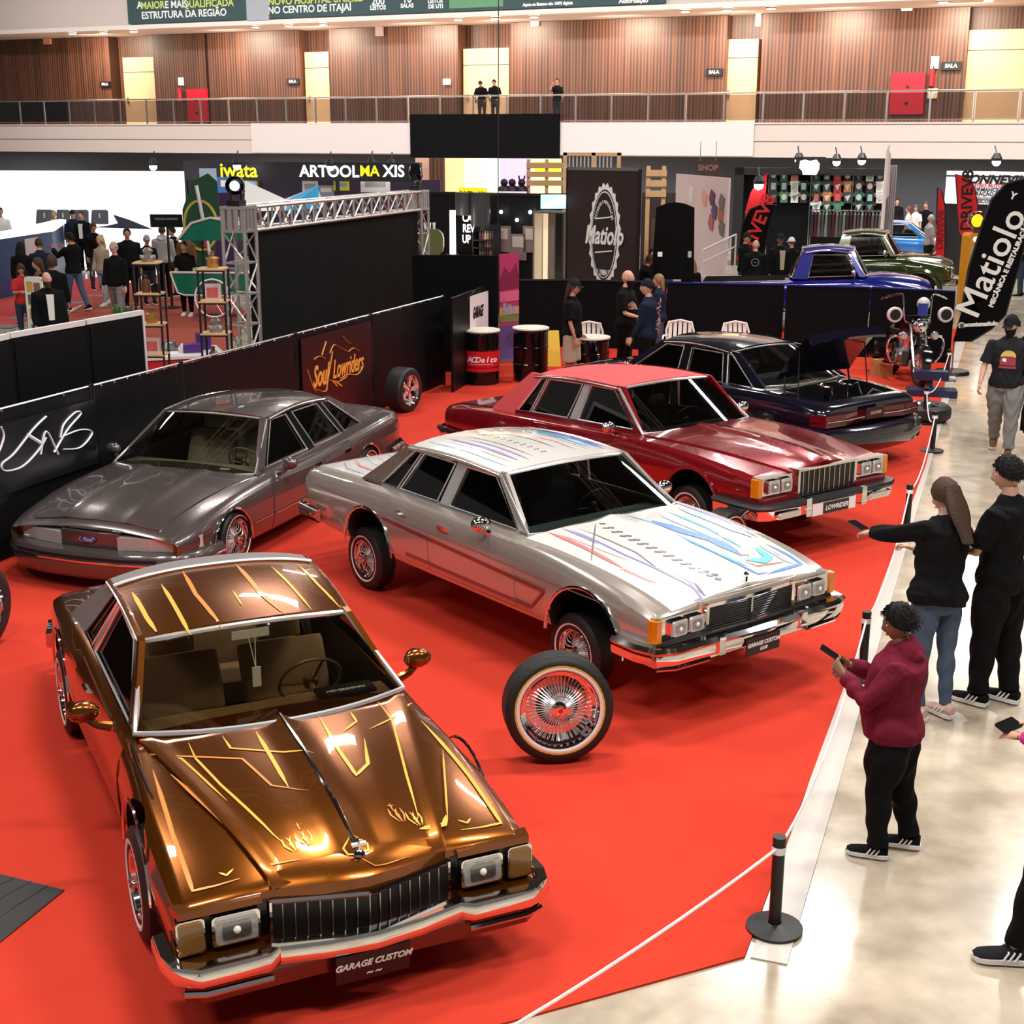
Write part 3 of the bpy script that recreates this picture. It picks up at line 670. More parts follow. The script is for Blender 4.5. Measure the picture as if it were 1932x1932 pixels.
for px, w, mt in [([(358, 1410), (372, 1440), (420, 1490), (520, 1585), (548, 1612)], .014, GOLD), ([(285, 1432), (345, 1440), (405, 1495), (432, 1520)], .012, GOLD), ([(285, 1434), (460, 1440), (515, 1490), (585, 1500)], .014, COPPER),
                  ([(485, 1388), (548, 1495)], .022, GOLD), ([(422, 1397), (438, 1420), (595, 1432)], .014, GOLD), ([(605, 1360), (640, 1420), (675, 1470), (697, 1448), (690, 1400)], .02, GOLD),
                  ([(663, 1350), (675, 1368), (650, 1388)], .014, GOLD), ([(715, 1330), (742, 1365), (770, 1470), (792, 1548), (788, 1560)], .014, GOLD), ([(780, 1332), (742, 1362), (700, 1382)], .012, GOLD),
                  ([(780, 1332), (757, 1355), (768, 1400)], .012, GOLD), ([(325, 1470), (505, 1644), (570, 1634)], .022, COPPER), ([(845, 1545), (842, 1562), (795, 1572)], .03, GOLD), ([(838, 1420), (848, 1555)], .01, GOLD),
                  ([(625, 1660), (680, 1632), (712, 1645), (780, 1622)], .009, COPPER)]: stripe(m, px, w, mt)
for (u, v) in ((552, 1605), (785, 1552), (577, 1592), (752, 1545)):
    x, y = L(u, v)
    for k in range(4): c.ribbon(m, [(x - .05, y - .03 + .02 * k), (x, y - .02 + .014 * k + (.015 if k % 2 else -.01)), (x + .05, y + .0 + .008 * k)], .009, GOLD if u in (552, 785) else COPPER, ZF, .004, .02)
for (u, v) in ((566, 1568), (741, 1530)):
    x, y = L(u, v); c.ribbon(m, [(x - .03, y), (x + .03, y)], .008, COPPER, ZF, .004, .02); c.ribbon(m, [(x - .012, y - .02), (x - .012, y + .02)], .008, COPPER, ZF, .004, .02)
for k in (-1, 1): c.ribbon(m, [(.74, k * .01), (.79, k * .06), (.83, k * .05), (.845, k * .01)], .01, GOLD, ZF, .004, .02)
m.build('hood', c.t, 22)
for sg in (-1, 1):
    m = MB(GOLD); F = lambda x, y: c.ztop(x, y)
    c.ribbon(m, [(-.25, sg * .74), (.35, sg * .765), (.77, sg * .765), (.775, sg * .66), (.77, sg * .55)], .022, GOLD if sg > 0 else COPPER, F, .005)
    c.ribbon(m, [(.70, sg * .56), (.73, sg * .60), (.70, sg * .63)], .012, GOLD, F, .005, .02)
    m.build('fender_pinstripe', c.t)
m = MB(ORANGE); nose = [(.86, -.43), (.93, -.2), (.97, 0), (.93, .2), (.86, .43)]
# header panel above the grille, then the grille shell
P = [[(.80, y, c.ztop(.80, y) + .016) for y in (-.43, -.2, 0, .2, .43)], [(x - .03, y, .655 - abs(y) * .06) for x, y in nose], [(x, y, .625 - abs(y) * .05) for x, y in nose], [(x - .002, y, .545) for x, y in nose]]
m.shell(P, (-.03, 0, -.02)); m.build('header_panel', c.t)
m = MB(mat('grille_dark', (.008, .007, .006), .4))
m.prism([(.70, -.43), (.868, -.43), (.975, 0), (.868, .43), (.70, .43)], .34, .55, 'z')
m.build('grille', c.t); g = COL.objects[-1] if False else None
m = MB(CHROME)
for a, b in zip(((.86, -.44), (.98, 0)), ((.98, 0), (.86, .44))):
    for k in range(0, 8):
        t = k / 8; x = lerp(a[0], b[0], t); y = lerp(a[1], b[1], t); m.box(x - .01, x + .006, y - .0025, y + .0025, .355, .54, STEEL)
    for z, h in ((.545, .016), (.345, .008)): m.tube([(a[0], a[1], z), (b[0], b[1], z)], h, n=6)
m.tube([(.87, -.44, .34), (.87, -.44, .55)], .012, n=6); m.tube([(.87, .44, .34), (.87, .44, .55)], .012, n=6); m.build('grille_surround', c.t)
m = MB(CHROME)
m.tube([(-.5, 0, .856), (0, 0, .838), (.5, 0, .785), (.72, 0, .722), (.83, 0, .70)], .011, n=6); m.build('hood_moulding', c.t)
m = MB(CHROME)
m.lathe([(.0, .0), (.03, .0), (.022, .02), (.008, .03), (.006, .07), (.012, .075), (0, .09)], CHROME, 10, TR(.845, 0, .675)); m.box(.835, .85, -.035, .035, .72, .735); m.build('hood_ornament', c.t)
for sg in (-1, 1):
    m = MB(ORANGE); m.prism([(.80, sg * .47), (.89, sg * .48), (.89, sg * .86), (.80, sg * .88)], .565, .60, 'z'); m.build('headlight_brow', c.t)
    m = MB(BLACKG); m.box(.80, .862, *sorted((sg * .45, sg * .87)), .38, .565); m.build('headlight_panel', c.t)
    lamp_unit(c, 'headlight', .878, sg * .605, .475, .22, .15, LENS); lamp_unit(c, 'turn_signal', .875, sg * .81, .475, .13, .17, AMBERD)
    m = MB(ORANGE); m.prism([(.72, sg * .45), (1.0, sg * .50), (1.0, sg * .84), (.88, sg * .885), (.72, sg * .885)], .335, .375, 'z'); m.build('bumper_filler', c.t)
    m = MB(CHROME); m.tube([(1.035, sg * .48, .27), (1.035, sg * .78, .27), (1.0, sg * .87, .27)], .017, n=6); m.build('bumper_rub_strip', c.t)
prof = [(0, .31), (-.035, .315), (-.05, .345), (-.05, .39), (-.04, .41), (.01, .415), (.02, .36)]
bp = [(.70, .905), (.88, .905), (.97, .88), (1.02, .80), (1.02, .50), (.985, .44), (1.03, .22), (1.05, 0), (1.03, -.22), (.985, -.44), (1.02, -.50), (1.02, -.80), (.97, -.88), (.88, -.905), (.70, -.905)]
c.bumper('front_bumper', [(x, y) for x, y in bp], [(-o, z) for o, z in prof][::-1], CHROME)
m = MB(mat('rootbeer_dark', (.12, .02, .01), .3, .5, coat=1)); m.prism([(.7, .86), (.95, .86), (1.0, .8), (1.0, -.8), (.95, -.86), (.7, -.86)], .20, .335, 'z'); m.build('front_valance', c.t)
plate(c, 1.065, -.02, .235, .36, .15, mat('plate_black', (.01, .008, .008), .25), [('GARAGE CUSTOM', .015, .045), ('~ ~', -.04, .05)], WHITE, ry=.1)
c.bumper('rear_bumper', [(-3.6, -.85), (-3.9, -.80), (-3.96, -.6), (-3.98, 0), (-3.96, .6), (-3.9, .80), (-3.6, .85)], [(0, .30), (.05, .31), (.05, .41), (0, .42)], CHROME)
c.top_patch('trunk', -3.75, -2.95, lambda x: .56, ORANGE, .01).build('trunk_lid', c.t)
G = dict(A0=(-.60, .765, .835), A1=(-1.15, .605, 1.165), C1=(-2.10, .62, 1.235), R0=(-2.80, .70, .82), crown=.055, bow=.07, wb=.17, arc=.03, vinyl=.82, wt=.017,
         pillars=[('a_pillar', [(-.60, .82), (-.70, .82), (-1.17, 1.15), (-1.17, 1.18), (-1.10, 1.17)], 'p'), ('b_pillar', [(-1.95, .83), (-2.03, .83), (-1.80, 1.21), (-1.73, 1.205)], 't'),
                  ('c_pillar', [(-2.36, .83), (-2.88, .79), (-2.80, .85), (-2.14, 1.24), (-1.96, 1.23)], 'v')],
         win=[[(-.74, .84), (-1.94, .84), (-1.74, 1.185), (-1.20, 1.15)], [(-2.05, .845), (-2.34, .845), (-1.98, 1.20), (-1.81, 1.19)]])
c.green(G, ORANGE, glass('coupe_glass', (.90, .87, .78), .06), vinyl=VINYL_G)
roofz = c.roofz_fn(('roof', 'vinyl_half_roof'))
m = MB(GOLD)
for px, w, mt in [([(250, 1122), (278, 1170), (300, 1210)], .026, GOLD), ([(305, 1107), (362, 1202)], .024, GOLD), ([(345, 1082), (370, 1125), (422, 1190)], .026, COPPER), ([(445, 1068), (490, 1120), (536, 1170)], .03, COPPER),
                  ([(512, 1072), (590, 1162)], .018, GOLD), ([(562, 1068), (600, 1105), (645, 1152)], .02, GOLD), ([(440, 1118), (458, 1146)], .012, GOLD), ([(446, 1130), (462, 1126)], .01, GOLD), ([(572, 1082), (588, 1076)], .01, GOLD), ([(248, 1128), (262, 1124)], .012, GOLD)]:
    c.ribbon(m, [roofz.pix(u, v) for u, v in px], w, mt, roofz, .004)
m.build('roof_pinstripe', c.t)
c.seats(-1.30, -2.1, .36, .46, TAN, .56, 1.2); c.dash(-.62, .80, .72, mat('tan_dash', (.16, .10, .04), .5), mat('wheel_tan', (.10, .05, .02), .4))
m = MB(mat('white_card', (.7, .7, .68), .5)); m.tube([(-1.05, .02, 1.13), (-.98, .0, .95)], .003, n=4); m.tube([(-1.05, -.02, 1.13), (-.98, .0, .95)], .003, n=4); m.cbox((-.97, 0, .90), (.01, .05, .12)); m.cbox((-1.08, 0, 1.13), (.02, .22, .05)); m.build('mirror_charm', c.t)
m = MB(BLACK); m.cbox((-.72, .45, .835), (.14, .34, .02)); m.text('HOVERDOWN', .035, WHITE, TR(-.70, .45, .848, 0, 0, 90), .001); m.build('dash_plaque', c.t)
for sg in (-1, 1):
    c.mirror(-.93, sg * .98, .87, ORANGE, sg=sg)
    c.side_patch('door', -2.0, -.62, lambda x: .26, lambda x: c.st(x)[4] - .02, sg, ORANGE).build('door', c.t)
    m = MB(CHROME); m.tube([(x, sg * (c.yside(x, .72) + .012), .72) for x in (-1.72, -1.6)], .012, n=6); m.build('door_handle', c.t)
    m = MB(CHROME); m.tube([(lerp(-3.1, .38, k / 20), sg * (c.yside(lerp(-3.1, .38, k / 20), .2) + .005), .205) for k in range(21)], .012, n=5); m.build('rocker_moulding', c.t)
    for X in (0, -2.745):
        m = MB(CHROME); m.tube([(X + .37 * cos(radians(a)), sg * (c.yside(X, .5) + .004), .36 + .365 * sin(radians(a))) for a in range(0, 181, 10)], .009, n=5); m.build('arch_moulding', c.t)
        wheel(c.t, X, sg * .83, .29, .29, .17, sg, .60, spokes=36)
m = MB(CHROME); m.tube([(-.55, -.8, .83), (-.35, -.805, .80), (0, -.80, .77)], .008, n=5); m.build('fender_trim', c.t)
# ---------------------------------------------------------------- silver four-door with painted hood
def side_mat(name, top, low, z0, z1, **k):
    # plain paint in the upper colour only; the lower tone stays unused
    return mat(name, top, **k)
SILVER = mat('silver_pearl_paint', (.50, .44, .39), .2, .55, coat=1., noise=.1, nscale=200)
PEARL = mat('pearl_white_paint', (.80, .77, .74), .18, .1, coat=1.)
BLUE1 = mat('stripe_blue', (.10, .28, .75), .3, coat=1); BLUE2 = mat('stripe_cyan', (.15, .60, .75), .3, coat=1); BLUE3 = mat('stripe_light_blue', (.42, .60, .85), .3, coat=1)
VIOL = mat('stripe_violet', (.33, .30, .62), .3, coat=1); REDL = mat('stripe_red', (.80, .22, .22), .3, coat=1); GREYL = mat('stripe_grey', (.20, .18, .18), .3, coat=1); PINK = mat('stripe_pink', (.75, .55, .58), .3, coat=1); STRIPE_DK = mat('stripe_maroon', (.22, .03, .03), .35, coat=1)
c = Car('sedan', 'silver and white four-door sedan raised high, hood and roof painted with blue graphics', (1.141, 9.931, -52.18), [
    (-3.88, .87, .52, .80, .92, .72, .935, .95), (-3.75, .915, .47, .85, .95, .78, .965, .98), (-3.0, .94, .43, .88, .985, .8, .995, 1.01), (-2.3, .945, .42, .885, 1.0, .8, 1.01, 1.03), (-.65, .945, .42, .885, 1.0, .80, 1.01, 1.04),
    (0, .945, .43, .88, .965, .77, .975, 1.0), (.5, .94, .45, .87, .90, .72, .91, .94), (.80, .93, .47, .86, .83, .66, .84, .875), (.87, .925, .48, .855, .80, .64, .815, .855)], dens=3)
c.body(SILVER, [(.18, .44, .40), (-2.70, .46, .36)], ([(-.72, 1.3), (-.72, .56), (-2.5, .56), (-2.95, .8), (-3.0, 1.3)], .80))
HW = lambda x: lerp(.83, .74, max(0, min(1, (x + .6) / 1.4)))
ZF = lambda x, y: c.ztop(x, y) + .014 + (.015 * max(0, 1 - abs(y) / .16))
_cl = lambda p: (min(p[0], .85), max(-HW(p[0]) + .03, min(HW(p[0]) - .03, p[1])))
m = c.top_patch('hood', -.62, .86, HW, PEARL, .014, extra=lambda x, y: .015 * max(0, 1 - abs(y) / .16))
L = lambda u, v: _cl(c.local(u, v, .95))
for px, w, mt in [([(1230, 985), (1290, 1005), (1345, 1020), (1400, 1050)], .07, BLUE1), ([(1280, 960), (1350, 985), (1420, 1015)], .08, BLUE3), ([(1260, 968), (1340, 1000), (1400, 1035)], .03, BLUE2), ([(1245, 975), (1380, 1030)], .035, BLUE3), ([(1300, 955), (1360, 975), (1430, 1015)], .03, VIOL),
                  ([(1445, 1028), (1490, 1050), (1512, 1065), (1450, 1085)], .02, BLUE1), ([(1432, 1030), (1480, 1058), (1500, 1066)], .03, BLUE3), ([(1405, 1058), (1440, 1060), (1450, 1052), (1425, 1035)], .05, BLUE2), ([(1275, 1010), (1350, 1045), (1410, 1070)], .025, BLUE2),
                  ([(1290, 1020), (1380, 1060), (1430, 1085), (1450, 1082)], .02, BLUE1), ([(1400, 1060), (1430, 1070), (1480, 1062)], .012, REDL), ([(1455, 1040), (1487, 1062)], .01, REDL), ([(1180, 975), (1250, 995)], .012, BLUE2), ([(1372, 1030), (1390, 1040), (1398, 1050), (1412, 1048), (1412, 1056)], .008, GREYL),
                  ([(1075, 1003), (1180, 1050), (1290, 1105), (1335, 1130)], .014, VIOL), ([(1090, 1000), (1200, 1045), (1240, 1075), (1330, 1120)], .008, GREYL), ([(1035, 1008), (1100, 1035), (1175, 1075)], .028, REDL), ([(1050, 1010), (1120, 1035), (1190, 1062)], .012, PINK), ([(1060, 1000), (1130, 1030)], .01, VIOL),
                  ([(1124, 990), (1115, 1062)], .008, GREYL), ([(1240, 1075), (1300, 1080), (1310, 1082)], .006, GREYL), ([(1300, 1105), (1330, 1135), (1340, 1150)], .012, VIOL), ([(1310, 1105), (1345, 1135)], .01, GREYL)]:
    c.ribbon(m, [L(u, v) for u, v in px], w * 1.45, mt, ZF, .005)
for k in range(14):
    u, v = lerp(1140, 1352, k / 13), lerp(995, 1092, k / 13)
    for d in (-1, 1): x, y = L(u + d * 3, v + d * 4); c.ribbon(m, [(x - .016, y - .018), (x + .016, y + .018)], .028, GREYL, ZF, .004, .02, False)
for k in range(7):
    u, v = lerp(1085, 1230, k / 6), lerp(1012, 1066, k / 6); x, y = L(u, v); x2, y2 = L(u + 12, v + 3); c.ribbon(m, [(x, y), (x2, y2)], .006, VIOL, ZF, .004)
for k in range(9):
    u, v = lerp(1178, 1232, k / 8), lerp(1078, 1102, k / 8); x, y = L(u, v)
    c.ribbon(m, [(x - .03, y + .012), (x - .01, y - .02), (x + .012, y + .016), (x + .03, y - .01)], .011, REDL, ZF, .004, .02)
m.build('hood', c.t, 22)
m = MB(CHROME); m.cbox((.84, 0, .915), (.02, .02, .05)); m.ball((.845, 0, .945), .02, CHROME, 8); m.build('hood_ornament', c.t)
m = MB(SILVER); m.prism([(.70, -.5), (.885, -.5), (.905, 0), (.885, .5), (.70, .5)], .80, .845, 'z'); m.build('header_panel', c.t)
m = MB(mat('grille_grey', (.10, .10, .10), .35, .6)); m.prism([(.70, -.43), (.87, -.43), (.885, 0), (.87, .43), (.70, .43)], .60, .80, 'z'); m.build('grille', c.t)
m = MB(CHROME)
for k in range(11): z = lerp(.615, .79, k / 10); m.tube([(.888, -.43, z), (.905, 0, z), (.888, .43, z)], .0055, n=4)
m.box(.87, .91, -.455, -.425, .60, .82); m.box(.87, .91, .425, .455, .60, .82); m.box(.895, .915, -.008, .008, .60, .80)
m.prism([(.87, -.45), (.895, -.45), (.915, 0), (.895, .45), (.87, .45)], .795, .82, 'z'); m.build('grille_bars', c.t)
for sg in (-1, 1):
    m = MB(CHROME); m.box(.80, .885, *sorted((sg * .46, sg * .90)), .62, .80); m.build('headlight_housing', c.t)
    for y in (.555, .715): lamp_unit(c, 'headlight', .895, sg * y, .715, .15, .12, LENS)
    o = MB(AMBER); o.prism([(.83, sg * .932), (.87, sg * .932), (.90, sg * .91), (.90, sg * .865), (.83, sg * .865)], .64, .795, 'z'); o.build('turn_signal', c.t)
bp = [(.55, .965), (.78, .965), (.93, .93), (.97, .82), (.98, .5), (.995, .22), (1.0, 0), (.995, -.22), (.98, -.5), (.97, -.82), (.93, -.93), (.78, -.965), (.55, -.965)]
c.bumper('front_bumper', bp, [(0, .49), (.035, .50), (.045, .54), (.04, .575), (.06, .60), (.03, .625), (-.05, .62), (-.05, .52)], CHROME)
m = MB(CHROME); m.prism([(.6, .9), (.9, .9), (.96, .8), (.96, -.8), (.9, -.9), (.6, -.9)], .455, .50, 'z')
for sg in (-1, 1): m.tube([(1.0, sg * .5, .475), (.99, sg * .82, .475), (.93, sg * .94, .475)], .018, n=6)
m.build('lower_bumper', c.t)
for sg in (-1, 1): m = MB(CHROME); m.cbox((1.02, sg * .42, .56), (.05, .06, .13)); m.build('bumper_guard', c.t)
plate(c, 1.05, -.02, .49, .34, .13, mat('plate_maroon', (.03, .005, .006), .3), [('GARAGE CUSTOM', .012, .04), ('CLUB', -.03, .03)], WHITE)
c.bumper('rear_bumper', [(-3.5, -.95), (-3.85, -.93), (-3.98, -.8), (-4.0, 0), (-3.98, .8), (-3.85, .93), (-3.5, .95)], [(0, .52), (.03, .52), (.05, .58), (.03, .64), (0, .65)][::-1], CHROME)
for sg in (-1, 1): m = MB(mat('tail_red', (.25, .01, .01), .15, coat=1)); m.box(-3.895, -3.8, *sorted((sg * .45, sg * .86)), .70, .86); m.build('tail_light', c.t)
m = c.top_patch('trunk', -3.80, -3.05, lambda x: .76, PEARL, .012)
for k in range(7): c.ribbon(m, [(-3.1, -.7 + k * .13), (-3.45, -.68 + k * .14), (-3.72, -.55 + k * .12)], .03 if k % 2 else .015, [VIOL, REDL, BLUE3, PINK][k % 4], lambda x, y: c.ztop(x, y) + .012, .004)
m.build('trunk_lid', c.t)
MAR = mat('ornate_panel', (.22, .16, .12), .3, .5, coat=1, noise=.5, nscale=40)
G = dict(A0=(-.66, .775, 1.02), A1=(-1.17, .64, 1.38), C1=(-2.45, .64, 1.375), R0=(-3.02, .73, 1.0), crown=.05, bow=.06, wb=.13, arc=.03, wt=.014,
         pillars=[('a_pillar', [(-.66, 1.01), (-.76, 1.01), (-1.20, 1.36), (-1.20, 1.39), (-1.12, 1.39)], 'p'), ('b_pillar', [(-1.72, 1.0), (-1.84, 1.0), (-1.74, 1.385), (-1.62, 1.385)], 't'),
                  ('c_pillar', [(-2.72, 1.0), (-3.04, 1.0), (-2.48, 1.385), (-2.32, 1.385)], 'c'), ('belt_sill', [(-.66, 1.03), (-.66, 1.0), (-3.0, 1.0), (-3.0, 1.02)], 'p')],
         win=[[(-.80, 1.03), (-1.70, 1.03), (-1.61, 1.355), (-1.22, 1.355)], [(-1.87, 1.03), (-2.42, 1.03), (-2.22, 1.355), (-1.77, 1.355)], [(-2.46, 1.03), (-2.70, 1.03), (-2.36, 1.355), (-2.26, 1.355)]])
c.green(G, SILVER, GLASSD, trim=TRIM, roofm=PEARL, cpaint=MAR)
roofz = c.roofz_fn(('roof',))
m = MB(BLUE1)
for y, x0, x1, w, mt in [(.50, -1.25, -2.2, .07, BLUE1), (.40, -1.3, -2.1, .05, BLUE2), (.57, -1.3, -2.3, .04, VIOL), (.44, -1.2, -2.35, .03, BLUE3), (.33, -1.25, -2.2, .02, BLUE3), (-.30, -1.25, -2.1, .02, VIOL), (-.38, -1.3, -2.3, .035, VIOL), (-.45, -1.3, -2.2, .02, PINK), (-.53, -1.25, -2.4, .03, BLUE3), (.1, -1.4, -2.1, .012, GREYL), (-.22, -1.3, -2.3, .01, GREYL), (.22, -1.3, -1.9, .012, REDL)]:
    c.ribbon(m, [(x0, y), (lerp(x0, x1, .5), y + .02), (x1, y * .94)], w, mt, roofz, .004)
for k in range(10):
    x = -1.35 - k * .09
    for yy in (-.08, -.05): c.ribbon(m, [(x, yy), (x - .02, yy)], .018, GREYL, roofz, .004, .02, False)
m.build('roof_graphics', c.t)
c.seats(-1.45, -2.4, .60, .55, INT_BLK, .56, 1.3); c.dash(-.72, .985, .74, mat('teal_grey_dash', (.14, .18, .18), .45))
for sg in (-1, 1):
    c.mirror(-1.0, sg * .965, 1.06, CHROME, sg=sg)
    for (a, b) in ((-1.75, -.62), (-2.36, -1.77)):
        z0 = (lambda x: .50)
        d = c.side_patch('door', a, b, z0, lambda x: .985, sg, SILVER)
        d.build('door', c.t)
        m = MB(CHROME); x = a + .2; m.cbox((x, sg * (c.yside(x, .90) + .012), .90), (.14, .02, .035)); m.build('door_handle', c.t)
    # painted side stripes
    m = MB(STRIPE_DK)
    def sline(pts, w, mt, off=.012):
        rows = []
        for a, b in zip(pts, pts[1:]):
            n = max(1, int(abs(b[0] - a[0]) / .08))
            for k in range(n + (b == pts[-1])):
                x, z = lerp(a[0], b[0], k / n), lerp(a[1], b[1], k / n); rows.append([(x, sg * (c.yside(x, z - w / 2) + off), z - w / 2), (x, sg * (c.yside(x, z + w / 2) + off), z + w / 2)])
        m.grid(rows, mt)
    sline([(-3.6, .86), (-2.6, .845), (.45, .80)], .008, GREYL); sline([(-2.55, .80), (-.25, .72)], .028, STRIPE_DK); sline([(-.25, .72), (-.42, .545)], .028, STRIPE_DK); sline([(-.42, .545), (-2.1, .56)], .022, STRIPE_DK)
    sline([(-2.3, .49), (-.3, .47)], .010, CHROME)
    m.build('side_pinstripe', c.t)
    for X, Z, R in ((.18, .44, .41), (-2.70, .46, .37)):
        m = MB(CHROME); m.tube([(X + R * 1.02 * cos(radians(a)), sg * (c.yside(X, .7) + .006), Z + R * sin(radians(a))) for a in range(0, 181, 10)], .014, n=6); m.build('arch_moulding', c.t)
    wheel(c.t, -.05, sg * .76, .285, .285, .16, sg, .58, spokes=30, wwr=(.74, .69)); wheel(c.t, -2.95, sg * .76, .285, .285, .16, sg, .58, spokes=30, wwr=(.74, .69))
m = MB(BLACK); m.tube([(-2.95, -.7, .29), (-2.95, .7, .29)], .045, n=8); m.tube([(-.05, -.7, .27), (-.05, .7, .27)], .03, n=8)
for sg in (-1, 1): m.tube([(-2.95, sg * .45, .3), (-2.5, sg * .42, .6)], .03, n=6); m.tube([(-2.9, sg * .5, .3), (-2.9, sg * .5, .85)], .04, n=8); m.tube([(-.05, sg * .5, .27), (.0, sg * .5, .8)], .04, n=8)
m.build('suspension', c.t)
m = MB(CHROME); m.tube([(-3.0, -.62, .36), (-3.0, -.62, .62)], .03, n=8); m.build('hydraulic_cylinder', c.t)
# ---------------------------------------------------------------- dark red four-door
CRIM = mat('candy_red_paint', (.26, .006, .014), .2, .45, coat=1., noise=.15, nscale=250)
VINYL_R = mat('red_vinyl', (.62, .07, .075), .75, bump=.3, bscale=150)
c = Car('sedan', 'candy red four-door sedan with matte red vinyl roof, behind the white one', (2.451, 13.83, -53.57), [
    (-4.32, .88, .34, .80, .71, .7, .725, .74), (-4.2, .93, .30, .86, .735, .75, .75, .765), (-3.4, .955, .28, .91, .80, .8, .81, .83), (-2, .96, .32, .91, .87, .82, .88, .9), (-.78, .96, .36, .91, .93, .82, .94, .96),
    (0, .96, .40, .9, .925, .70, .93, .97), (.6, .95, .43, .88, .88, .56, .885, .94), (.93, .94, .46, .86, .84, .46, .85, .90), (1.0, .935, .47, .85, .83, .44, .84, .87)])
c.body(CRIM, [(.14, .42, .37), (-2.8, .30, .34)], ([(-.84, 1.3), (-.84, .5), (-2.6, .42), (-3.1, .55), (-3.15, 1.3)], .80))
HW = lambda x: lerp(.80, .48, max(0, min(1, (x + .75) / 1.7)))
m = c.top_patch('hood', -.74, .99, HW, CRIM, .014, extra=lambda x, y: .02 * max(0, 1 - abs(y) / .12)); m.build('hood', c.t, 22)
m = MB(CHROME); m.tube([(-.6, 0, .995), (.2, 0, .995), (.98, 0, .915)], .008, n=5); m.build('hood_moulding', c.t)
m = MB(CHROME); m.prism([(.90, -.43), (1.05, -.42), (1.05, .42), (.90, .43)], .60, .875, 'z'); m.build('grille_surround', c.t)
m = MB(mat('grille_dark'),); m.box(1.03, 1.056, -.385, .385, .62, .85); m.build('grille', c.t)
m = MB(CHROME)
for k in range(11): y = -.37 + k * .074; m.box(1.05, 1.066, y - .0035, y + .0035, .62, .85)
m.build('grille_bars', c.t)
for sg in (-1, 1):
    m = MB(CHROME); m.box(.9, 1.01, *sorted((sg * .47, sg * .90)), .655, .845); m.build('headlight_housing', c.t)
    for y in (.575, .745): lamp_unit(c, 'headlight', 1.02, sg * y, .75, .155, .135, LENS)
    m = MB(AMBER); m.prism([(.93, sg * .945), (.98, sg * .945), (1.015, sg * .93), (1.015, sg * .875), (.93, sg * .875)], .66, .835, 'z'); m.build('turn_signal', c.t)
bp = [(.5, .98), (.85, .98), (1.05, .95), (1.10, .86), (1.12, .5), (1.125, 0), (1.12, -.5), (1.10, -.86), (1.05, -.95), (.85, -.98), (.5, -.98)]
c.bumper('front_bumper', bp, [(0, .45), (.02, .455), (.03, .55), (0, .56), (-.08, .55), (-.08, .46)], CHROME)
c.bumper('bumper_rubber', bp, [(0, .545), (.04, .55), (.055, .575), (.04, .60), (0, .605), (-.06, .6), (-.06, .55)], mat('rubber_strip', (.02, .02, .022), .35))
m = MB(CRIM); m.prism([(.7, .93), (.98, .93), (1.05, .84), (1.05, -.84), (.98, -.93), (.7, -.93)], .60, .655, 'z'); m.build('bumper_filler', c.t)
for sg in (-1, 1):
    m = MB(CHROME); m.cbox((1.15, sg * .40, .53), (.07, .07, .18)); m.build('bumper_guard', c.t)
    lamp_unit(c, 'parking_lamp', 1.155, sg * .65, .495, .32, .06, CLEAR, d=.02)
m = MB(WHITE); m.cbox((1.16, -.02, .485), (.015, .62, .12)); m.build('plate_backing', c.t)
plate(c, 1.172, .0, .485, .36, .11, mat('plate_black2', (.012, .012, .014), .3), [('LOWRIDER', 0, .065)], WHITE)
c.bumper('rear_bumper', [(-3.9, -.96), (-4.3, -.94), (-4.42, -.84), (-4.45, 0), (-4.42, .84), (-4.3, .94), (-3.9, .96)], [(0, .33), (.03, .33), (.05, .40), (.03, .47), (0, .48)][::-1], CHROME)
m = MB(BLACK); m.tube([(-4.25, -.97, .43), (-4.44, -.90, .43), (-4.5, -.6, .43), (-4.5, .6, .43)], .035, n=8); m.build('rear_bumper_rubber', c.t)
c.top_patch('trunk', -4.2, -3.5, lambda x: .74, CRIM, .012).build('trunk_lid', c.t)
G = dict(A0=(-.79, .775, .95), A1=(-1.31, .66, 1.355), C1=(-2.78, .66, 1.285), R0=(-3.42, .78, .825), crown=.045, bow=.05, wb=.12, arc=.03, wt=.016, railm=CRIM,
         pillars=[('a_pillar', [(-.79, .94), (-.90, .94), (-1.36, 1.335), (-1.36, 1.37), (-1.25, 1.37)], 'p'), ('b_pillar', [(-1.88, .90), (-2.02, .895), (-1.88, 1.345), (-1.78, 1.35)], 't'),
                  ('c_pillar', [(-2.98, .83), (-3.45, .80), (-3.42, .86), (-2.86, 1.31), (-2.60, 1.32)], 'v'), ('belt_sill', [(-.8, .98), (-.8, .92), (-3.0, .82), (-3.0, .87)], 'p')],
         win=[[(-.96, .97), (-1.86, .93), (-1.76, 1.32), (-1.38, 1.325)], [(-2.05, .92), (-2.68, .89), (-2.50, 1.285), (-1.91, 1.31)], [(-2.72, .885), (-2.95, .87), (-2.64, 1.275), (-2.54, 1.28)]])
c.green(G, CRIM, GLASSD, roofm=VINYL_R, vinyl=VINYL_R, tr=.011)
c.seats(-1.6, -2.5, .50, .55, INT_BLK); c.dash(-.85, .92, .74, mat('black_dash', (.02, .02, .02), .5))
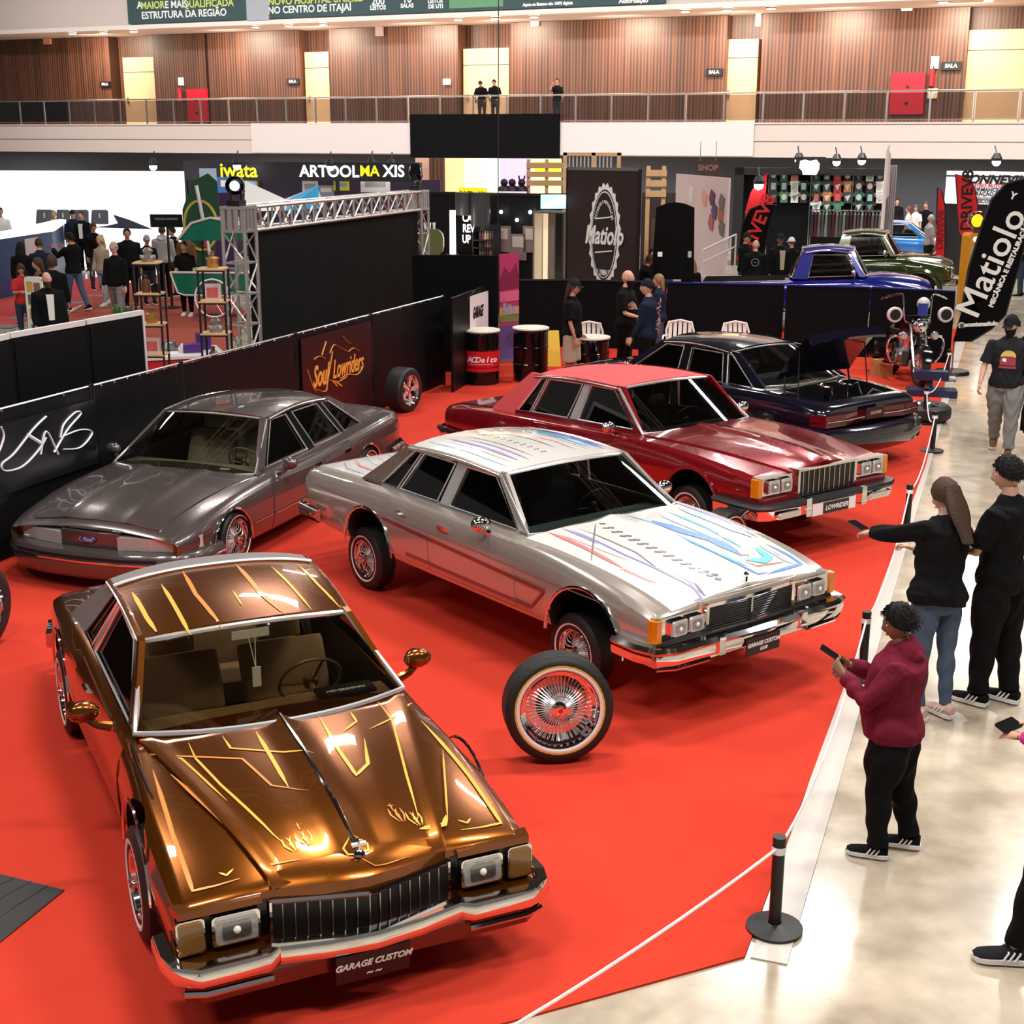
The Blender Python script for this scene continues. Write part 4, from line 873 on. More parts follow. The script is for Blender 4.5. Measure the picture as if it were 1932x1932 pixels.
for sg in (-1, 1):
    c.mirror(-1.08, sg * .99, 1.0, CHROME, sg=sg)
    for (a, b) in ((-1.92, -.70), (-2.45, -1.94)):
        c.side_patch('door', a, b, lambda x: c.st(x)[2] + .1, lambda x: c.st(x)[4] - .02, sg, CRIM).build('door', c.t)
        x = a + .2; m = MB(CHROME); m.cbox((x, sg * (c.yside(x, .8) + .012), .8), (.14, .02, .03)); m.build('door_handle', c.t)
    for X, Z, R in ((.14, .42, .37), (-2.8, .30, .34)):
        m = MB(CRIM); m.tube([(X + R * 1.03 * cos(radians(a)), sg * (c.yside(X, .6) + .004), Z + R * 1.02 * sin(radians(a))) for a in range(0, 181, 10)], .02, n=6); m.build('arch_moulding', c.t)
    wheel(c.t, 0.0, sg * .79, .285, .285, .16, sg, .6, spokes=30, wwr=(.76, .70)); wheel(c.t, -2.944, sg * .79, .285, .285, .16, sg, .6, spokes=30, wwr=(.76, .70))
# ---------------------------------------------------------------- grey rounded four-door on the left
GREY = mat('mocha_grey_paint', (.13, .105, .10), .22, .6, coat=1., noise=.15, nscale=250)
c = Car('sedan', 'lowered brownish grey four-door sedan with rounded body beside the black fence', (-3.428, 12.75, -109.14), [
    (-3.95, .80, .32, .70, .74, .62, .77, .79), (-3.75, .90, .25, .82, .79, .72, .82, .845), (-3.0, .965, .2, .88, .79, .78, .83, .86), (-1.7, .985, .17, .90, .74, .80, .78, .82), (-.5, .985, .17, .89, .72, .80, .75, .80),
    (.2, .975, .18, .87, .68, .74, .71, .76), (.7, .95, .2, .84, .60, .68, .63, .675), (.95, .90, .24, .80, .53, .62, .55, .59), (1.02, .87, .26, .76, .49, .58, .51, .54)], rnd=1)
c.body(GREY, [(.22, .26, .345), (-2.75, .26, .345)], ([(-.6, 1.1), (-.6, .34), (-2.5, .34), (-2.9, .6), (-3.05, 1.1)], .80), round_nose=.2)
m = c.top_patch('hood', -.5, .93, lambda x: lerp(.80, .66, max(0, (x + .5) / 1.43)), GREY, .012, extra=lambda x, y: .012 * max(0, 1 - abs(abs(y) - .33) / .1)); m.build('hood', c.t, 22)
for sg in (-1, 1):
    m = MB(LENS); m.prism([(1.06, sg * .30), (1.0, sg * .60), (.94, sg * .79), (.80, sg * .80), (.85, sg * .3)], .385, .50, 'z'); m.build('headlight', c.t)
    m = MB(AMBER); m.prism([(.94, sg * .79), (.885, sg * .865), (.80, sg * .89), (.76, sg * .78)], .385, .50, 'z'); m.build('turn_signal', c.t)
    m = MB(CLEAR); m.prism([(.885, sg * .868), (.72, sg * .955), (.66, sg * .94), (.74, sg * .8)], .39, .50, 'z'); m.build('corner_lamp', c.t)
m = MB(GREY); m.prism([(1.045, -.3), (1.065, 0), (1.045, .3), (.9, .3), (.9, -.3)], .38, .525, 'z'); m.build('front_panel', c.t)
m = MB(mat('badge_blue', (.02, .04, .2), .3, coat=1)); T = TR(1.068, 0, .46, 0, 90, 0)
m.lathe([(0, .008), (.07, .008), (.075, 0)], None, 20, T @ M4.Diagonal((.45, 1.1, 1, 1))); m.lathe([(.075, .004), (.082, .006), (.085, 0)], CHROME, 20, T @ M4.Diagonal((.47, 1.1, 1, 1)))
m.text('Ford', .05, WHITE, M4.Translation((1.078, 0, .46)) @ M4(((0, 0, 1, 0), (1, 0, 0, 0), (0, 1, 0, 0), (0, 0, 0, 1))), .001, 0, .4); m.build('oval_badge', c.t)
bp = [(.45, .985), (.75, .98), (.95, .90), (1.08, .72), (1.15, .4), (1.17, 0), (1.15, -.4), (1.08, -.72), (.95, -.90), (.75, -.98), (.45, -.985)]
c.bumper('front_bumper', bp, [(0, .13), (.03, .16), (.045, .25), (.04, .33), (.01, .375), (-.1, .385), (-.12, .2)], GREY)
c.bumper('bumper_moulding', bp, [(.035, .28), (.052, .285), (.052, .30), (.035, .305)], CHROME); c.bumper('bumper_slot', [p for p in bp if abs(p[1]) < .75], [(.04, .315), (.046, .32), (.044, .345), (.03, .35)], BLACK)
c.bumper('rear_bumper', [(-3.4, -.97), (-3.8, -.93), (-4.0, -.8), (-4.06, 0), (-4.0, .8), (-3.8, .93), (-3.4, .97)], [(0, .18), (.03, .2), (.05, .3), (.03, .42), (0, .44)][::-1], GREY)
c.bumper('rear_bumper_moulding', [(-3.4, -.97), (-3.8, -.93), (-4.0, -.8), (-4.06, 0), (-4.0, .8), (-3.8, .93), (-3.4, .97)], [(.04, .36), (.056, .365), (.056, .385), (.04, .39)][::-1], CHROME)
c.top_patch('trunk', -3.75, -3.15, lambda x: .72, GREY, .01).build('trunk_lid', c.t)
G = dict(A0=(-.52, .80, .765), A1=(-1.16, .60, 1.185), C1=(-2.45, .58, 1.165), R0=(-3.12, .70, .82), crown=.055, bow=.10, wb=.26, arc=.04, wt=.009, rb=.2,
         pillars=[('a_pillar', [(-.52, .75), (-.66, .75), (-1.20, 1.165), (-1.20, 1.195), (-1.10, 1.195)], 'p'), ('b_pillar', [(-1.60, .75), (-1.76, .755), (-1.66, 1.175), (-1.54, 1.18)], 'k'),
                  ('c_pillar', [(-2.95, .80), (-3.2, .83), (-2.56, 1.17), (-2.44, 1.18)], 'p'), ('quarter_divider', [(-2.40, .77), (-2.5, .775), (-2.32, 1.17), (-2.22, 1.17)], 'k'), ('belt_sill', [(-.6, .79), (-.6, .74), (-3.0, .79), (-3.0, .815)], 'p')],
         win=[[(-.74, .785), (-1.60, .785), (-1.53, 1.155), (-1.22, 1.155)], [(-1.77, .785), (-2.40, .79), (-2.22, 1.145), (-1.67, 1.155)], [(-2.5, .80), (-2.93, .81), (-2.48, 1.13), (-2.33, 1.14)]])
c.green(G, GREY, glass('grey_car_glass', (.88, .88, .82), .08))
c.seats(-1.3, -2.2, .34, .55, mat('beige_cloth', (.30, .26, .20), .8)); c.dash(-.62, .755, .76, mat('beige_dash', (.22, .19, .14), .5), mat('wheel_beige', (.15, .13, .1), .5))
m = MB(WHITE); m.cbox((-.47, .50, .80), (.03, .1, .004)); m.build('paper_tag', c.t)
for sg in (-1, 1):
    c.mirror(-.82, sg * 1.02, .82, GREY, sg=sg)
    for (a, b) in ((-1.66, -.55), (-2.36, -1.68)):
        c.side_patch('door', a, b, lambda x: .24, lambda x: .745, sg, GREY).build('door', c.t)
        x = a + .15; m = MB(CHROME); m.cbox((x, sg * (c.yside(x, .66) + .012), .66), (.15, .02, .03)); m.build('door_handle', c.t)
        m = MB(CHROME); m.tube([(x, sg * (c.yside(x, .38) + .016), .38) for x in (a + .01, b - .01)], .008, n=5); m.build('door_moulding', c.t)
    m = MB(CHROME); m.tube([(x, sg * (c.yside(x, .38) + .008), .38) for x in (-.5, -.3, -.16)], .007, n=5); m.build('fender_moulding', c.t)
    for X in (.22, -2.75):
        m = MB(CHROME); m.tube([(X + .35 * cos(radians(a)), sg * (c.yside(X, .5) + .004), .26 + .35 * sin(radians(a))) for a in range(0, 181, 10)], .01, n=5); m.build('arch_moulding', c.t)
    wheel(c.t, .08, sg * .86, .285, .285, .17, sg, .66, spokes=28, wwr=(.80, .76)); wheel(c.t, -2.86, sg * .86, .285, .285, .17, sg, .66, spokes=28, wwr=(.80, .76))
# ---------------------------------------------------------------- black four-door with open trunk
NAVY = mat('navy_black_paint', (.006, .006, .016), .14, .2, coat=1.)
c = Car('sedan', 'black four-door sedan with trunk lid raised over chrome hydraulic pumps', (1.867, 19.861, 127.53), [
    (-4.15, .86, .38, .76, .78, .7, .80, .81), (-4.0, .92, .33, .84, .84, .76, .86, .87), (-3.2, .965, .27, .90, .90, .8, .92, .93), (-1.7, .98, .25, .90, .87, .80, .89, .92), (-.5, .98, .24, .90, .84, .80, .86, .90),
    (.2, .97, .24, .87, .77, .74, .79, .83), (.7, .94, .26, .84, .69, .68, .71, .74), (.95, .89, .3, .78, .62, .6, .64, .66)], rnd=1)
c.body(NAVY, [(.1, .33, .37), (-2.85, .33, .37)], ([(-.6, 1.3), (-.6, .4), (-2.5, .4), (-2.95, .7), (-3.1, 1.3)], .80), trunk=(-3.98, -3.3, -.68, .68, .45, 1.3))
c.top_patch('hood', -.5, .9, lambda x: .76, NAVY, .012).build('hood', c.t, 22)
c.bumper('front_bumper', [(.4, .98), (.75, .96), (.98, .82), (1.05, 0), (.98, -.82), (.75, -.96), (.4, -.98)], [(0, .26), (.04, .3), (.04, .5), (0, .54)], NAVY)
bp = [(-3.6, -.985), (-4.0, -.96), (-4.2, -.84), (-4.3, -.5), (-4.33, 0), (-4.3, .5), (-4.2, .84), (-4.0, .96), (-3.6, .985)]
c.bumper('rear_bumper', bp, [(0, .26), (.05, .3), (.08, .42), (.07, .54), (.02, .58), (-.05, .58), (-.05, .3)][::-1], NAVY)
m = MB(mat('tail_dark_red', (.10, .004, .008), .1, coat=1)); m.prism([(-4.19, -.88), (-4.22, -.55), (-4.16, -.2), (-4.16, .2), (-4.22, .55), (-4.19, .88), (-3.98, .93), (-3.95, -.93)], .60, .74, 'z'); m.build('tail_light', c.t)
m = MB(CHROME); m.tube([(-4.0, -.94, .67), (-4.2, -.86, .67), (-4.235, -.5, .67), (-4.18, 0, .67), (-4.235, .5, .67), (-4.2, .86, .67), (-4.0, .94, .67)], .009, n=5); m.build('tail_moulding', c.t)
pl = plate(c, -4.215, .0, .70, .34, .14, mat('plate_maroon'), [('CUSTOM', 0, .05)], mat('plate_pink', (.6, .3, .3), .5)); pl.rotation_euler = (0, 0, pi)
m = MB(NAVY); P = []   # raised lid, hinged at the rear window
for i in range(7):
    t = i / 6; x = -3.24 - .36 * t - .10 * t * t; z = 1.07 + .60 * t - .03 * t * t; P.append([(x, lerp(-.70, .70, j / 8), z + .02 * (1 - (j / 4 - 1) ** 2)) for j in range(9)])
P.append([(P[-1][j][0] - .06, P[-1][j][1], P[-1][j][2] - .09) for j in range(9)])
m.shell(P, (.02, 0, -.03)); m.build('trunk_lid', c.t, 30)
for sg in (-1, 1): m = MB(BLACK); m.tube([(-3.3, sg * .62, .9), (-3.27, sg * .6, 1.08)], .012, n=6); m.tube([(-3.55, sg * .66, .90), (-3.5, sg * .62, 1.42)], .008, n=6); m.build('lid_strut', c.t)
for k, y in enumerate((-.18, .18)):
    m = MB(CHROME); m.cyl((-3.6, y, .46), (-3.6, y, .86), .055, m=CHROME, n=12); m.cbox((-3.6, y, .9), (.13, .1, .09)); m.tube([(-3.62, y, .9), (-3.72, y * 1.4, .98), (-3.8, y * 1.5, .8), (-3.8, y * 1.6, .5)], .014, n=6); m.ball((-3.5, y, .95), .045, CHROME, 10); m.build('hydraulic_pump', c.t)
m = MB(STEEL); m.tube([(-3.9, -.62, .62), (-3.88, -.55, .84), (-3.86, -.38, .90), (-3.88, -.2, .8), (-3.93, -.08, .62)], .012, n=6); m.build('speaker_ring', c.t)
for sg in (-1, 1): m = MB(mat('battery_blue', (.02, .03, .12), .3)); m.cbox((-3.7, sg * .5, .58), (.3, .22, .24)); m.build('battery', c.t)
G = dict(A0=(-.50, .80, .87), A1=(-1.15, .62, 1.28), C1=(-2.35, .62, 1.28), R0=(-3.05, .73, .93), crown=.06, bow=.08, wb=.24, arc=.04, wt=.010, rb=.16,
         pillars=[('a_pillar', [(-.5, .86), (-.64, .86), (-1.19, 1.26), (-1.19, 1.29), (-1.09, 1.29)], 'p'), ('b_pillar', [(-1.58, .87), (-1.72, .87), (-1.66, 1.28), (-1.54, 1.28)], 'k'),
                  ('c_pillar', [(-2.95, .92), (-3.12, .93), (-2.50, 1.28), (-2.36, 1.29)], 'p'), ('quarter_divider', [(-2.42, .89), (-2.48, .89), (-2.32, 1.27), (-2.26, 1.27)], 'k'), ('belt_sill', [(-.6, .89), (-.6, .84), (-3.0, .90), (-3.0, .92)], 'p')],
         win=[[(-.72, .895), (-1.57, .895), (-1.53, 1.25), (-1.2, 1.25)], [(-1.74, .895), (-2.41, .90), (-2.25, 1.245), (-1.68, 1.25)], [(-2.49, .905), (-2.93, .915), (-2.42, 1.24), (-2.34, 1.245)]])
c.green(G, NAVY, glass('black_car_glass', (.75, .80, .80), .14))
c.seats(-1.3, -2.2, .42, .55, mat('grey_cloth', (.08, .09, .09), .8)); c.dash(-.6, .86, .74, mat('black_dash'))
m = MB(CHROME); m.cbox((.93, 0, .70), (.02, .02, .05)); m.ball((.93, 0, .74), .02, CHROME, 8); m.build('hood_ornament', c.t)
for sg in (-1, 1):
    c.mirror(-.78, sg * 1.02, .93, NAVY, sg=sg)
    for (a, b) in ((-1.66, -.55), (-2.4, -1.68)):
        c.side_patch('door', a, b, lambda x: .32, lambda x: .85, sg, NAVY).build('door', c.t)
        x = a + .15; m = MB(CHROME); m.cbox((x, sg * (c.yside(x, .76) + .012), .76), (.15, .02, .03)); m.build('door_handle', c.t)
    for X in (0, -2.944): wheel(c.t, X, sg * .86, .32, .32, .19, sg, .66, spokes=28, ww=False)
# ---------------------------------------------------------------- display wheels standing on the carpet
def show_wheel(name, label, p, yaw, lean, R, W, **k):
    t = thing(name, label, 'wheel', (p[0], p[1], 0), radians(yaw)); 
    w = wheel(t, 0, 0, 0, R, W, -1, name='wheel_assembly', **k)
    w.location = (0, 0, R * cos(radians(lean)) + W / 2 * sin(radians(abs(lean)))); w.rotation_euler = (radians(lean), 0, 0)
    return t
show_wheel('show_wheel', 'chrome wire wheel with gold-lined whitewall tyre standing on the red carpet before the silver sedan', (.30, 8.26), 8, -6, .355, .19, rim=.72, spokes=46, band=GOLDTRIM, deep=.05, wwr=(.80, .735))
show_wheel('show_wheel', 'wide black tyre on a polished five-spoke rim leaning by the banner fence', (-1.60, 20.1), 62, 0, .33, .26, rim=.68, style='spoke', ww=False)
show_wheel('show_wheel', 'patterned tyre with red wire rim standing beside the red sedan bumper', at(1370, 955, .56).xy, 45, 0, .27, .19, rim=.66, spokes=28, wwr=(.8, .75))
show_wheel('show_wheel', 'black tyre with thin rim cut off by the left edge of the photo', (-4.2, 10.15), 70, 0, .36, .16, rim=.74, spokes=28, ww=False)
# ================================================================ cars behind the fence
PBLUE = mat('pickup_blue', (.01, .015, .22), .15, .3, coat=1); PGRN = mat('pickup_olive', (.035, .05, .008), .15, .4, coat=1); CBLUE = mat('coupe_blue', (.02, .16, .48), .2, .3, coat=1)
def pickup(label, pose, paint, name='pickup_truck', olive=False):
    c = Car(name, label, pose, [(-3.9, .78, .55, .70, 1.0, .60, 1.02, 1.03), (-1.9, .86, .5, .76, 1.08, .62, 1.10, 1.11), (-.5, .88, .48, .74, 1.15, .60, 1.20, 1.24), (0, .86, .48, .66, 1.12, .5, 1.2, 1.26), (.6, .80, .52, .5, 1.04, .36, 1.12, 1.18), (.85, .66, .6, .4, .95, .3, 1.02, 1.08)], group='custom vehicles behind the fence', rnd=1)
    c.body(paint, [(.1, .42, .44), (-2.8, .42, .44)], ([(-.5, 1.5), (-.5, .6), (-1.9, .6), (-1.9, 1.5)], .70), trunk=(-3.8, -2.1, -.62, .62, .8, 1.5))
    G = dict(A0=(-.48, .70, 1.22), A1=(-.78, .60, 1.68), C1=(-1.72, .60, 1.66), R0=(-1.92, .68, 1.15), crown=.09, bow=.08, wb=.12, arc=.05, wt=.018,
             pillars=[('a_pillar', [(-.48, 1.2), (-.60, 1.2), (-.84, 1.65), (-.84, 1.7), (-.72, 1.7)], 'p'), ('b_pillar', [(-1.62, 1.13), (-1.95, 1.13), (-1.76, 1.68), (-1.55, 1.69)], 'p')], win=[[(-.66, 1.22), (-1.62, 1.17), (-1.54, 1.62), (-.87, 1.63)]])
    c.green(G, paint, glass('pickup_glass', (.3, .33, .33), .12), tr=.008)
    c.seats(-1.2, -1.4, .7, .5, INT_BLK)
    m = MB(CHROME); [m.tube([(.84 + .03 * (z - .6), -.30, z), (.90, 0, z + .01), (.84 + .03 * (z - .6), .30, z)], .014, n=5) for z in (.62, .69, .76, .83, .90)]; m.build('grille_bars', c.t)
    c.bumper('front_bumper', [(.6, .86), (.95, .84), (1.05, .5), (1.08, 0), (1.05, -.5), (.95, -.84), (.6, -.86)], [(0, .42), (.03, .44), (.03, .55), (0, .57)], CHROME)
    c.bumper('rear_bumper', [(-3.8, -.8), (-4.0, -.7), (-4.02, .7), (-3.8, .8)], [(0, .5), (.03, .5), (.03, .6), (0, .62)][::-1], CHROME)
    for sg in (-1, 1):
        m = MB(CHROME); T = TR(.76, sg * .62, .86); m.ball((0, 0, 0), .13, paint, 16, T); m.lathe([(.12, .07), (.13, .08), (.12, .10), (.0, .12)], CHROME, 18, T, axis='x'); m.build('headlight', c.t)
        m = MB(paint); rows = []
        for k in range(15):
            a = radians(-5 + 190 * k / 14); rows.append([(.1 + (R_ + .02) * 1.05 * cos(a), sg * yy, .42 + R_ * sin(a)) for R_, yy in ((.42, .80), (.52, .84), (.54, .95), (.48, .98))])
        m.shell(rows, (0, 0, -.015)); m.build('front_fender', c.t); m = MB(paint); rows = [[(x - 2.9, y, z) for x, y, z in r] for r in rows]; m.shell(rows, (0, 0, -.015)); m.build('rear_fender', c.t)
        for X in (.1, -2.8): wheel(c.t, X, sg * .80, .36, .36, .2, sg, .6, style='spoke', ww=False)
        c.mirror(-.72, sg * .95, 1.30, CHROME, sg=sg)
        m = MB(CHROME); m.tube([(-1.5, sg * (c.yside(-1.5, 1.0) + .02), 1.0), (-1.35, sg * (c.yside(-1.35, 1.0) + .02), 1.0)], .014, n=6); m.build('door_handle', c.t)
    m = MB(CHROME); m.tube([(-.4, 0, 1.27), (.3, 0, 1.24), (.8, 0, 1.10)], .012, n=5); m.build('hood_moulding', c.t)
    return c
a = at(1548, 462, 1.80); pickup('glossy royal blue vintage pickup with rounded cab behind the fence', (a.x + 1.5, a.y + .4, -12), PBLUE)
a = at(1640, 437, 1.74); pickup('glossy dark olive vintage pickup behind the blue pickup', (a.x + 1.3, a.y + .5, -18), PGRN)
a = at(1668, 417, 1.33)
c = Car('coupe', 'bright blue fastback coupe behind the olive pickup', (a.x + 1.9, a.y + .4, -15), [(-3.7, .78, .35, .7, .85, .6, .88, .9), (-2.8, .88, .25, .8, .92, .7, .95, .97), (-1.2, .9, .22, .82, .86, .75, .89, .92), (-.4, .9, .22, .82, .84, .75, .87, .9), (.4, .88, .24, .8, .78, .7, .8, .83), (.9, .84, .3, .76, .68, .6, .7, .72)], group='custom vehicles behind the fence', rnd=1)
c.body(CBLUE, [(0, .34, .38), (-2.7, .34, .38)], ([(-.5, 1.2), (-.5, .4), (-2.0, .4), (-2.5, .7), (-2.5, 1.2)], .74))
G = dict(A0=(-.45, .74, .88), A1=(-1.0, .58, 1.30), C1=(-1.75, .58, 1.30), R0=(-3.0, .66, .97), crown=.06, bow=.07, wb=.18, arc=.03, wt=.012, pillars=[('a_pillar', [(-.45, .86), (-.57, .86), (-1.05, 1.28), (-1.05, 1.31), (-.95, 1.31)], 'p'), ('c_pillar', [(-2.1, .9), (-3.05, .96), (-2.6, 1.08), (-1.8, 1.31), (-1.62, 1.31)], 'p')], win=[[(-.66, .90), (-2.0, .92), (-1.62, 1.27), (-1.06, 1.27)]])
c.green(G, CBLUE, GLASSD); c.seats(-1.2, -1.8, .4, .5, INT_BLK)
c.bumper('front_bumper', [(.5, .9), (.9, .86), (1.02, 0), (.9, -.86), (.5, -.9)], [(0, .35), (.03, .36), (.03, .46), (0, .47)], CHROME); c.bumper('rear_bumper', [(-3.5, -.84), (-3.85, -.7), (-3.9, 0), (-3.85, .7), (-3.5, .84)], [(0, .4), (.03, .4), (.03, .5), (0, .5)][::-1], CHROME)
for sg in (-1, 1):
    m = MB(LENS); m.lathe([(0, .03), (.08, .02), (.09, 0)], None, 14, TR(.91, sg * .62, .58), axis='x'); m.build('headlight', c.t)
    for X in (0, -2.7): wheel(c.t, X, sg * .80, .32, .32, .2, sg, .62, style='spoke', ww=False)
# ================================================================ people
def remesh(mb, voxel, smooth=4, T=None, sc=1.):
    me = bpy.data.meshes.new('r'); me.from_pydata([tuple(V(p) * sc) for p in mb.v], [], mb.f); me.update()
    bm = bmesh.new(); bm.from_mesh(me); bmesh.ops.recalc_face_normals(bm, faces=bm.faces); bm.to_mesh(me); bm.free()
    o = bpy.data.objects.new('r', me); COL.objects.link(o)
    md = o.modifiers.new('r', 'REMESH'); md.mode = 'VOXEL'; md.voxel_size = voxel; md.use_smooth_shade = True
    if smooth: md = o.modifiers.new('s', 'SMOOTH'); md.iterations = smooth; md.factor = .5
    out = eval_mesh(o); bpy.data.objects.remove(o); bpy.data.meshes.remove(me)
    return out
SKINS = [mat('skin_%s' % n, c, .5, spec=.4) for n, c in (('light', (.62, .34, .24)), ('tan', (.48, .24, .15)), ('brown', (.26, .12, .07)))]
EYE = mat('eye_dark', (.01, .008, .006), .2); EYEW = mat('eye_white', (.7, .68, .65), .3); LIP = mat('lip', (.40, .12, .10), .5)
CL = {}
def cloth(name, col, rough=.85):
    return mat('cloth_' + name, col, rough, bump=.25, bscale=45, spec=.12)
BLK = cloth('black', (.005, .005, .0055)); BLK2 = cloth('washed_black', (.016, .016, .019)); NVY = cloth('navy', (.012, .018, .04)); DEN = cloth('denim', (.07, .10, .16)); DEND = cloth('dark_denim', (.03, .045, .08))
GRYC = cloth('grey', (.20, .19, .19)); WHT = cloth('white', (.72, .70, .68)); BRN = cloth('brown', (.14, .07, .035)); BEI = cloth('beige', (.42, .33, .24)); MARN = cloth('maroon', (.16, .012, .03)); YEL = cloth('yellow', (.80, .75, .18)); OLV = cloth('olive', (.06, .065, .03)); PNK = cloth('magenta', (.55, .03, .25)); LGR = cloth('light_grey', (.42, .40, .40)); RDC = cloth('red', (.45, .03, .03))
HBLK = mat('hair_black', (.006, .005, .005), .7, spec=.25, bump=.3, bscale=90); HBRN = mat('hair_brown', (.045, .020, .010), .6, spec=.3, bump=.3, bscale=90); HBLO = mat('hair_blonde', (.50, .35, .17), .45); HRED = mat('hair_red', (.13, .03, .012), .45); HGRY = mat('hair_grey', (.22, .20, .19), .5)
SOLE = mat('white_sole', (.75, .73, .70), .5)
def hand(mb, wrist, d, up, side, m, k=1., curl=35, spread=8):
    """palm and five fingers; d: hand direction, up: back of the hand, side: thumb side"""
    d = V(d).normalized(); n = (V(up) - d * V(up).dot(d)).normalized(); s = V(side); s = (s - d * s.dot(d) - n * s.dot(n)).normalized()
    W = V(wrist)
    rows = []
    for t, w, th in ((0, .024, .018), (.03, .034, .017), (.07, .041, .014), (.09, .040, .012)):
        rows.append([W + d * t * k + s * (w * k * cos(a)) + n * (th * k * sin(a)) for a in [2 * pi * j / 10 for j in range(11)]])
    mb.grid(rows, m); mb.raw([tuple(p) for p in rows[-1][:10]], [tuple(range(10))], m)
    for i, (o, L, r) in enumerate(((.030, .068, .0085), (.010, .078, .009), (-.011, .072, .0085), (-.030, .056, .0075))):
        b = W + d * .084 * k + s * o * k; dd = (d + s * (o * spread * .9)).normalized(); pts = [b - d * .01 * k]; a = 0; p = b
        pts.append(p)
        for q in (.42, .33, .25):
            a += radians(curl) * (.7 if q > .4 else 1); v = dd * cos(a) - n * sin(a); p = p + v * L * q * k; pts.append(p)
        mb.tube(pts, [r * k, r * k, r * .95 * k, r * .85 * k, r * .6 * k], m, 6)
    b = W + d * .02 * k + s * .026 * k; p1 = b + (d * .6 + s * .75 - n * .25) * .034 * k; p2 = p1 + (d * .85 + s * .35 - n * .35) * .03 * k; p3 = p2 + (d * .95 - n * .3) * .024 * k
    mb.tube([W + d * .01 * k, b, p1, p2, p3], [.014 * k, .013 * k, .011 * k, .010 * k, .007 * k], m, 6)
def head_mesh(mb, T, m, fem=False, det=False):
    n1, n2 = (28, 22) if det else (16, 12)
    rows = []
    for i in range(n2 + 1):
        th = pi * i / n2; row = []
        for j in range(n1 + 1):
            ph = 2 * pi * j / n1; x, y, z = sin(th) * cos(ph), sin(th) * sin(ph), cos(th)
            X, Y, Z = x * .098, y * .076, z * .118
            if Z < 0: f = 1 + Z * 2.6; Y *= max(.55, f); X *= (1 + Z * 1.1 if x > 0 else 1 + Z * 2.6); X += -Z * .10
            fr = max(0, x)
            g = lambda a, b, sy, sz: math.exp(-((Y - a) / sy) ** 2 - ((Z - b) / sz) ** 2)
            if x > .3:
                X += .024 * g(0, -.022, .011, .022) + .006 * g(0, .015, .012, .03) + .006 * g(0, .03, .05, .012) - .008 * (g(.03, .008, .014, .012) + g(-.03, .008, .014, .012)) + .006 * g(0, -.066, .022, .008) + .010 * g(0, -.10, .025, .018)
            row.append((X, Y, Z))
        rows.append(row)
    mb.grid(rows, m, T)
    for s in (1, -1):
        mb.ball((-.005, s * .077, -.008), .026, m, 8, T, (.75, .35, 1.15))
        mb.ball((.083, s * .030, .008), .0125, EYEW, 8, T, (.6, 1.2, .7)); mb.ball((.0885, s * .030, .008), .0065, EYE, 6, T)
    mb.ball((.091, 0, -.064), .017, LIP, 8, T, (.35, 1.3, .38))
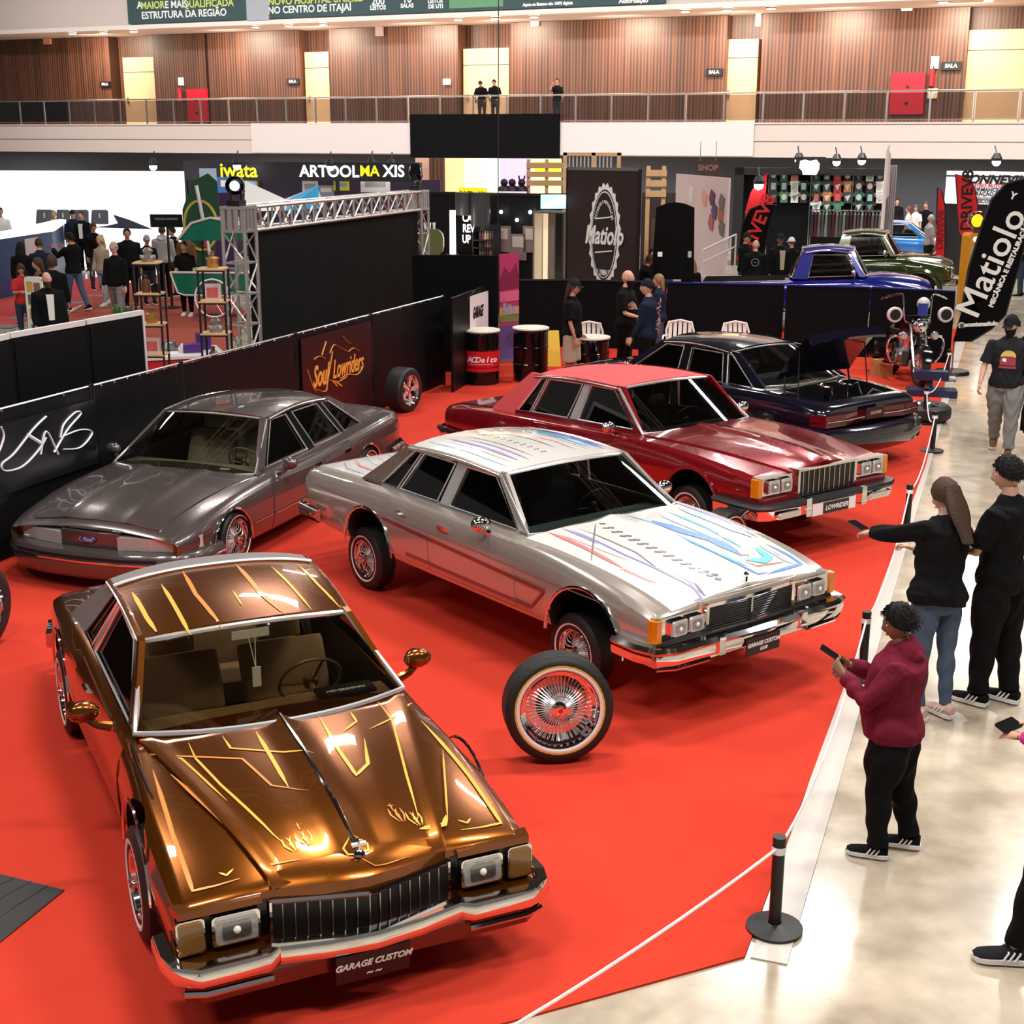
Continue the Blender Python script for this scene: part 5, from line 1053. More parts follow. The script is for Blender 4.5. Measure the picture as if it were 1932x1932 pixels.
def person(label, pos, face, h=1.72, arms=((6, 8, 14, 0), (6, 8, 14, 0)), legs=((2, 2), (-2, 4)), lean=0, headrot=(0, 0), top=('tee', BLK), bottom=('pants', DEND), hair=('short', HBRN), skin=1, shoe=BLK, build=1., det=False, group=None, hold=None, beard=None, z0=0., fem=False, tilt=0, sole=SOLE, curl=35, hems=None):
    SK = SKINS[skin]; sc = h / 1.75; vx = .009 if det else .02; b = build
    t = thing('person', label, 'person', (pos[0], pos[1], z0), radians(face), group)
    hips = V((0, 0, .93)); hw = .095 * (1.05 if fem else 1)
    # legs ------------------------------------------------
    L = []
    for s, (hp, kn) in zip((1, -1), legs):
        H = hips + V((0, s * hw, -.02)); a = radians(hp); k = H + V((sin(a), s * .01, -cos(a))) * .43; a2 = a - radians(kn); f = k + V((sin(a2), 0, -cos(a2))) * .42; L.append((H, k, f, a2))
    dz = -min(f.z for _, _, f, _ in L) + .075
    L = [(H + V((0, 0, dz)), k + V((0, 0, dz)), f + V((0, 0, dz)), a) for H, k, f, a in L]
    hips = hips + V((0, 0, dz))
    R = M4.Translation(hips) @ M4.Rotation(radians(lean), 4, 'Y') @ M4.Rotation(radians(tilt), 4, 'X')
    up = lambda x, y, z: R @ V((x, y, z))
    def torso(mb, g=0., m=None, top=.52, bot=-.06, fl=0.):
        sec = [(-.09, .115, .15, 0), (-.02, .115, .168 if not fem else .18, 0), (.10, .10, .145 if not fem else .125, .0), (.22, .105, .155 if not fem else .14, .005), (.34, .115, .178 if not fem else .155, .005), (.42, .105, .178 if not fem else .155, -.005), (.465, .085, .148 if not fem else .128, -.01), (.495, .070, .10, -.01), (.53, .062, .066, -.008)]
        rows = []
        sec = [q for q in sec if bot - .05 <= q[0] <= top + .01]
        for z, dx, dy, ox in sec:
            gg = g + (fl if z < .0 else 0)
            bb = b if z < .45 else 1 + (b - 1) * .4
            belly = max(0, b - 1.05) * .35 * math.exp(-((z - .12) / .12) ** 2)
            rows.append([up(ox + belly * .5 + (dx * bb + gg + belly * .4) * cos(a), (dy * bb + gg) * sin(a), z) for a in [2 * pi * j / 16 for j in range(17)]])
        mb.grid(rows, m); mb.raw([tuple(p) for p in rows[0][:16]], [tuple(range(16))], m); mb.raw([tuple(p) for p in rows[-1][:16]], [tuple(range(16))], m)
    # arms ------------------------------------------------
    A = []
    for s, (p, ab, fx, inn) in zip((1, -1), arms):
        S = V((-.005, s * .178 * (1 + (b - 1) * .6) * (.9 if fem else 1), .43)); pr, ar = radians(p), radians(ab)
        d = V((sin(pr), s * sin(ar) * cos(pr), -cos(pr) * cos(ar))).normalized(); E = S + d * .285
        q = radians(p + fx); ir = radians(inn); d2 = V((sin(q) * cos(ir), s * (sin(ar) * .5 * cos(q)) - s * sin(ir) * abs(sin(q)), -cos(q))).normalized(); Wr = E + d2 * .25
        A.append((S, E, Wr, d2))
    body = MB(SK); torso(body, -.008)
    neck = [up(-.01, 0, .47), up(.005, 0, .60)]; body.tube(neck, [.062, .052], n=10)
    for (S, E, Wr, d2) in A: body.tube([up(*S.lerp(V((0, 0, .44)), .3)), up(*S), up(*S.lerp(E, .5)), up(*E), up(*E.lerp(Wr, .35)), up(*Wr)], [.05, .052, .043, .036, .038, .025], n=10)
    for (H, k, f, a) in L: body.tube([H, H.lerp(k, .5), k, k.lerp(f, .3), k.lerp(f, .7), f - V((0, 0, .02))], [.085 * b, .075 * b, .056, .056, .042, .036], n=10)
    me = remesh(body, vx * 1.2 if det else .024, 3, sc=sc)
    bm = MB(SK); bm.v = [v.co[:] for v in me.vertices]; bm.f = [p.vertices[:] for p in me.polygons]; bm.m = [0] * len(bm.f); bm.sm = [True] * len(bm.f); bpy.data.meshes.remove(me)
    SC = M4.Scale(sc, 4)
    HT = SC @ R @ M4.Translation((.02, 0, .68)) @ M4.Rotation(radians(headrot[0]), 4, 'Z') @ M4.Rotation(radians(headrot[1]), 4, 'Y')
    head_mesh(bm, HT, SK, fem, det)
    hd = R.to_3x3(); hands = []
    for s, (S, E, Wr, d2) in zip((1, -1), A):
        tmp = MB(SK); n = V((.15, s * 1.0, 0)) if abs(d2.x) < .75 else V((0, s * .35, 1))
        hand(tmp, up(*Wr), hd @ d2, hd @ n, hd @ V((1, 0, .3 if abs(d2.x) < .75 else 0)) if abs(d2.x) < .75 else hd @ V((0, -s, .3)), 0, .95 if fem else 1.02, curl)
        bm.raw(tmp.v, tmp.f, 0, SC, True); hands.append(SC @ (up(*Wr) + hd @ d2 * .09))
    bm.build('body', t, 60)
    # clothing ------------------------------------------------
    def garment(mb, name, m, T=None, extra=None, smooth=3):
        me = remesh(mb, vx, smooth, sc=sc); me.materials.clear(); me.materials.append(m)
        if det:
            nrm = [v.normal.copy() for v in me.vertices]
            for v, nn_ in zip(me.vertices, nrm):
                q = v.co.copy(); v.co = q + nn_ * (.006 * sin(q.z * 34 + 5 * sin(q.y * 17) + q.x * 21) * (.4 + .6 * abs(sin(q.z * 7 + q.y * 9))))
        me.polygons.foreach_set('use_smooth', [True] * len(me.polygons)); return link(name, me, t)
    kind, tm = top; g = .014 if kind in ('tee', 'long', 'tank') else .03
    mb = MB(tm); torso(mb, g, top=.53, bot=-.09 if kind != 'crop' else .0, fl=.012)
    for (S, E, Wr, d2) in A:
        if kind == 'tank': continue
        if kind == 'tee': mb.tube([up(*S.lerp(V((0, 0, .42)), .35)), up(*S), up(*S.lerp(E, .45)), up(*S.lerp(E, .85))], [.06, .068 * b, .066 * b, .07 * b], n=12)
        else:
            r = 1.0 if kind == 'long' else 1.28
            mb.tube([up(*S.lerp(V((0, 0, .42)), .35)), up(*S), up(*S.lerp(E, .5)), up(*E), up(*E.lerp(Wr, .5)), up(*E.lerp(Wr, .93))], [.06 * r, .064 * r, .055 * r, .050 * r, .048 * r, .036 * r], n=12)
    if kind in ('tee', 'long', 'hoodie', 'jacket'): mb.tube([up(-.01, 0, .46), up(-.005, 0, .545)], [.08, .068], n=12)
    o = garment(mb, {'tee': 't_shirt', 'long': 'long_sleeved_top', 'hoodie': 'hoodie', 'jacket': 'jacket', 'tank': 'tank_top'}.get(kind, 'shirt'), tm)
    if kind == 'hoodie':
        mb = MB(tm); rows = []
        for i, (z, rx, ry, ox) in enumerate(((.43, .10, .15, -.04), (.50, .12, .14, -.05), (.56, .095, .115, -.06), (.585, .06, .09, -.07))):
            rows.append([up(ox + rx * cos(a), ry * sin(a), z - .10 * max(0, -cos(a)) ** 2 * (1 if i > 1 else 0)) for a in [2 * pi * j / 14 for j in range(15)]])
        mb.grid(rows); mb.raw([tuple(p) for p in rows[0][:14]], [tuple(range(14))]); mb.raw([tuple(p) for p in rows[-1][:14]], [tuple(range(14))])
        garment(mb, 'hood', tm)
    if kind == 'jacket' and hems:
        mb = MB(hems); mb.raw([tuple(SC @ up(.165 * b, y, z)) for y, z in ((-.045, .02), (.045, .02), (.06, .44), (-.06, .44))] + [tuple(SC @ up(.12, y, z)) for y, z in ((-.045, .02), (.045, .02), (.06, .44), (-.06, .44))], [(0, 1, 2, 3), (7, 6, 5, 4), (0, 4, 5, 1), (1, 5, 6, 2), (2, 6, 7, 3), (3, 7, 4, 0)]); mb.build('shirt_front', t)
    kind, pm = bottom; fat = {'pants': 1.2, 'leggings': 1.06, 'baggy': 1.5, 'shorts': 1.35, 'skirt': 1.3}[kind]
    mb = MB(pm)
    rows = []
    for z, dx, dy in ((-.14, .10, .15), (-.09, .125, .168), (0, .125, .175), (.06, .113, .155)):
        rows.append([hips + V(((dx * b + .008) * cos(a), (dy * b + .006) * sin(a), z)) for a in [2 * pi * j / 14 for j in range(15)]])
    mb.grid(rows); mb.raw([tuple(p) for p in rows[0][:14]], [tuple(range(14))]); mb.raw([tuple(p) for p in rows[-1][:14]], [tuple(range(14))])
    for (H, k, f, a) in L:
        if kind in ('shorts', 'skirt'): mb.tube([H, H.lerp(k, .5), k + V((0, 0, -.02))], [.10 * b, .095 * fat * b * .8, .088 * fat], n=12)
        else: mb.tube([H, H.lerp(k, .5), k, k.lerp(f, .35), k.lerp(f, .75), k.lerp(f, .97)], [.098 * b, .080 * fat * b * .95, .060 * fat, .058 * fat, .046 * fat, .044 * fat * (1.1 if kind == 'baggy' else 1)], n=12)
    garment(mb, {'pants': 'trousers', 'leggings': 'leggings', 'baggy': 'trousers', 'shorts': 'shorts', 'skirt': 'skirt'}[kind], pm)
    for s, (H, k, f, a) in zip((1, -1), L):
        mb = MB(shoe, sole); T = SC @ M4.Translation((f.x, f.y, f.z)) @ M4.Rotation(-a * .55 if f.z > .1 else 0, 4, 'Y')
        rows = []
        for x, w, z0_, z1 in ((-.075, .03, -.062, .01), (-.05, .040, -.066, .035), (.0, .043, -.066, .03), (.06, .045, -.066, -.005), (.12, .050, -.066, -.018), (.17, .045, -.064, -.028), (.195, .022, -.058, -.04)):
            rows.append([(x, w * cos(q), lerp(z0_, z1, .5 + .5 * sin(q))) for q in [2 * pi * j / 10 for j in range(11)]])
        mb.grid(rows, shoe, T); mb.raw(rows[0][:10], [tuple(range(10))], shoe, T); mb.raw(rows[-1][:10], [tuple(range(10))], shoe, T)
        mb.prism([(-.08, -.03), (-.05, -.045), (.06, -.05), (.13, -.055), (.18, -.045), (.205, 0), (.18, .045), (.13, .055), (.06, .05), (-.05, .045), (-.08, .03)], -.075, -.05, 'z', sole, T, True)
        if det:
            for q in range(3): mb.tube([(.06 - q * .028, -.052, -.05), (.035 - q * .028, -.046, -.01), (.035 - q * .028, .046, -.01), (.06 - q * .028, .052, -.05)], .006, sole, 4, T)
        mb.build('shoe', t, 50)
    # hair, cap, beard ---------------------------------------
    hk, hm = hair
    if hk != 'bald' :
        mb = MB(hm); nn = 16 if det else 12
        lim = {'short': 1.75, 'long': 1.9, 'cap': 1.6, 'curly': 1.9, 'tousled': 1.68, 'tied': 1.75, 'caplong': 1.8, 'capback': 1.6}[hk]
        rows = []
        puff = {'curly': 1.32, 'tousled': 1.2, 'long': 1.13}.get(hk, 1.09)
        for i in range(9):
            row = []
            for j in range(nn + 1):
                ph = 2 * pi * j / nn; fr = max(0, cos(ph)); end = lim - fr ** 1.5 * .85 + (.12 if cos(ph) < -.3 else 0); th = end * i / 8
                X, Y, Z = sin(th) * cos(ph) * .098, sin(th) * sin(ph) * .078, cos(th) * .118
                if Z < 0 and X < 0: X *= 1 + Z * 1.2
                w = puff + (.035 * sin(ph * 7 + i * 2.3) + .02 * sin(ph * 13 - i * 3.1) if det or hk == 'curly' else 0)
                row.append((X * w, Y * w * 1.03, Z * w + .002))
            rows.append(row)
        mb.shell(rows, (0, 0, -.006), None, HT)
        if det and hk in ('short', 'tousled', 'cap'):
            rg = random.Random(3); k_ = 1.6 if hk == 'tousled' else 1.
            for _ in range(420):
                i, j = rg.randrange(2 if hk != 'cap' else 6, 9), rg.randrange(nn); p = V(rows[i][j]).lerp(V(rows[i][j + 1]), rg.random()); n_ = V((p.x / .0096, p.y / .006, p.z / .014)).normalized()
                d_ = (n_ * rg.uniform(.2, .7) + V((rg.uniform(-.5, .3), rg.uniform(-.5, .5), -.75))).normalized(); L_ = rg.uniform(.014, .026) * k_
                mb.tube([p - n_ * .003, p + (d_ + n_ * .4) * L_ * .5, p + d_ * L_], [.0035, .003, .0008], None, 3, HT)
        mb.build('hair', t, 70)
    if hk in ('long', 'caplong', 'tied'):
        mb = MB(hm); rows = []
        LEN = .42 if hk != 'tied' else .3
        for i in range(8):
            q = i / 7; w = (.078 + .035 * sin(pi * min(1, q * 1.2))) * (1 if hk != 'tied' else .35) * (1 - .5 * max(0, q - .6)); dd = (.05 if hk != 'tied' else .03) * (1 - .5 * q)
            cx = -.055 - .055 * q; row = []
            for j in range(13):
                a = 2 * pi * j / 12; row.append((cx + dd * cos(a) + (.006 * sin(5 * a + i) if det else 0), w * sin(a), .05 - LEN * q))
            rows.append(row)
        mb.grid(rows, None, HT); mb.raw(rows[-1][:12], [tuple(range(12))], None, HT); mb.raw(rows[0][:12], [tuple(range(12))], None, HT); mb.build('long_hair', t, 70)
    if hk in ('cap', 'caplong', 'capback'):
        cm = hold[1] if hold and hold[0] == 'cap' else BLK2
        mb = MB(cm); rows = []
        for i in range(7):
            th = 1.42 * i / 6; rows.append([(sin(th) * cos(2 * pi * j / 16) * .108, sin(th) * sin(2 * pi * j / 16) * .087, cos(th) * .125 + .012) for j in range(17)])
        mb.shell(rows, (0, 0, -.006), None, HT)
        sg = -1 if hk == 'capback' else 1
        P = [[(sg * (.085 + .075 * i / 3 * (1 - .25 * (j / 3 - 1) ** 2)), (j / 3 - 1) * .07 * (1 - .25 * i / 3), .028 - .012 * i / 3 - .012 * (j / 3 - 1) ** 2) for j in range(7)] for i in range(4)]
        mb.shell(P, (0, 0, -.006), None, HT); mb.build('cap', t, 50)
    if beard:
        mb = MB(beard); rows = []
        for i in range(6):
            q = i / 5; rows.append([((.030 + .085 * cos(a) * (1 - .35 * q)) + .012 * q, .070 * sin(a) * (1 - .45 * q), -.035 - .105 * q) for a in [radians(-100 + 200 * j / 10) for j in range(11)]])
        mb.shell(rows, (-.012, 0, 0), None, HT); mb.raw(rows[-1], [tuple(range(11))], None, HT); mb.build('beard', t, 60)
    return t, hands, R, SC, HT
def spot(u, v, h, z0=0.):
    p = at(u, v, h * .985 + z0); return (p.x, p.y)
def phone(t, p, rz=0, rx=60, label='black smartphone held up', T=None, sz=(.075, .009, .155)):
    """held things are things of their own"""
    o = MB(BLACKG, mat('phone_screen', (.25, .28, .35), .2, emit=.6)); o.rbox((0, 0, 0), sz, .012); o.box(-sz[0] * .45, sz[0] * .45, -sz[1] * .5 - .001, -sz[1] * .5, -sz[2] * .46, sz[2] * .46, 1)
    q = o.build('smartphone'); M = t.matrix_world if False else M4.Translation(t.location) @ M4.Rotation(t.rotation_euler.z, 4, 'Z')
    w = M @ V(p); q.location = w; q.rotation_euler = (radians(rx), 0, t.rotation_euler.z + radians(rz)); tag(q, label, 'phone'); return q
# ================================================================ fences, stands and props
def FT(p0, p1): # frame with X along the run, Y pointing away, origin p0
    a = atan2(p1[1] - p0[1], p1[0] - p0[0]); return M4.Translation((p0[0], p0[1], 0)) @ M4.Rotation(a, 4, 'Z'), hypot(p1[0] - p0[0], p1[1] - p0[1])
def put(o, T): o.matrix_world = T; return o
def panel(name, label, cat, u0, v0, u1, v1, z0, z1, mt, th=.04, group=None, fn=None, mode='top'):
    """upright panel whose top (or foot) corners are seen at two pixels"""
    p0, p1 = (at(u0, v0, z1), at(u1, v1, z1)) if mode == 'top' else (at(u0, v0, z0), at(u1, v1, z0)); T, L = FT(p0, p1)
    m = MB(mt); m.box(0, L, 0, th, z0, z1)
    if fn: fn(m, L)
    return tag(put(m.build(name), T), label, cat, group), T, L
def ptext(m, s, x, z, size, mt, bold=.0, y=-.006, shear=0, sx=1., rot=0, d=.003): m.text(s, size, mt, M4.Translation((x, y, z)) @ RX @ M4.Rotation(radians(rot), 4, 'Z'), d, bold, shear, sx=sx)
def strokes(m, L, mt, r=.012, y=-.012, T=None):
    for st in L: m.tube([(p[0], y, p[1]) for p in spline([(p[0], p[1], 0) for p in st], 5)], r, mt, 5, sy=.4) if len(st) > 2 else m.tube([(st[0][0], y, st[0][1]), (st[1][0], y, st[1][1])], r, mt, 5)
# left fence of black vinyl sheets
F0, F1 = V((-5.46, 10.84)), V((-1.10, 22.37))
def fl(t): q = F0.lerp(F1, t); return (q.x, q.y)
TF, LF = FT(F0, F1)
def fx(u, v, y=0.):   # where a pixel falls on the left fence
    I = TF.inverted(); o = I @ V((0, 0, CAM_H)); d = I.to_3x3() @ ray(u, v); t = (y - o.y) / d.y; q = o + d * t; return q.x, q.z
xs = [-3.0, fx(178, 800)[0], fx(345, 750)[0], fx(560, 700)[0], fx(700, 650)[0], LF]
for i in range(5):
    a, b = xs[i] + .02, xs[i + 1] - .02
    t = thing('fence_section', ['black vinyl fence section with the white graffiti banner, at far left', 'plain black vinyl fence section behind the grey car hood', 'plain black vinyl fence section behind the grey car roof', 'black vinyl fence section carrying the orange script banner', 'black vinyl fence section behind the leaning spoke wheel'][i], 'fence', group='black fence along the left'); t.matrix_world = TF
    P = [[(lerp(a, b, k / 12), .012 * sin(k * 2.1 + j * 1.7 + i), z) for k in range(13)] for j, z in enumerate((.03, .4, .8, 1.15, 1.44))]
    m = MB(VBLK); m.shell(P, (0, .012, 0)); m.build('vinyl_sheet', t)
    m = MB(STEEL); m.tube([(a, .02, 1.46), (b, .02, 1.46)], .013, n=6); [m.ball((lerp(a, b, (k + .5) / 7), -.01, 1.445), .012, STEEL, 6) for k in range(7)]; m.build('top_bar', t)
    for x in (a, b): m = MB(BLACK); m.box(x - .012, x + .012, .0, .03, 0, 1.48); m.build('fence_post', t)
GLOW = mat('white_paint_line', (.85, .87, .95), .4)
m = MB(mat('black_banner', (.006, .006, .008), .3)); x0, x1 = -2.2, fx(180, 850)[0]; m.box(x0, x1, -.03, -.018, .66, 1.33)
X = lambda u, v: fx(u, v, -.03)
strokes(m, [[X(u, v) for u, v in st] for st in ([(-30, 900), (-10, 870), (5, 830), (0, 810)], [(85, 790), (60, 815), (25, 860), (2, 880), (8, 893), (40, 885), (70, 855), (85, 830)], [(50, 825), (75, 840)], [(75, 862), (85, 818), (108, 862)], [(100, 858), (125, 815), (150, 785), (140, 782), (118, 805), (112, 830)], [(115, 828), (150, 815), (172, 820), (150, 848), (118, 852)])], GLOW, .018, -.034)
tag(put(m.build('graffiti_banner'), TF), 'black banner with white graffiti letters on the fence behind the grey sedan', 'banner')
m = MB(mat('dark_maroon_banner', (.022, .004, .005), .35)); x0, x1 = fx(565, 700)[0], fx(696, 680)[0]; m.box(x0, x1, -.03, -.018, .10, 1.38)
OR1 = mat('flame_orange', (.85, .35, .05), .5)
X = lambda u, v: fx(u, v, -.03)
ctr = X(635, 695)
ptext(m, 'Soul', X(603, 712)[0], X(603, 712)[1], .40, OR1, .008, -.034, .35, .62); ptext(m, 'Lowriders', X(655, 692)[0], X(655, 692)[1], .36, OR1, .004, -.034, .35, .62)
strokes(m, [[X(u, v) for u, v in st] for st in ([(578, 700), (590, 735), (596, 742)], [(590, 735), (612, 740), (616, 720), (625, 665)], [(590, 680), (600, 674), (612, 678)], [(605, 672), (613, 646)], [(620, 668), (628, 652), (640, 658), (652, 664)], [(655, 665), (665, 658), (676, 664)], [(645, 636), (652, 645), (660, 650)], [(612, 716), (635, 722), (652, 712)], [(640, 716), (655, 708), (672, 708), (680, 698)], [(625, 720), (634, 730)], [(630, 721), (643, 730)])], OR1, .012, -.034)
ptext(m, 'Soul', X(683, 764)[0] , .14, .12, OR1, .003, -.034, .3)
tag(put(m.build('script_banner'), TF), 'dark maroon banner with orange flame-like script on the fence', 'banner')
# tall black panels behind the fence, left
for i, (a, b) in enumerate((((-60, 655), (15, 637)), ((17, 636), (158, 611)), ((161, 610), (268, 591)))):
    def top(m, L): m.box(0, L, -.01, .05, 1.93, 1.985, PLW); m.box(.04, L - .04, -.012, 0, .15, 1.9, VBLK)
    panel('display_wall', ['tall black display panel with pale top edge, cut by the left photo edge', 'tall black display panel with pale top edge, middle of three', 'tall black display panel with pale right edge beside the parts shelf'][i], 'panel', a[0], a[1], b[0], b[1], 0, 1.97, VBLK, .05, 'tall black panels behind the fence', (lambda m, L, i=i: (top(m, L), m.box(L - .03, L, -.015, .06, 0, 1.97, PLW) if i == 2 else None)))
# back fence
for i, (a, b, lb) in enumerate((((970, 528), (1072, 527), 'black cloth fence panel right of the purple roll-up banner'), ((1074, 527), (1255, 531), 'black cloth fence panel behind the standing crew'), ((1257, 531), (1478, 534), 'black cloth fence panel with painted blue reflection along its top, behind the plastic chairs'), ((1482, 535), (1640, 538), 'black cloth fence panel in front of the blue pickup'), ((1642, 538), (1800, 545), 'black cloth fence panel behind the motorcycle'))):
    blue = mat('blue_reflection', (.02, .03, .22), .2, .5)  # blue reflection painted onto the top bar of the right-hand panels
    panel('cloth_fence', lb, 'fence', a[0], a[1], b[0], b[1], 0, 1.3, CLOTHB, .05, 'black cloth fence at the back', (lambda m, L, i=i: m.box(0, L, -.01, .06, 1.28, 1.31, blue if i > 1 else BLACK)))
panel('cloth_fence', 'black cloth fence panel joining the left fence to the barrels', 'fence', 852, 563, 936, 531, 0, 1.5, VBLK, .04, 'black cloth fence at the back')
panel('stage_skirt', 'tall black cloth skirt in front of the product stand beside the truss', 'cloth', 775, 482, 936, 483, 0, 2.0, CLOTHB, .05)
# truss gate with black screen
A, B = at(447, 405, 2.9), at(782, 370, 2.9)
t = thing('truss_gate', 'aluminium truss gate holding a large black screen', 'truss', (A.x, A.y, 0)); Bl = V((B.x - A.x, B.y - A.y, 0)); L = Bl.length; t.rotation_euler = (0, 0, atan2(Bl.y, Bl.x))
for x, nm in ((0, 'truss_tower'), (L, 'truss_tower')): m = MB(ALU); truss_bar(m, (x, 0, .05), (x, 0, 2.65), .34, .026, .45, .014); m.cbox((x, 0, .02), (.6, .6, .03)); m.build(nm, t)
m = MB(ALU); truss_bar(m, (.2, 0, 2.82), (L - .2, 0, 2.82), .32, .026, .38, .016); m.build('truss_beam', t)
for x in (0, L):
    m = MB(ALU)
    for z in (2.66, 2.98): m.cbox((x, 0, z), (.38, .38, .04))
    for q in (-.155, -.05, .05, .155):
        for s_ in (-1, 1): m.cbox((x + q, s_ * .17, 2.82), (.07, .015, .3)); m.cbox((x + s_ * .17, q, 2.82), (.015, .07, .3))
    m.build('corner_block', t)
m = MB(BLACK, mat('screen_black', (.006, .006, .006), .75, spec=.12, bump=.15, bscale=6)); m.box(.20, L - .2, -.10, -.02, .45, 2.62, 1); 
for k in range(1, 9): x = lerp(.2, L - .2, k / 9); m.box(x - .004, x + .004, -.103, -.1, .45, 2.62, 0)
m.build('screen', t)
for x, lb, em in ((-.05, 'round stage spotlight with a glowing bluish lens on the left truss corner', 1), (L, 'black stage spotlight on the right truss corner', 0)):
    s = thing('stage_spotlight', lb, 'spotlight', (0, 0, 0)); s.matrix_world = t.matrix_basis @ M4.Translation((x, 0, 3.02)) if False else M4.Translation(t.location) @ M4.Rotation(t.rotation_euler.z, 4, 'Z') @ M4.Translation((x, 0, 3.0))
    m = MB(BLACK); m.box(-.1, .1, -.1, .1, 0, .08); m.tube([(-.14, 0, .06), (-.16, 0, .3)], .015); m.tube([(.14, 0, .06), (.16, 0, .3)], .015); m.build('yoke', s)
    m = MB(BLACKG); T = TR(0, 0, .28, 0, 0, 25) @ TR(0, 0, 0, 0, -90 if em else 60, 0); m.lathe([(0, -.17), (.09, -.16), (.13, -.05), (.13, .16), (.12, .17)], None, 18, T); m.build('lamp_head', s)
    m = MB(mat('spot_lens', (.6, .7, 1), .2, emit=1.5, ecol=(.6, .7, 1)) if em else mat('spot_lens_off', (.1, .05, .3), .1)); m.lathe([(0, .165), (.07, .165)], None, 18, T); m.build('lens', s)
# barrels, table, chairs
def barrel(u, v, label, r=.29, h=.86, band=None, txt=None, cat_='barrel'):
    p = at(u, v); t = thing('barrel', label, cat_, (p.x, p.y + r, 0)); m = MB(BLACKG)
    m.lathe([(0, .0), (r, .0), (r, .28), (r + .012, .29), (r, .30), (r, .56), (r + .012, .57), (r, .58), (r, h - .04), (r + .01, h - .03), (r, h - .01)], None, 28); m.build('drum', t)
    m = MB(mat('barrel_top', (.82, .76, .66), .4)); m.lathe([(0, h + .03), (r + .015, h + .03), (r + .02, h + .015), (r + .015, h), (0, h)], None, 28); m.build('table_top', t)
    if band:
        m = MB(band); m.lathe([(r + .004, .22), (r + .004, .56)], None, 28); 
        for k, ch in enumerate(txt): a = radians(-90 + (k - len(txt) / 2 + .5) * 15 + 4); m.text(ch, .13, WHITE, M4.Rotation(a + pi / 2, 4, 'Z') @ M4.Translation((0, -(r + .008), .42)) @ RX, .002, .004, .2)
        m.lathe([(r + .005, .345), (r + .005, .352)], WHITE, 12, a0=-130, a1=-50); m.build('label_band', t)
    return t
barrel(907, 728, 'black oil drum with red brand band and cream top by the fence', band=mat('band_red', (.60, .012, .02), .3), txt='ACDelco'); barrel(1000, 722, 'plain black oil drum with cream top'); barrel(1115, 735, 'black drum table with white top behind the black sedan', h=.80)
CH = mat('plastic_white', (.80, .74, .68), .4)
def chair():
    t = thing('plastic_chair', 'x', 'chair', (0, 0, 0)); m = MB(CH)
    P = [[(lerp(-.22, .22, i / 6), lerp(-.2, .22, j / 4), .44 + .01 * (abs(i - 3) / 3) ** 2) for i in range(7)] for j in range(5)]; m.shell(P, (0, 0, -.02)); m.build('seat', t)
    m = MB(CH); rows = []
    m.tube([(-.21, .22, .45), (-.24, .27, .70), (-.2, .30, .84), (0, .31, .88), (.2, .30, .84), (.24, .27, .70), (.21, .22, .45)], .02, n=6)
    for k in range(5): x = (k - 2) * .085; m.raw([(x - .028, .235, .46), (x + .028, .235, .46), (x + .032, .31, .86), (x - .032, .31, .86), (x - .028, .25, .46), (x + .028, .25, .46), (x + .032, .325, .86), (x - .032, .325, .86)], [(0, 1, 2, 3), (7, 6, 5, 4), (0, 4, 5, 1), (1, 5, 6, 2), (2, 6, 7, 3), (3, 7, 4, 0)])
    m.build('backrest', t)
    for sx in (-1, 1):
        m = MB(CH); m.tube([(sx * .22, .24, .62), (sx * .26, 0, .64), (sx * .25, -.2, .62), (sx * .24, -.22, .44)], .018, n=6); m.build('armrest', t)
        for sy in (-1, 1): m = MB(CH); m.tube([(sx * .2, sy * .19, .44), (sx * .24, sy * .23, 0)], [.022, .016], n=6); m.build('leg', t)
    return t
c0 = chair(); bpy.context.view_layer.update()
for i, (u, v, rz, lb) in enumerate(((1112, 606, 5, 'white plastic chair behind the drum table'), (1275, 602, -12, 'white plastic chair right of the standing crew'), (1390, 604, 8, 'white plastic chair above the black sedan roof'))):
    p = at(u, v, .88); o = c0 if i == 0 else copy_tree(c0)
    o.location = (p.x, p.y - .3, 0); o.rotation_euler = (0, 0, radians(rz)); tag(o, lb, 'chair', 'white plastic chairs by the back fence')
p = at(1042, 690); t = thing('folding_sign', 'yellow folding floor sign partly hidden by the person in shorts', 'sign', (p.x, p.y + .1, 0)); m = MB(mat('sign_yellow', (.75, .50, .03), .5)); m.raw([(-.14, -.16, 0), (.14, -.16, 0), (.10, 0, .62), (-.10, 0, .62), (-.14, -.14, 0), (.14, -.14, 0), (.1, .02, .62), (-.1, .02, .62)], [(0, 1, 2, 3), (7, 6, 5, 4), (0, 4, 5, 1), (1, 5, 6, 2), (2, 6, 7, 3), (3, 7, 4, 0)]); m.build('board', t)
t2 = MB(MATS['sign_yellow']); t2.raw([(-.14, .18, 0), (.14, .18, 0), (.10, .03, .62), (-.10, .03, .62), (-.14, .16, 0), (.14, .16, 0), (.1, .01, .62), (-.1, .01, .62)], [(0, 1, 2, 3), (7, 6, 5, 4), (0, 4, 5, 1), (1, 5, 6, 2), (2, 6, 7, 3), (3, 7, 4, 0)]); t2.build('board', t)
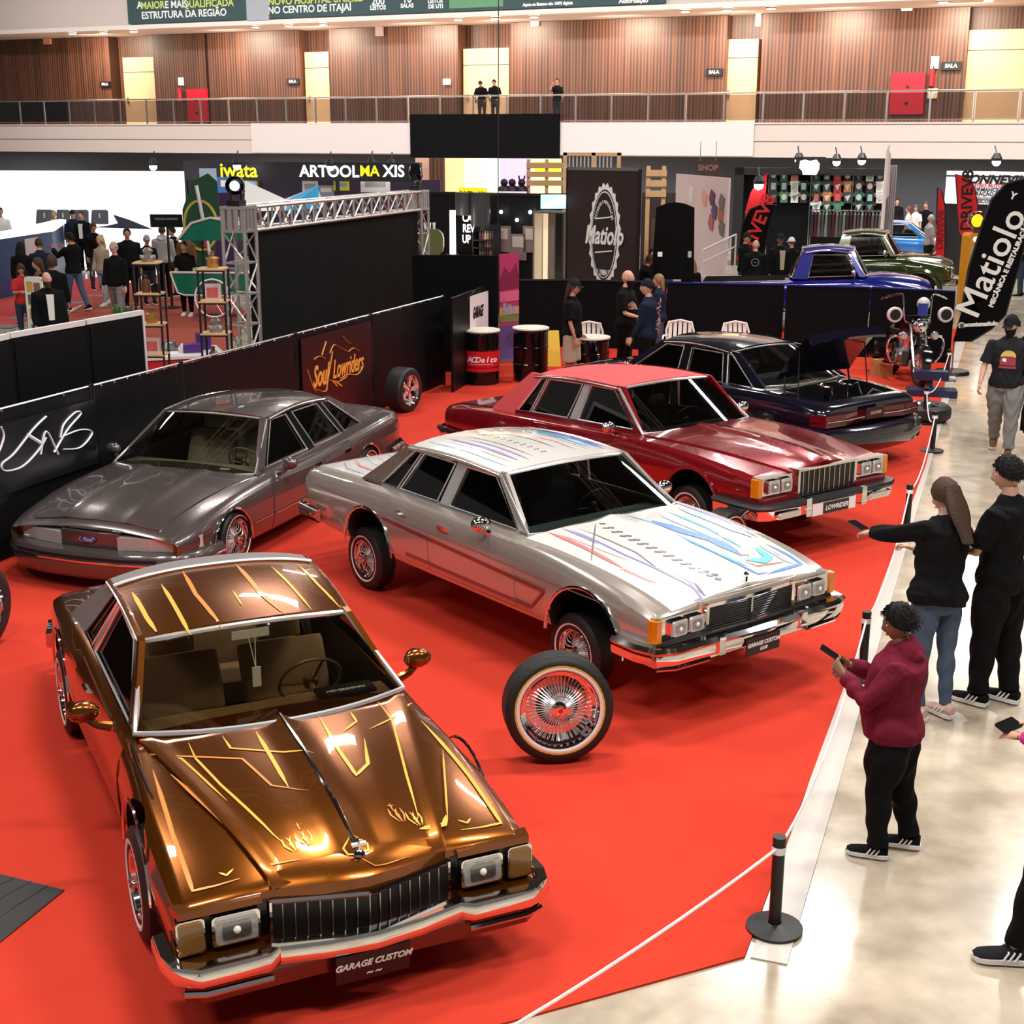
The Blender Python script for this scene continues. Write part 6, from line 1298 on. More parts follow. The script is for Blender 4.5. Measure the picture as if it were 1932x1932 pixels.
# white cloth sign on the fence, purple roll-up
def wf(m, L):
    ptext(m, 'GARAGE', L / 2, 1.12, .26, BLACK, .006, -.006, .4, .5); ptext(m, '16 18', L / 2, .82, .10, BLACK, .003, -.006, .2, .7)
    strokes(m, [[(.02, 1.40), (L / 2, 1.52), (L - .02, 1.42)]], BLACK, .006, -.01)
o, T, L = panel('hanging_sign', 'white cloth sign with black handwritten script hung on the corner fence', 'sign', 878, 562, 919, 549, .70, 1.42, mat('sign_pinkwhite', (.72, .62, .64), .6), .012, None, wf)
p0, p1 = at(941, 686), at(977, 683)
T, L = FT(p0, p1); hgt = 1.95; t = thing('rollup_banner', 'tall magenta and violet roll-up banner showing a mountain and a car', 'banner'); t.matrix_world = T
m = MB(mat('banner_magenta', (.42, .03, .12), .5)); m.box(0, L, 0, .02, .06, hgt)
for pts, col in (([(0, 1.5), (.1, 1.72), (.2, 1.6), (.33, 1.78), (L, 1.55), (L, 1.35), (0, 1.3)], (.20, .01, .05)), ([(0, 1.1), (L, 1.12), (L, 1.3), (0, 1.28)], (.62, .12, .22)), ([(0, .86), (L, .88), (L, 1.02), (0, 1.0)], (.55, .28, .10)), ([(0, .74), (L, .74), (L, .86), (0, .86)], (.16, .20, .06)), ([(0, .06), (L, .06), (L, .70), (0, .66)], (.10, .06, .22)), ([(.04, .25), (.15, .55), (L - .06, .60), (L - .03, .3)], (.22, .16, .42))):
    m.prism([(min(max(x, 0), L), z) for x, z in pts], -.006, 0, 'y', mat('bn_%d' % int(col[0] * 1000), col, .5))
for k in range(3): m.box(.06 + .1 * k, .13 + .1 * k, -.01, -.006, .88, 1.08 - .03 * k, mat('bn_fig', (.25, .3, .4), .5))
m.build('print', t); m = MB(STEEL); m.box(-.02, L + .02, -.08, .1, 0, .06); m.tube([(L / 2, .05, .05), (L / 2, .05, hgt)], .012); m.build('base', t)
# large banner with round badge
DK = mat('dark_brown_vinyl', (.030, .018, .018), .32, bump=.2, bscale=1.5); CW = mat('badge_white', (.82, .80, .78), .5)
def badge(m, L):
    cx, cz = L * .55, 2.08; rx, rz = L * .215, .98
    ring = lambda a, b, n=60, sc=0: [(cx + (rx * a + sc * rx * .06 * (1 if k % 2 else -1)) * cos(2 * pi * k / n), cz + (rz * b + sc * rz * .035 * (1 if k % 2 else -1)) * sin(2 * pi * k / n)) for k in range(n)]
    m.prism(ring(1, 1, 48, 1), -.02, -.008, 'y', CW); m.prism(ring(.84, .9), -.026, -.02, 'y', mat('badge_dark', (.02, .016, .016), .4)); m.prism(ring(.80, .865), -.03, -.026, 'y', CW); m.prism(ring(.76, .84), -.034, -.03, 'y', MATS['badge_dark'])
    ptext(m, 'Matiolo', cx, cz - .02, .50, CW, .012, -.038, .25, .62)
    for z in (cz + .33, cz - .33): m.prism([(cx - rx * .55, z - .03), (cx + rx * .55, z + .02), (cx + rx * .55, z + .045), (cx - rx * .55, z - .005)], -.04, -.034, 'y', CW)
    for k, ch in enumerate('MECANICA E RESTAURACAO'):
        a = radians(150 - k * 120 / 21); m.text(ch, .085, CW, M4.Translation((cx + rx * .62 * cos(a), -.037, cz + rz * .66 * sin(a))) @ RX @ M4.Rotation(a - pi / 2, 4, 'Z'), .002, .002, sx=.6)
    ptext(m, '* 1984 *', cx, cz - .74, .16, CW, .004, -.038, 0, .6)
    for x in (0, L): m.box(x - .02, x + .02, -.01, .06, 0, 3.36, BLACK)
    m.box(0, L, -.01, .06, 3.32, 3.38, STEEL)
p0, p1 = atd(1067, 321, 28.4), atd(1203, 306, 27.2); T, L = FT(p0, p1); m = MB(DK); m.box(0, L, 0, .03, .9, 3.33); badge(m, L); tag(put(m.build('badge_banner'), T), 'tall dark brown banner with white scalloped oval badge reading Matiolo', 'banner')
# rope posts and rope
def post(x, y, h, label):
    t = thing('rope_post', label, 'post', (x, y, 0), group='black rope posts along the carpet'); m = MB(BLACK); m.lathe([(0, 0), (.145, 0), (.145, .012), (.05, .03), (.035, .035)], None, 28); m.build('base', t)
    m = MB(BLACK); m.lathe([(.032, .02), (.032, h - .03), (.034, h - .03), (.034, h), (0, h)], None, 16); m.build('pole', t); m = MB(WHITE); m.lathe([(.036, h - .09), (.036, h - .05)], None, 16); m.build('collar', t); return V((x, y, h - .06))
b1 = at(1465, 1748); PB = [(b1.x, b1.y)] + [at(u, v, .52).xy[:] for u, v in ((1637, 1150), (1717, 910), (1764, 772), (1748, 727), (1790, 655))]
TOPS = [post(PB[i][0], PB[i][1],.52, lb) for i, lb in enumerate(('black rope post nearest the camera, on the concrete at the carpet corner', 'black rope post just behind the boy in the dark red hoodie', 'black rope post beside the arm of the person in the black jacket', 'black rope post in front of the flat-lying tyre', 'black rope post behind the flat-lying tyre', 'black rope post at the foot of the tall black flag'))]
ROPE = mat('white_rope', (.80, .76, .74), .7)
e_ = at(940, 1932, .40); P = [TOPS[0].lerp(e_, 1.9)] + TOPS; P[0].z = .46
for i in range(len(P) - 1):
    m = MB(ROPE); sag = .22 if i else .12; n = 14
    m.tube([P[i].lerp(P[i + 1], k / n) - V((0, 0, sag * 4 * (k / n) * (1 - k / n))) for k in range(n + 1)], .008, n=6)
    tag(m.build('rope'), ['white rope running from the lower photo edge to the nearest post', 'white rope sagging between the nearest post and the boy', 'white rope between the boy and the leaning picture-taker', 'white rope between the picture-taker and the flat tyre', 'short white rope around the flat tyre', 'white rope behind the flat tyre to the tall flag'][i], 'rope', 'white rope spans')
post(P[0].x, P[0].y, .52, 'black rope post below the lower photo edge, out of view')
# mat, tyre, boxes
m = MB(mat('dark_mat', (.018, .017, .017), .6, bump=.3, bscale=30)); q = [at(*p)[:2] for p in ((-80, 1622), (0, 1655), (125, 1685), (0, 1787), (-120, 1860))]; m.prism([(a[0], a[1]) for a in q][::-1], 0, .006, 'z'); 
for k in range(4): a, b = V(q[2]).lerp(V(q[1]), k / 4), V(q[3]); m.tube([(a.x, a.y, .008), (b.x - .2 * k, b.y, .008)], .004, mat('mat_stripe', (.05, .05, .055), .5), 4)
tag(m.build('floor_mat'), 'black patterned mat lying on the carpet at the lower left', 'mat')
p = at(1747, 790); t = thing('tyre', 'black tyre with polished rim lying flat on the carpet behind the rope', 'tyre', (p.x, p.y + .1, 0)); m = MB(RUBBER); m.lathe([(.2, .03), (.30, .0), (.36, .05), (.37, .12), (.36, .19), (.30, .235), (.2, .21)], None, 32); m.build('tread', t); m = MB(CHROME); m.lathe([(.2, .2), (.21, .22), (.18, .2), (.16, .12), (.05, .1), (0, .14)], None, 24); m.build('rim', t)
NAVYB = mat('toolbox_blue', (.012, .02, .07), .35)
p = at(1765, 745); t = thing('tool_case', 'open dark blue tool case lying on the carpet by the motorcycle', 'case', (p.x, p.y + .15, 0), radians(-12)); m = MB(NAVYB); m.box(-.42, .35, -.16, .22, 0, .10); m.build('tray', t); m = MB(NAVYB); m.box(-.30, .22, .10, .34, .22, .36); m.tube([(-.05, .2, .1), (-.05, .22, .24)], .05); m.build('lid', t); m = MB(BEI); m.box(-.68, -.3, -.12, .1, 0, .05); m.build('folded_insert', t)
p = at(1664, 707); t = thing('cardboard_box', 'brown cardboard box on the carpet left of the motorcycle', 'box', (p.x, p.y + .12, 0), radians(4)); m = MB(mat('cardboard', (.42, .20, .06), .8)); m.box(-.16, .16, -.12, .12, 0, .22); m.build('carton', t); m = MB(MATS['cardboard']); m.box(-.17, -.01, -.12, .12, .22, .29); m.build('flap', t)
# motorcycle seen from the front
p = at(1722, 722); t = thing('motorcycle', 'black and chrome bagger motorcycle with tall handlebars and pod speakers', 'motorcycle', (p.x, p.y + .55, 0), radians(-88))
def part(nm, mt, fn, par=None): m = MB(mt); fn(m); return m.build(nm, par or t)
for x, R_ in ((.78, .33), (-.72, .33)):
    def f(m): m.lathe([(R_ * .72, -.06), (R_ * .9, -.07), (R_, -.03), (R_, .03), (R_ * .9, .07), (R_ * .72, .06), (R_ * .72, -.06)], RUBBER, 30, TR(x, 0, R_), axis='y'); m.lathe([(R_ * .74, -.04), (R_ * .7, -.05), (R_ * .66, 0), (R_ * .7, .05), (R_ * .74, .04)], CHROME, 30, TR(x, 0, R_), axis='y'); [m.tube([(x, 0, R_), (x + R_ * .7 * cos(a), 0, R_ + R_ * .7 * sin(a))], .006, CHROME, 4) for a in [2 * pi * k / 16 for k in range(16)]]
    part('wheel', RUBBER, f)
part('front_fender', BLACKG, lambda m: m.lathe([(.37, -.09), (.38, 0), (.37, .09)], None, 14, TR(.78, 0, .33), 20, 170, 'y'))
for sg in (-1, 1): part('fork', CHROME, lambda m: m.tube([(.80, sg * .11, .33), (.60, sg * .12, .75), (.48, sg * .12, 1.0)], [.025, .03, .03], n=8))
part('fuel_tank', BLACKG, lambda m: m.ball((.12, 0, .92), .24, None, 16, None, (1.35, .75, .7)))
part('seat', BLACK, lambda m: m.ball((-.38, 0, .80), .22, None, 14, None, (1.5, .8, .45)))
part('frame', BLACK, lambda m: [m.tube([(.5, 0, .95), (.4, s * .12, .3), (-.6, s * .14, .28), (-.7, s * .1, .5), (-.3, 0, .75)], .025, n=6) for s in (-1, 1)])
part('engine', STEEL, lambda m: [m.cyl((0.02, 0, .4), (.14, 0, .80), .11, .11, n=14), m.cyl((-.02, 0, .4), (-.18, 0, .76), .11, .11, n=14), m.cbox((0, 0, .38), (.45, .3, .26)), m.cyl((.05, -.22, .42), (.05, .22, .42), .12, n=16)])
for sg in (-1, 1):
    part('handlebar', CHROME, lambda m: m.tube(spline([(.44, sg * .08, 1.02), (.42, sg * .20, 1.05), (.36, sg * .24, 1.40), (.32, sg * .30, 1.47), (.18, sg * .55, 1.38)], 4), .017, n=8))
    part('pod_speaker', PLW, lambda m: [m.lathe([(.0, -.05), (.13, -.05), (.16, .0), (.165, .06), (.15, .09), (.12, .095), (.115, .07), (0, .07)], None, 20, TR(.52, sg * .42, 1.16) @ M4.Scale(.78, 4), axis='x'), m.lathe([(0, .085), (.11, .085)], BLACK, 20, TR(.52, sg * .42, 1.16) @ M4.Scale(.78, 4), axis='x')])
    part('crash_bar', CHROME, lambda m: m.tube(spline([(.42, sg * .1, .75), (.45, sg * .42, .78), (.42, sg * .46, .55), (.38, sg * .35, .35), (.3, sg * .12, .3)], 4), .018, n=7))
    part('saddlebag', BLACKG, lambda m: m.rbox((-.70, sg * .34, .50), (.62, .2, .42), .1))
    part('exhaust', CHROME, lambda m: m.tube([(.1, sg * .2, .5), (.25, sg * .3, .3), (-.3, sg * .32, .24), (-1.0, sg * .3, .26)], [.03, .035, .045, .05], n=10))
    part('auxiliary_lamp', CHROME, lambda m: [m.ball((.56, sg * .26, .82), .075, None, 12), m.lathe([(0, .075), (.055, .07)], LENS, 12, TR(.56, sg * .26, .82), axis='x')])
part('headlight', CHROME, lambda m: [m.ball((.60, 0, .98), .12, None, 14), m.lathe([(0, .10), (.09, .09)], LENS, 14, TR(.60, 0, .98), axis='x')])
part('fairing', BLACKG, lambda m: m.shell([[(.52 - .3 * (y / .3) ** 2, y, z + .02 * (1 - (y / .3) ** 2)) for y in (-.3, -.15, 0, .15, .3)] for z in (.9, 1.0, 1.12)], (-.02, 0, 0)))
part('instrument', CHROME, lambda m: m.cbox((.42, 0, 1.06), (.12, .22, .05)))
o = MB(mat('can_blue', (.03, .05, .3), .3)); o.lathe([(0, 0), (.08, 0), (.08, .2), (0, .2)], None, 16); o.ball((.03, .08, .18), .11, mat('helmet_grey', (.5, .48, .48), .2), 14); o = o.build('can_and_cap'); o.location = (p.x + .02, p.y - .12, 1.16); tag(o, 'blue can and pale helmet balanced on the motorcycle headlight', 'can')
# ================================================================ stands at the back, left
def box_thing(name, label, cat, c, d, mt, rz=0, group=None, bev=0):
    m = MB(mt); m.rbox((0, 0, 0), d, bev) if bev else m.cbox((0, 0, 0), d)
    o = m.build(name); o.location = c; o.rotation_euler = (0, 0, radians(rz)); return tag(o, label, cat, group)
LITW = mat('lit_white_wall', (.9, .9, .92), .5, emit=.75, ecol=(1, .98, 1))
def frontal(u0, u1, vt, vb, y, y1=None):
    """frame of an upright sheet whose top corners are seen at (u0,vt),(u1,vb-like) at depth y"""
    a, b = atd(u0, vt, y), atd(u1, vt, y1 or y); T, L = FT(a.xy, b.xy); return T, L, a.z
# white lit wall with grey pictograms
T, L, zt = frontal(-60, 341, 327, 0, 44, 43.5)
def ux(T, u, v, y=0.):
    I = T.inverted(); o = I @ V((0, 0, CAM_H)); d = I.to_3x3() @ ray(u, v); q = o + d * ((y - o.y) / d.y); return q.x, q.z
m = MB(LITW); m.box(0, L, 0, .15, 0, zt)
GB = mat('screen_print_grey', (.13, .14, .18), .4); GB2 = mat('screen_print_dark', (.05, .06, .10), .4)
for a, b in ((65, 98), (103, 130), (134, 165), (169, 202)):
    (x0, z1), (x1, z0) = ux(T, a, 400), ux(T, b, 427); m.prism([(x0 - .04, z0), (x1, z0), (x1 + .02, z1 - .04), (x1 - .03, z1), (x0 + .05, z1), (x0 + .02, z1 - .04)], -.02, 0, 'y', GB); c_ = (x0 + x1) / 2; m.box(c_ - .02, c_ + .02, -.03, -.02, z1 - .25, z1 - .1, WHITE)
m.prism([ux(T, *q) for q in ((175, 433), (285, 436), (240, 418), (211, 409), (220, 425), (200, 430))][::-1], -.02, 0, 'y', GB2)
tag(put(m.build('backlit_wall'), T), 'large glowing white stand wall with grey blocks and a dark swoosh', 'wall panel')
# blue counter with white top
q = [at(u, v) for u, v in ((-90, 590), (104, 541), (118, 519))]
z = 1.45; m = MB(mat('counter_blue', (.01, .05, .16), .35)); poly = [(q[0].x, q[0].y), (q[1].x, q[1].y), (q[2].x, q[2].y + .3), (q[0].x - .5, q[2].y + .6)]
m.prism(poly, 0, z, 'z'); t = thing('counter', 'blue reception counter with bright white top at the left edge', 'counter'); m.build('body', t)
m = MB(LITW); m.prism([(poly[0][0], poly[0][1] - .1), (poly[1][0] + .1, poly[1][1] - .1), (poly[2][0] + .1, poly[2][1]), poly[3]], z, z + .10, 'z'); m.build('counter_top', t)
m = MB(PLW); TT, LL = FT(poly[0], poly[1]); mm = m.box(LL * .70, LL * .84, -.02, -.001, .75, 1.35); put(m.build('poster'), TT).parent = t
# aisle carpets
for u, lb, cc, pts in ((0, 'brick red aisle carpet among the visitors at left', (.30, .045, .022), ((170, 660), (120, 600), (215, 545), (300, 520), (420, 545), (470, 600), (400, 700))), (1, 'red and grey checked aisle carpet strip near the blue counter', (.42, .03, .03), ((-60, 640), (-60, 585), (110, 540), (215, 520), (240, 540), (120, 590)))):
    m = MB(mat('aisle_carpet_%d' % u, cc, .95)); q = [at(*p).xy for p in pts]; m.prism([(a.x, a.y) for a in q], -.011, -.002 + .002 * u, 'z')
    if u:
        for k in range(7):
            a = V(q[0]).lerp(V(q[4]), k / 7); m.box(a.x - .35, a.x + .35, a.y - .2, a.y + .3, 0, .004, mat('carpet_grey', (.16, .15, .14), .95))
    tag(m.build('aisle_carpet'), lb, 'carpet')
# black screen on a stand
p = atd(311, 420, 33); t = thing('monitor', 'black monitor on a pole above the white-shirted visitor', 'monitor', (p.x, 33, 0)); m = MB(BLACKG); m.cbox((0, 0, p.z), (.75, .06, .3)); m.text('TODOS CONTRA', .07, LGR, TR(0, -.035, p.z + .04, 90), .002); m.build('screen', t); m = MB(BLACK); m.tube([(0, .05, 0), (0, .05, p.z)], .03); m.lathe([(0, 0), (.25, 0), (.25, .02), (0, .04)], None, 16); m.build('stand', t)
# black headed shop stand with lettering
T, L, zt = frontal(341, 787, 307, 0, 46, 44)
m = MB(mat('stand_black', (.012, .012, .018), .5)); z0 = ux(T, 500, 343)[1]; m.box(0, L, 0, .3, z0, zt); m.box(0, L, 2.2, 2.3, 0, z0, mat('stand_purple', (.03, .015, .05), .6))
for x in (0.05, L * .33, L * .66, L - .05): m.box(x - .05, x + .05, 0, .1, 0, z0, BLACK)
LITY = mat('lit_yellow', (.9, .8, .02), .5, emit=.5); LITT = mat('lit_white_text', (1, 1, 1), .5, emit=.8)
for s, u, v, sz, mt in (('iwata', 447, 325, .62, LITY), ('ARTOOL', 618, 326, .5, LITT), ('MA', 694, 325, .45, LITY), ('XIS', 740, 325, .5, LITT)):
    x, z = ux(T, u, v); ptext(m, s, x, z, sz, mt, .012, -.02)
m.text('N', .1, LITT, M4(), .001) if False else None
tag(put(m.build('stand_header'), T), 'black stand header with iwata lettering in yellow and white signs', 'stand')
SPOTG = mat('spot_glare', (1, 1, 1), .5, emit=12.)
for i, (u, v, y) in enumerate(((290, 317, 45), (447, 315, 45), (622, 316, 45), (700, 314, 45), (737, 316, 45), (1500, 300, 46), (1571, 302, 46), (1618, 300, 46), (1870, 300, 42), (1425, 346, 38))):
    p = atd(u, v, y); t = thing('spotlight', 'glaring white spotlight above the stands at the back', 'spotlight', (p.x, p.y - .3, p.z), group='glaring spotlights above the stands'); m = MB(SPOTG); m.ball((0, 0, 0), .13, None, 10); m.build('bulb', t); m = MB(BLACK); m.lathe([(.14, .02), (.16, .1), (.08, .25), (0, .25)], None, 12); m.tube([(0, 0, .2), (0, .25, .45)], .02); m.build('housing', t)
# things inside that stand
for (u, v, w, h, y, col, lb, nm, ct) in ((432, 352, .9, .5, 45.5, (.05, .16, .5), 'blue and white product poster under the iwata lettering', 'poster', 'poster'), (470, 352, .5, .45, 45.5, (.8, .5, .1), 'yellow pennant sign right of the blue poster', 'sign', 'sign'), (582, 358, .5, .5, 45.5, (.8, .85, .9), 'round white and blue sign under the white lettering', 'poster', 'poster'), (641, 352, .5, .3, 45.5, (.9, .8, .02), 'bright yellow sign right of the round sign', 'sign', 'sign'), (705, 352, .95, .4, 45.5, (.85, .84, .88), 'white stand poster below the right sign', 'poster', 'poster'), (612, 362, .5, .35, 45.5, (.3, .32, .4), 'grey t-shirt shaped display between the posters', 'poster', 'poster')):
    p = atd(u, v, y); m = MB(mat('poster_%d' % u, col, .5)); m.box(-w / 2, w / 2, -.02, .02, -h / 2, h / 2); m.box(-w * .35, w * .35, -.026, -.02, -h * .1, h * .3, mat('poster_i%d' % u, tuple(1 - c_ * .7 for c_ in col), .5)); o = m.build(nm); o.location = p; tag(o, lb, ct)
p = atd(534, 368, 43); t = thing('canopy', 'white and cyan pop-up canopy top behind the truss', 'canopy', (p.x, 43, p.z - .5)); m = MB(WHITE); m.raw([(-1.1, -.8, 0), (1.1, -.8, .1), (1.1, .8, .1), (-1.1, .8, 0), (-1.1, -.5, .9), (0, 0, .35), (1.05, -.4, .75)], [(0, 1, 5), (0, 5, 4), (1, 6, 5), (3, 4, 5), (2, 5, 6), (2, 3, 5), (0, 4, 3), (1, 2, 6), (0, 3, 2, 1)]); m.build('canvas', t); m = MB(mat('canopy_cyan', (.02, .35, .7), .5)); m.raw([(.1, -.82, .02), (1.12, -.82, .1), (1.1, -.42, .78), (.2, -.1, .4)], [(0, 1, 2, 3)]); m.raw([(.1, -.80, .02), (1.12, -.80, .1), (1.1, -.40, .78), (.2, -.08, .4)], [(3, 2, 1, 0)]); m.build('cyan_flap', t)
# green printed flags
p0 = at(352, 560); t = thing('feather_flag', 'dark green and yellow printed flag beside the white wall', 'flag', (atd(378, 400, 36).x, 36, 0)); zt = atd(378, 330, 36).z
m = MB(mat('flag_green', (.01, .07, .035), .6)); m.box(-.03, .03, .03, .07, 0, zt - .3, BLACK); m.box(-.3, .3, -.1, .2, 0, .05, BLACK); P = [(-.55, .4), (.15, .3), (.45, zt - .9), (.42, zt - .2), (.2, zt), (-.2, zt - .2), (-.5, zt - .9)]; m.prism(P, 0, .03, 'y'); m.build('cloth', t)
m = MB(mat('flag_yellow', (.55, .5, .08), .5)); m.tube([(-.05 + .42 * cos(radians(a)), -.02, 1.75 + .62 * sin(radians(a))) for a in range(0, 360, 15)], .04, closed=True, n=5); m.tube([(-.1, -.03, zt - .3), (.15, -.03, 1.0)], .05, WHITE, 5); m.tube([(.1, -.03, 1.9), (.02, -.03, 1.2)], .08, mat('flag_red', (.4, .02, .05), .5), 5); m.build('print', t)
p = atd(403, 400, 38); o = box_thing('display_board', 'purple display board with small pictures beside the left truss tower', 'board', (p.x, 38, 1.3), (1.0, .06, 2.4), mat('board_purple', (.06, .02, .10), .5))
p = atd(390, 350, 42); o = box_thing('display_board', 'white and blue slanted display board above the green flag', 'board', (p.x, 42, p.z), (.5, .05, .9), mat('board_lightblue', (.45, .6, .75), .5), 0)
# green vending cart
GRN = mat('cart_green', (.0, .13, .075), .3, coat=.6); p = at(382, 612); t = thing('vending_cart', 'green vintage vending cart with cream piping and spoked wheels', 'cart', (p.x + .5, p.y + 1.3, 0), radians(-8))
m = MB(GRN); m.prism([(-1.35, 1.0), (-1.2, .55), (-1.05, .5), (1.2, .5), (1.25, 1.02)], -.5, .5, 'y'); m.build('cart_body', t)
m = MB(PLW); [m.tube([(-1.35, y, 1.0), (1.25, y, 1.02)], .03, n=6) for y in (-.5, .5)]; m.tube([(-1.35, -.51, 1.0), (-1.2, -.51, .55), (-1.05, -.51, .5), (1.2, -.51, .5)], .022, n=6); m.build('piping', t)
m = MB(GRN); m.prism([(-1.1, 1.72), (-.75, 2.1), (-.3, 2.22), (1.3, 1.95), (1.3, 1.75), (-.4, 1.72)], -.6, .6, 'y'); m.build('canopy', t)
m = MB(PLW); m.tube([(-1.1, -.61, 1.72), (-.75, -.61, 2.1), (-.3, -.61, 2.22), (1.3, -.61, 1.95)], .03, n=6); m.build('canopy_piping', t)
for x in (-.9, 1.1): m = MB(BLACK); m.tube([(x, .4, 1.0), (x, .4, 1.8)], .02); m.build('canopy_post', t)
for x in (-.35, .9):
    m = MB(WHITE); m.tube([(x + .42 * cos(a), -.58, .45 + .42 * sin(a)) for a in [2 * pi * k / 28 for k in range(28)]], .022, n=6, closed=True)
    for k in range(12): a = 2 * pi * k / 12; m.tube([(x, -.58, .45), (x + .41 * cos(a), -.58, .45 + .41 * sin(a))], .005, STEEL, 4)
    m.ball((x, -.58, .45), .05, STEEL, 8); m.build('wheel', t)
# wood and metal shelf racks with parts
PARTM = [mat('cast_metal', (.30, .29, .28), .35, .8), mat('brass_part', (.45, .28, .10), .3, .8), BLACKG, mat('bottle_brown', (.12, .05, .03), .2)]
def rack(u, v, label, zt=2.36, w=.32, n=5, rz=0):
    p = at(u, v, zt); t = thing('shelf_rack', label, 'shelf', (p.x, p.y, 0), radians(rz))
    for sx in (-1, 1):
        for sy in (-1, 1): m = MB(BLACK); m.box(sx * w / 2 - .012, sx * w / 2 + .012, sy * .14 - .012, sy * .14 + .012, 0, zt); m.build('upright', t)
    zs = [zt - .0 - i * .40 for i in range(n)]
    for z in zs: m = MB(WOOD); m.box(-w / 2 - .01, w / 2 + .01, -.16, .16, z - .02, z); m.box(-w / 2, w / 2, -.165, -.15, z - .04, z - .02, BLACK); m.build('shelf', t)
    return t, zs, p
ra, za, pa = rack(277, 497, 'black metal shelf rack with wooden shelves of parts, left of two'); rb, zb_, pb = rack(399, 508, 'black metal shelf rack with wooden shelves of parts, right of two beside the truss')
k = 0
for pr, zs, side in ((pa, za, 'left'), (pb, zb_, 'right')):
    for i, z in enumerate(zs):
        kind = (k * 2 + i) % 4; k += 1; where = ('topmost', 'second', 'third', 'fourth', 'lowest')[i]
        if kind == 0: m = MB(PARTM[0]); m.lathe([(0, 0), (.08, 0), (.09, .05), (.05, .09), (.07, .14), (.03, .18), (0, .18)], None, 14); m.cyl((-.1, 0, .06), (.1, 0, .06), .03, m=PARTM[0]); nm, ct, lb = 'machine_part', 'machine part', 'cast metal machine part on the %s shelf of the %s rack' % (where, side)
        elif kind == 1: m = MB(mat('card_pink', (.62, .42, .42), .6)); m.box(-.1, .08, -.05, .05, 0, .2); m.box(-.08, .06, -.055, -.05, .04, .16, mat('card_print', (.5, .1, .1), .5)); nm, ct, lb = 'printed_carton', 'box', 'pale printed carton on the %s shelf of the %s rack' % (where, side)
        elif kind == 2: m = MB(PARTM[1]); m.lathe([(0, 0), (.07, 0), (.075, .1), (.09, .12), (.03, .14), (.03, .2), (0, .2)], None, 14); nm, ct, lb = 'brass_lamp', 'lamp', 'small brass coloured lamp body on the %s shelf of the %s rack' % (where, side)
        else: m = MB(PARTM[3]); m.lathe([(0, 0), (.055, 0), (.055, .14), (.02, .18), (.02, .22), (0, .22)], None, 12, TR(-.05)); m.lathe([(0, 0), (.06, 0), (.06, .1), (0, .12)], PARTM[2], 12, TR(.07, .02)); nm, ct, lb = 'bottle_and_tin', 'bottle', 'dark bottle and tin on the %s shelf of the %s rack' % (where, side)
        o = m.build(nm); o.location = (pr.x, pr.y, z); tag(o, lb, ct)
# table with red sides and goods
p = at(330, 668, .9); t = thing('display_table', 'display table with red side panels and white top behind the fence', 'table', (p.x - .2, p.y, 0), radians(20)); m = MB(PLW); m.box(-.75, .85, -.5, .5, .86, .90); m.build('table_top', t); m = MB(RED); m.box(-.7, .8, -.47, -.44, .05, .86); m.build('side_panel', t)
for x in (-.7, .8):
    for y in (-.45, .45): m = MB(BLACK); m.box(x - .02, x + .02, y - .02, y + .02, 0, .86); m.build('leg', t)
TT = M4.Translation((p.x - .2, p.y, .9)) @ M4.Rotation(radians(20), 4, 'Z')
def ontab(nm, lb, ct, x, y, fn, mt, z=0): m = MB(mt); fn(m); o = m.build(nm); o.matrix_world = TT @ M4.Translation((x, y, z)); tag(o, lb, ct)
PURP = mat('box_purple', (.07, .02, .18), .4)
ontab('bottle', 'tall black bottle standing on the red-sided table', 'bottle', -.45, -.35, lambda m: m.lathe([(0, 0), (.05, 0), (.05, .18), (.02, .23), (.02, .28), (0, .28)], None, 14), BLACKG)
ontab('paper_stack', 'stack of white papers on the red-sided table', 'papers', -.05, -.3, lambda m: m.cbox((0, 0, .015), (.5, .3, .03)), WHITE)
ontab('machine_part', 'round dark metal part on the red-sided table', 'machine part', .12, .12, lambda m: (m.lathe([(0, 0), (.12, 0), (.14, .06), (.1, .14), (0, .16)], None, 18), m.cyl((0, -.1, .08), (0, -.2, .08), .05)), PARTM[0])
ontab('purple_box', 'purple printed box at the right end of the table', 'box', .62, .15, lambda m: m.cbox((0, 0, .12), (.2, .2, .24)), PURP)
ontab('purple_box', 'low purple printed box in front of the taller purple box', 'box', .42, -.12, lambda m: m.cbox((0, 0, .06), (.26, .2, .12)), PURP)
ontab('white_bottle', 'small white bottle in front of the purple boxes', 'bottle', .28, -.1, lambda m: m.lathe([(0, 0), (.03, 0), (.03, .1), (.012, .13), (0, .13)], None, 12), WHITE)
ontab('tray', 'grey oval tray lying at the back of the table', 'tray', -.1, .38, lambda m: m.lathe([(0, .01), (.25, .01), (.3, .04), (.3, .05), (.24, .03), (0, .025)], None, 24), mat('tray_grey', (.08, .07, .06), .4))
# leaflet stand
p = at(60, 527, 1.55); t = thing('leaflet_stand', 'white framed leaflet stand with food pictures in front of the laughing person', 'stand', (p.x, p.y, 0), radians(-12)); m = MB(WHITE); m.rbox((0, 0, .85), (.34, .04, 1.4), .05); m.cbox((0, 0, .02), (.4, .3, .04)); m.cbox((0, .02, .1), (.05, .04, .2)); m.build('frame', t)
m = MB(mat('pic_yellow', (.6, .4, .1), .5)); 
for k, (x, z, col) in enumerate(((-.07, 1.38, (.6, .4, .1)), (.07, 1.36, (.25, .12, .1)), (-.06, 1.15, (.15, .12, .1)), (.08, 1.1, (.5, .35, .3)), (-.05, .9, (.5, .3, .08)), (.06, .86, (.4, .1, .15)), (-.04, .62, (.15, .08, .2)), (.07, .55, (.7, .65, .6)))): m.box(x - .06, x + .06, -.026, -.02, z - .09, z + .09, mat('pic_%d' % k, col, .5))
m.build('pictures', t)
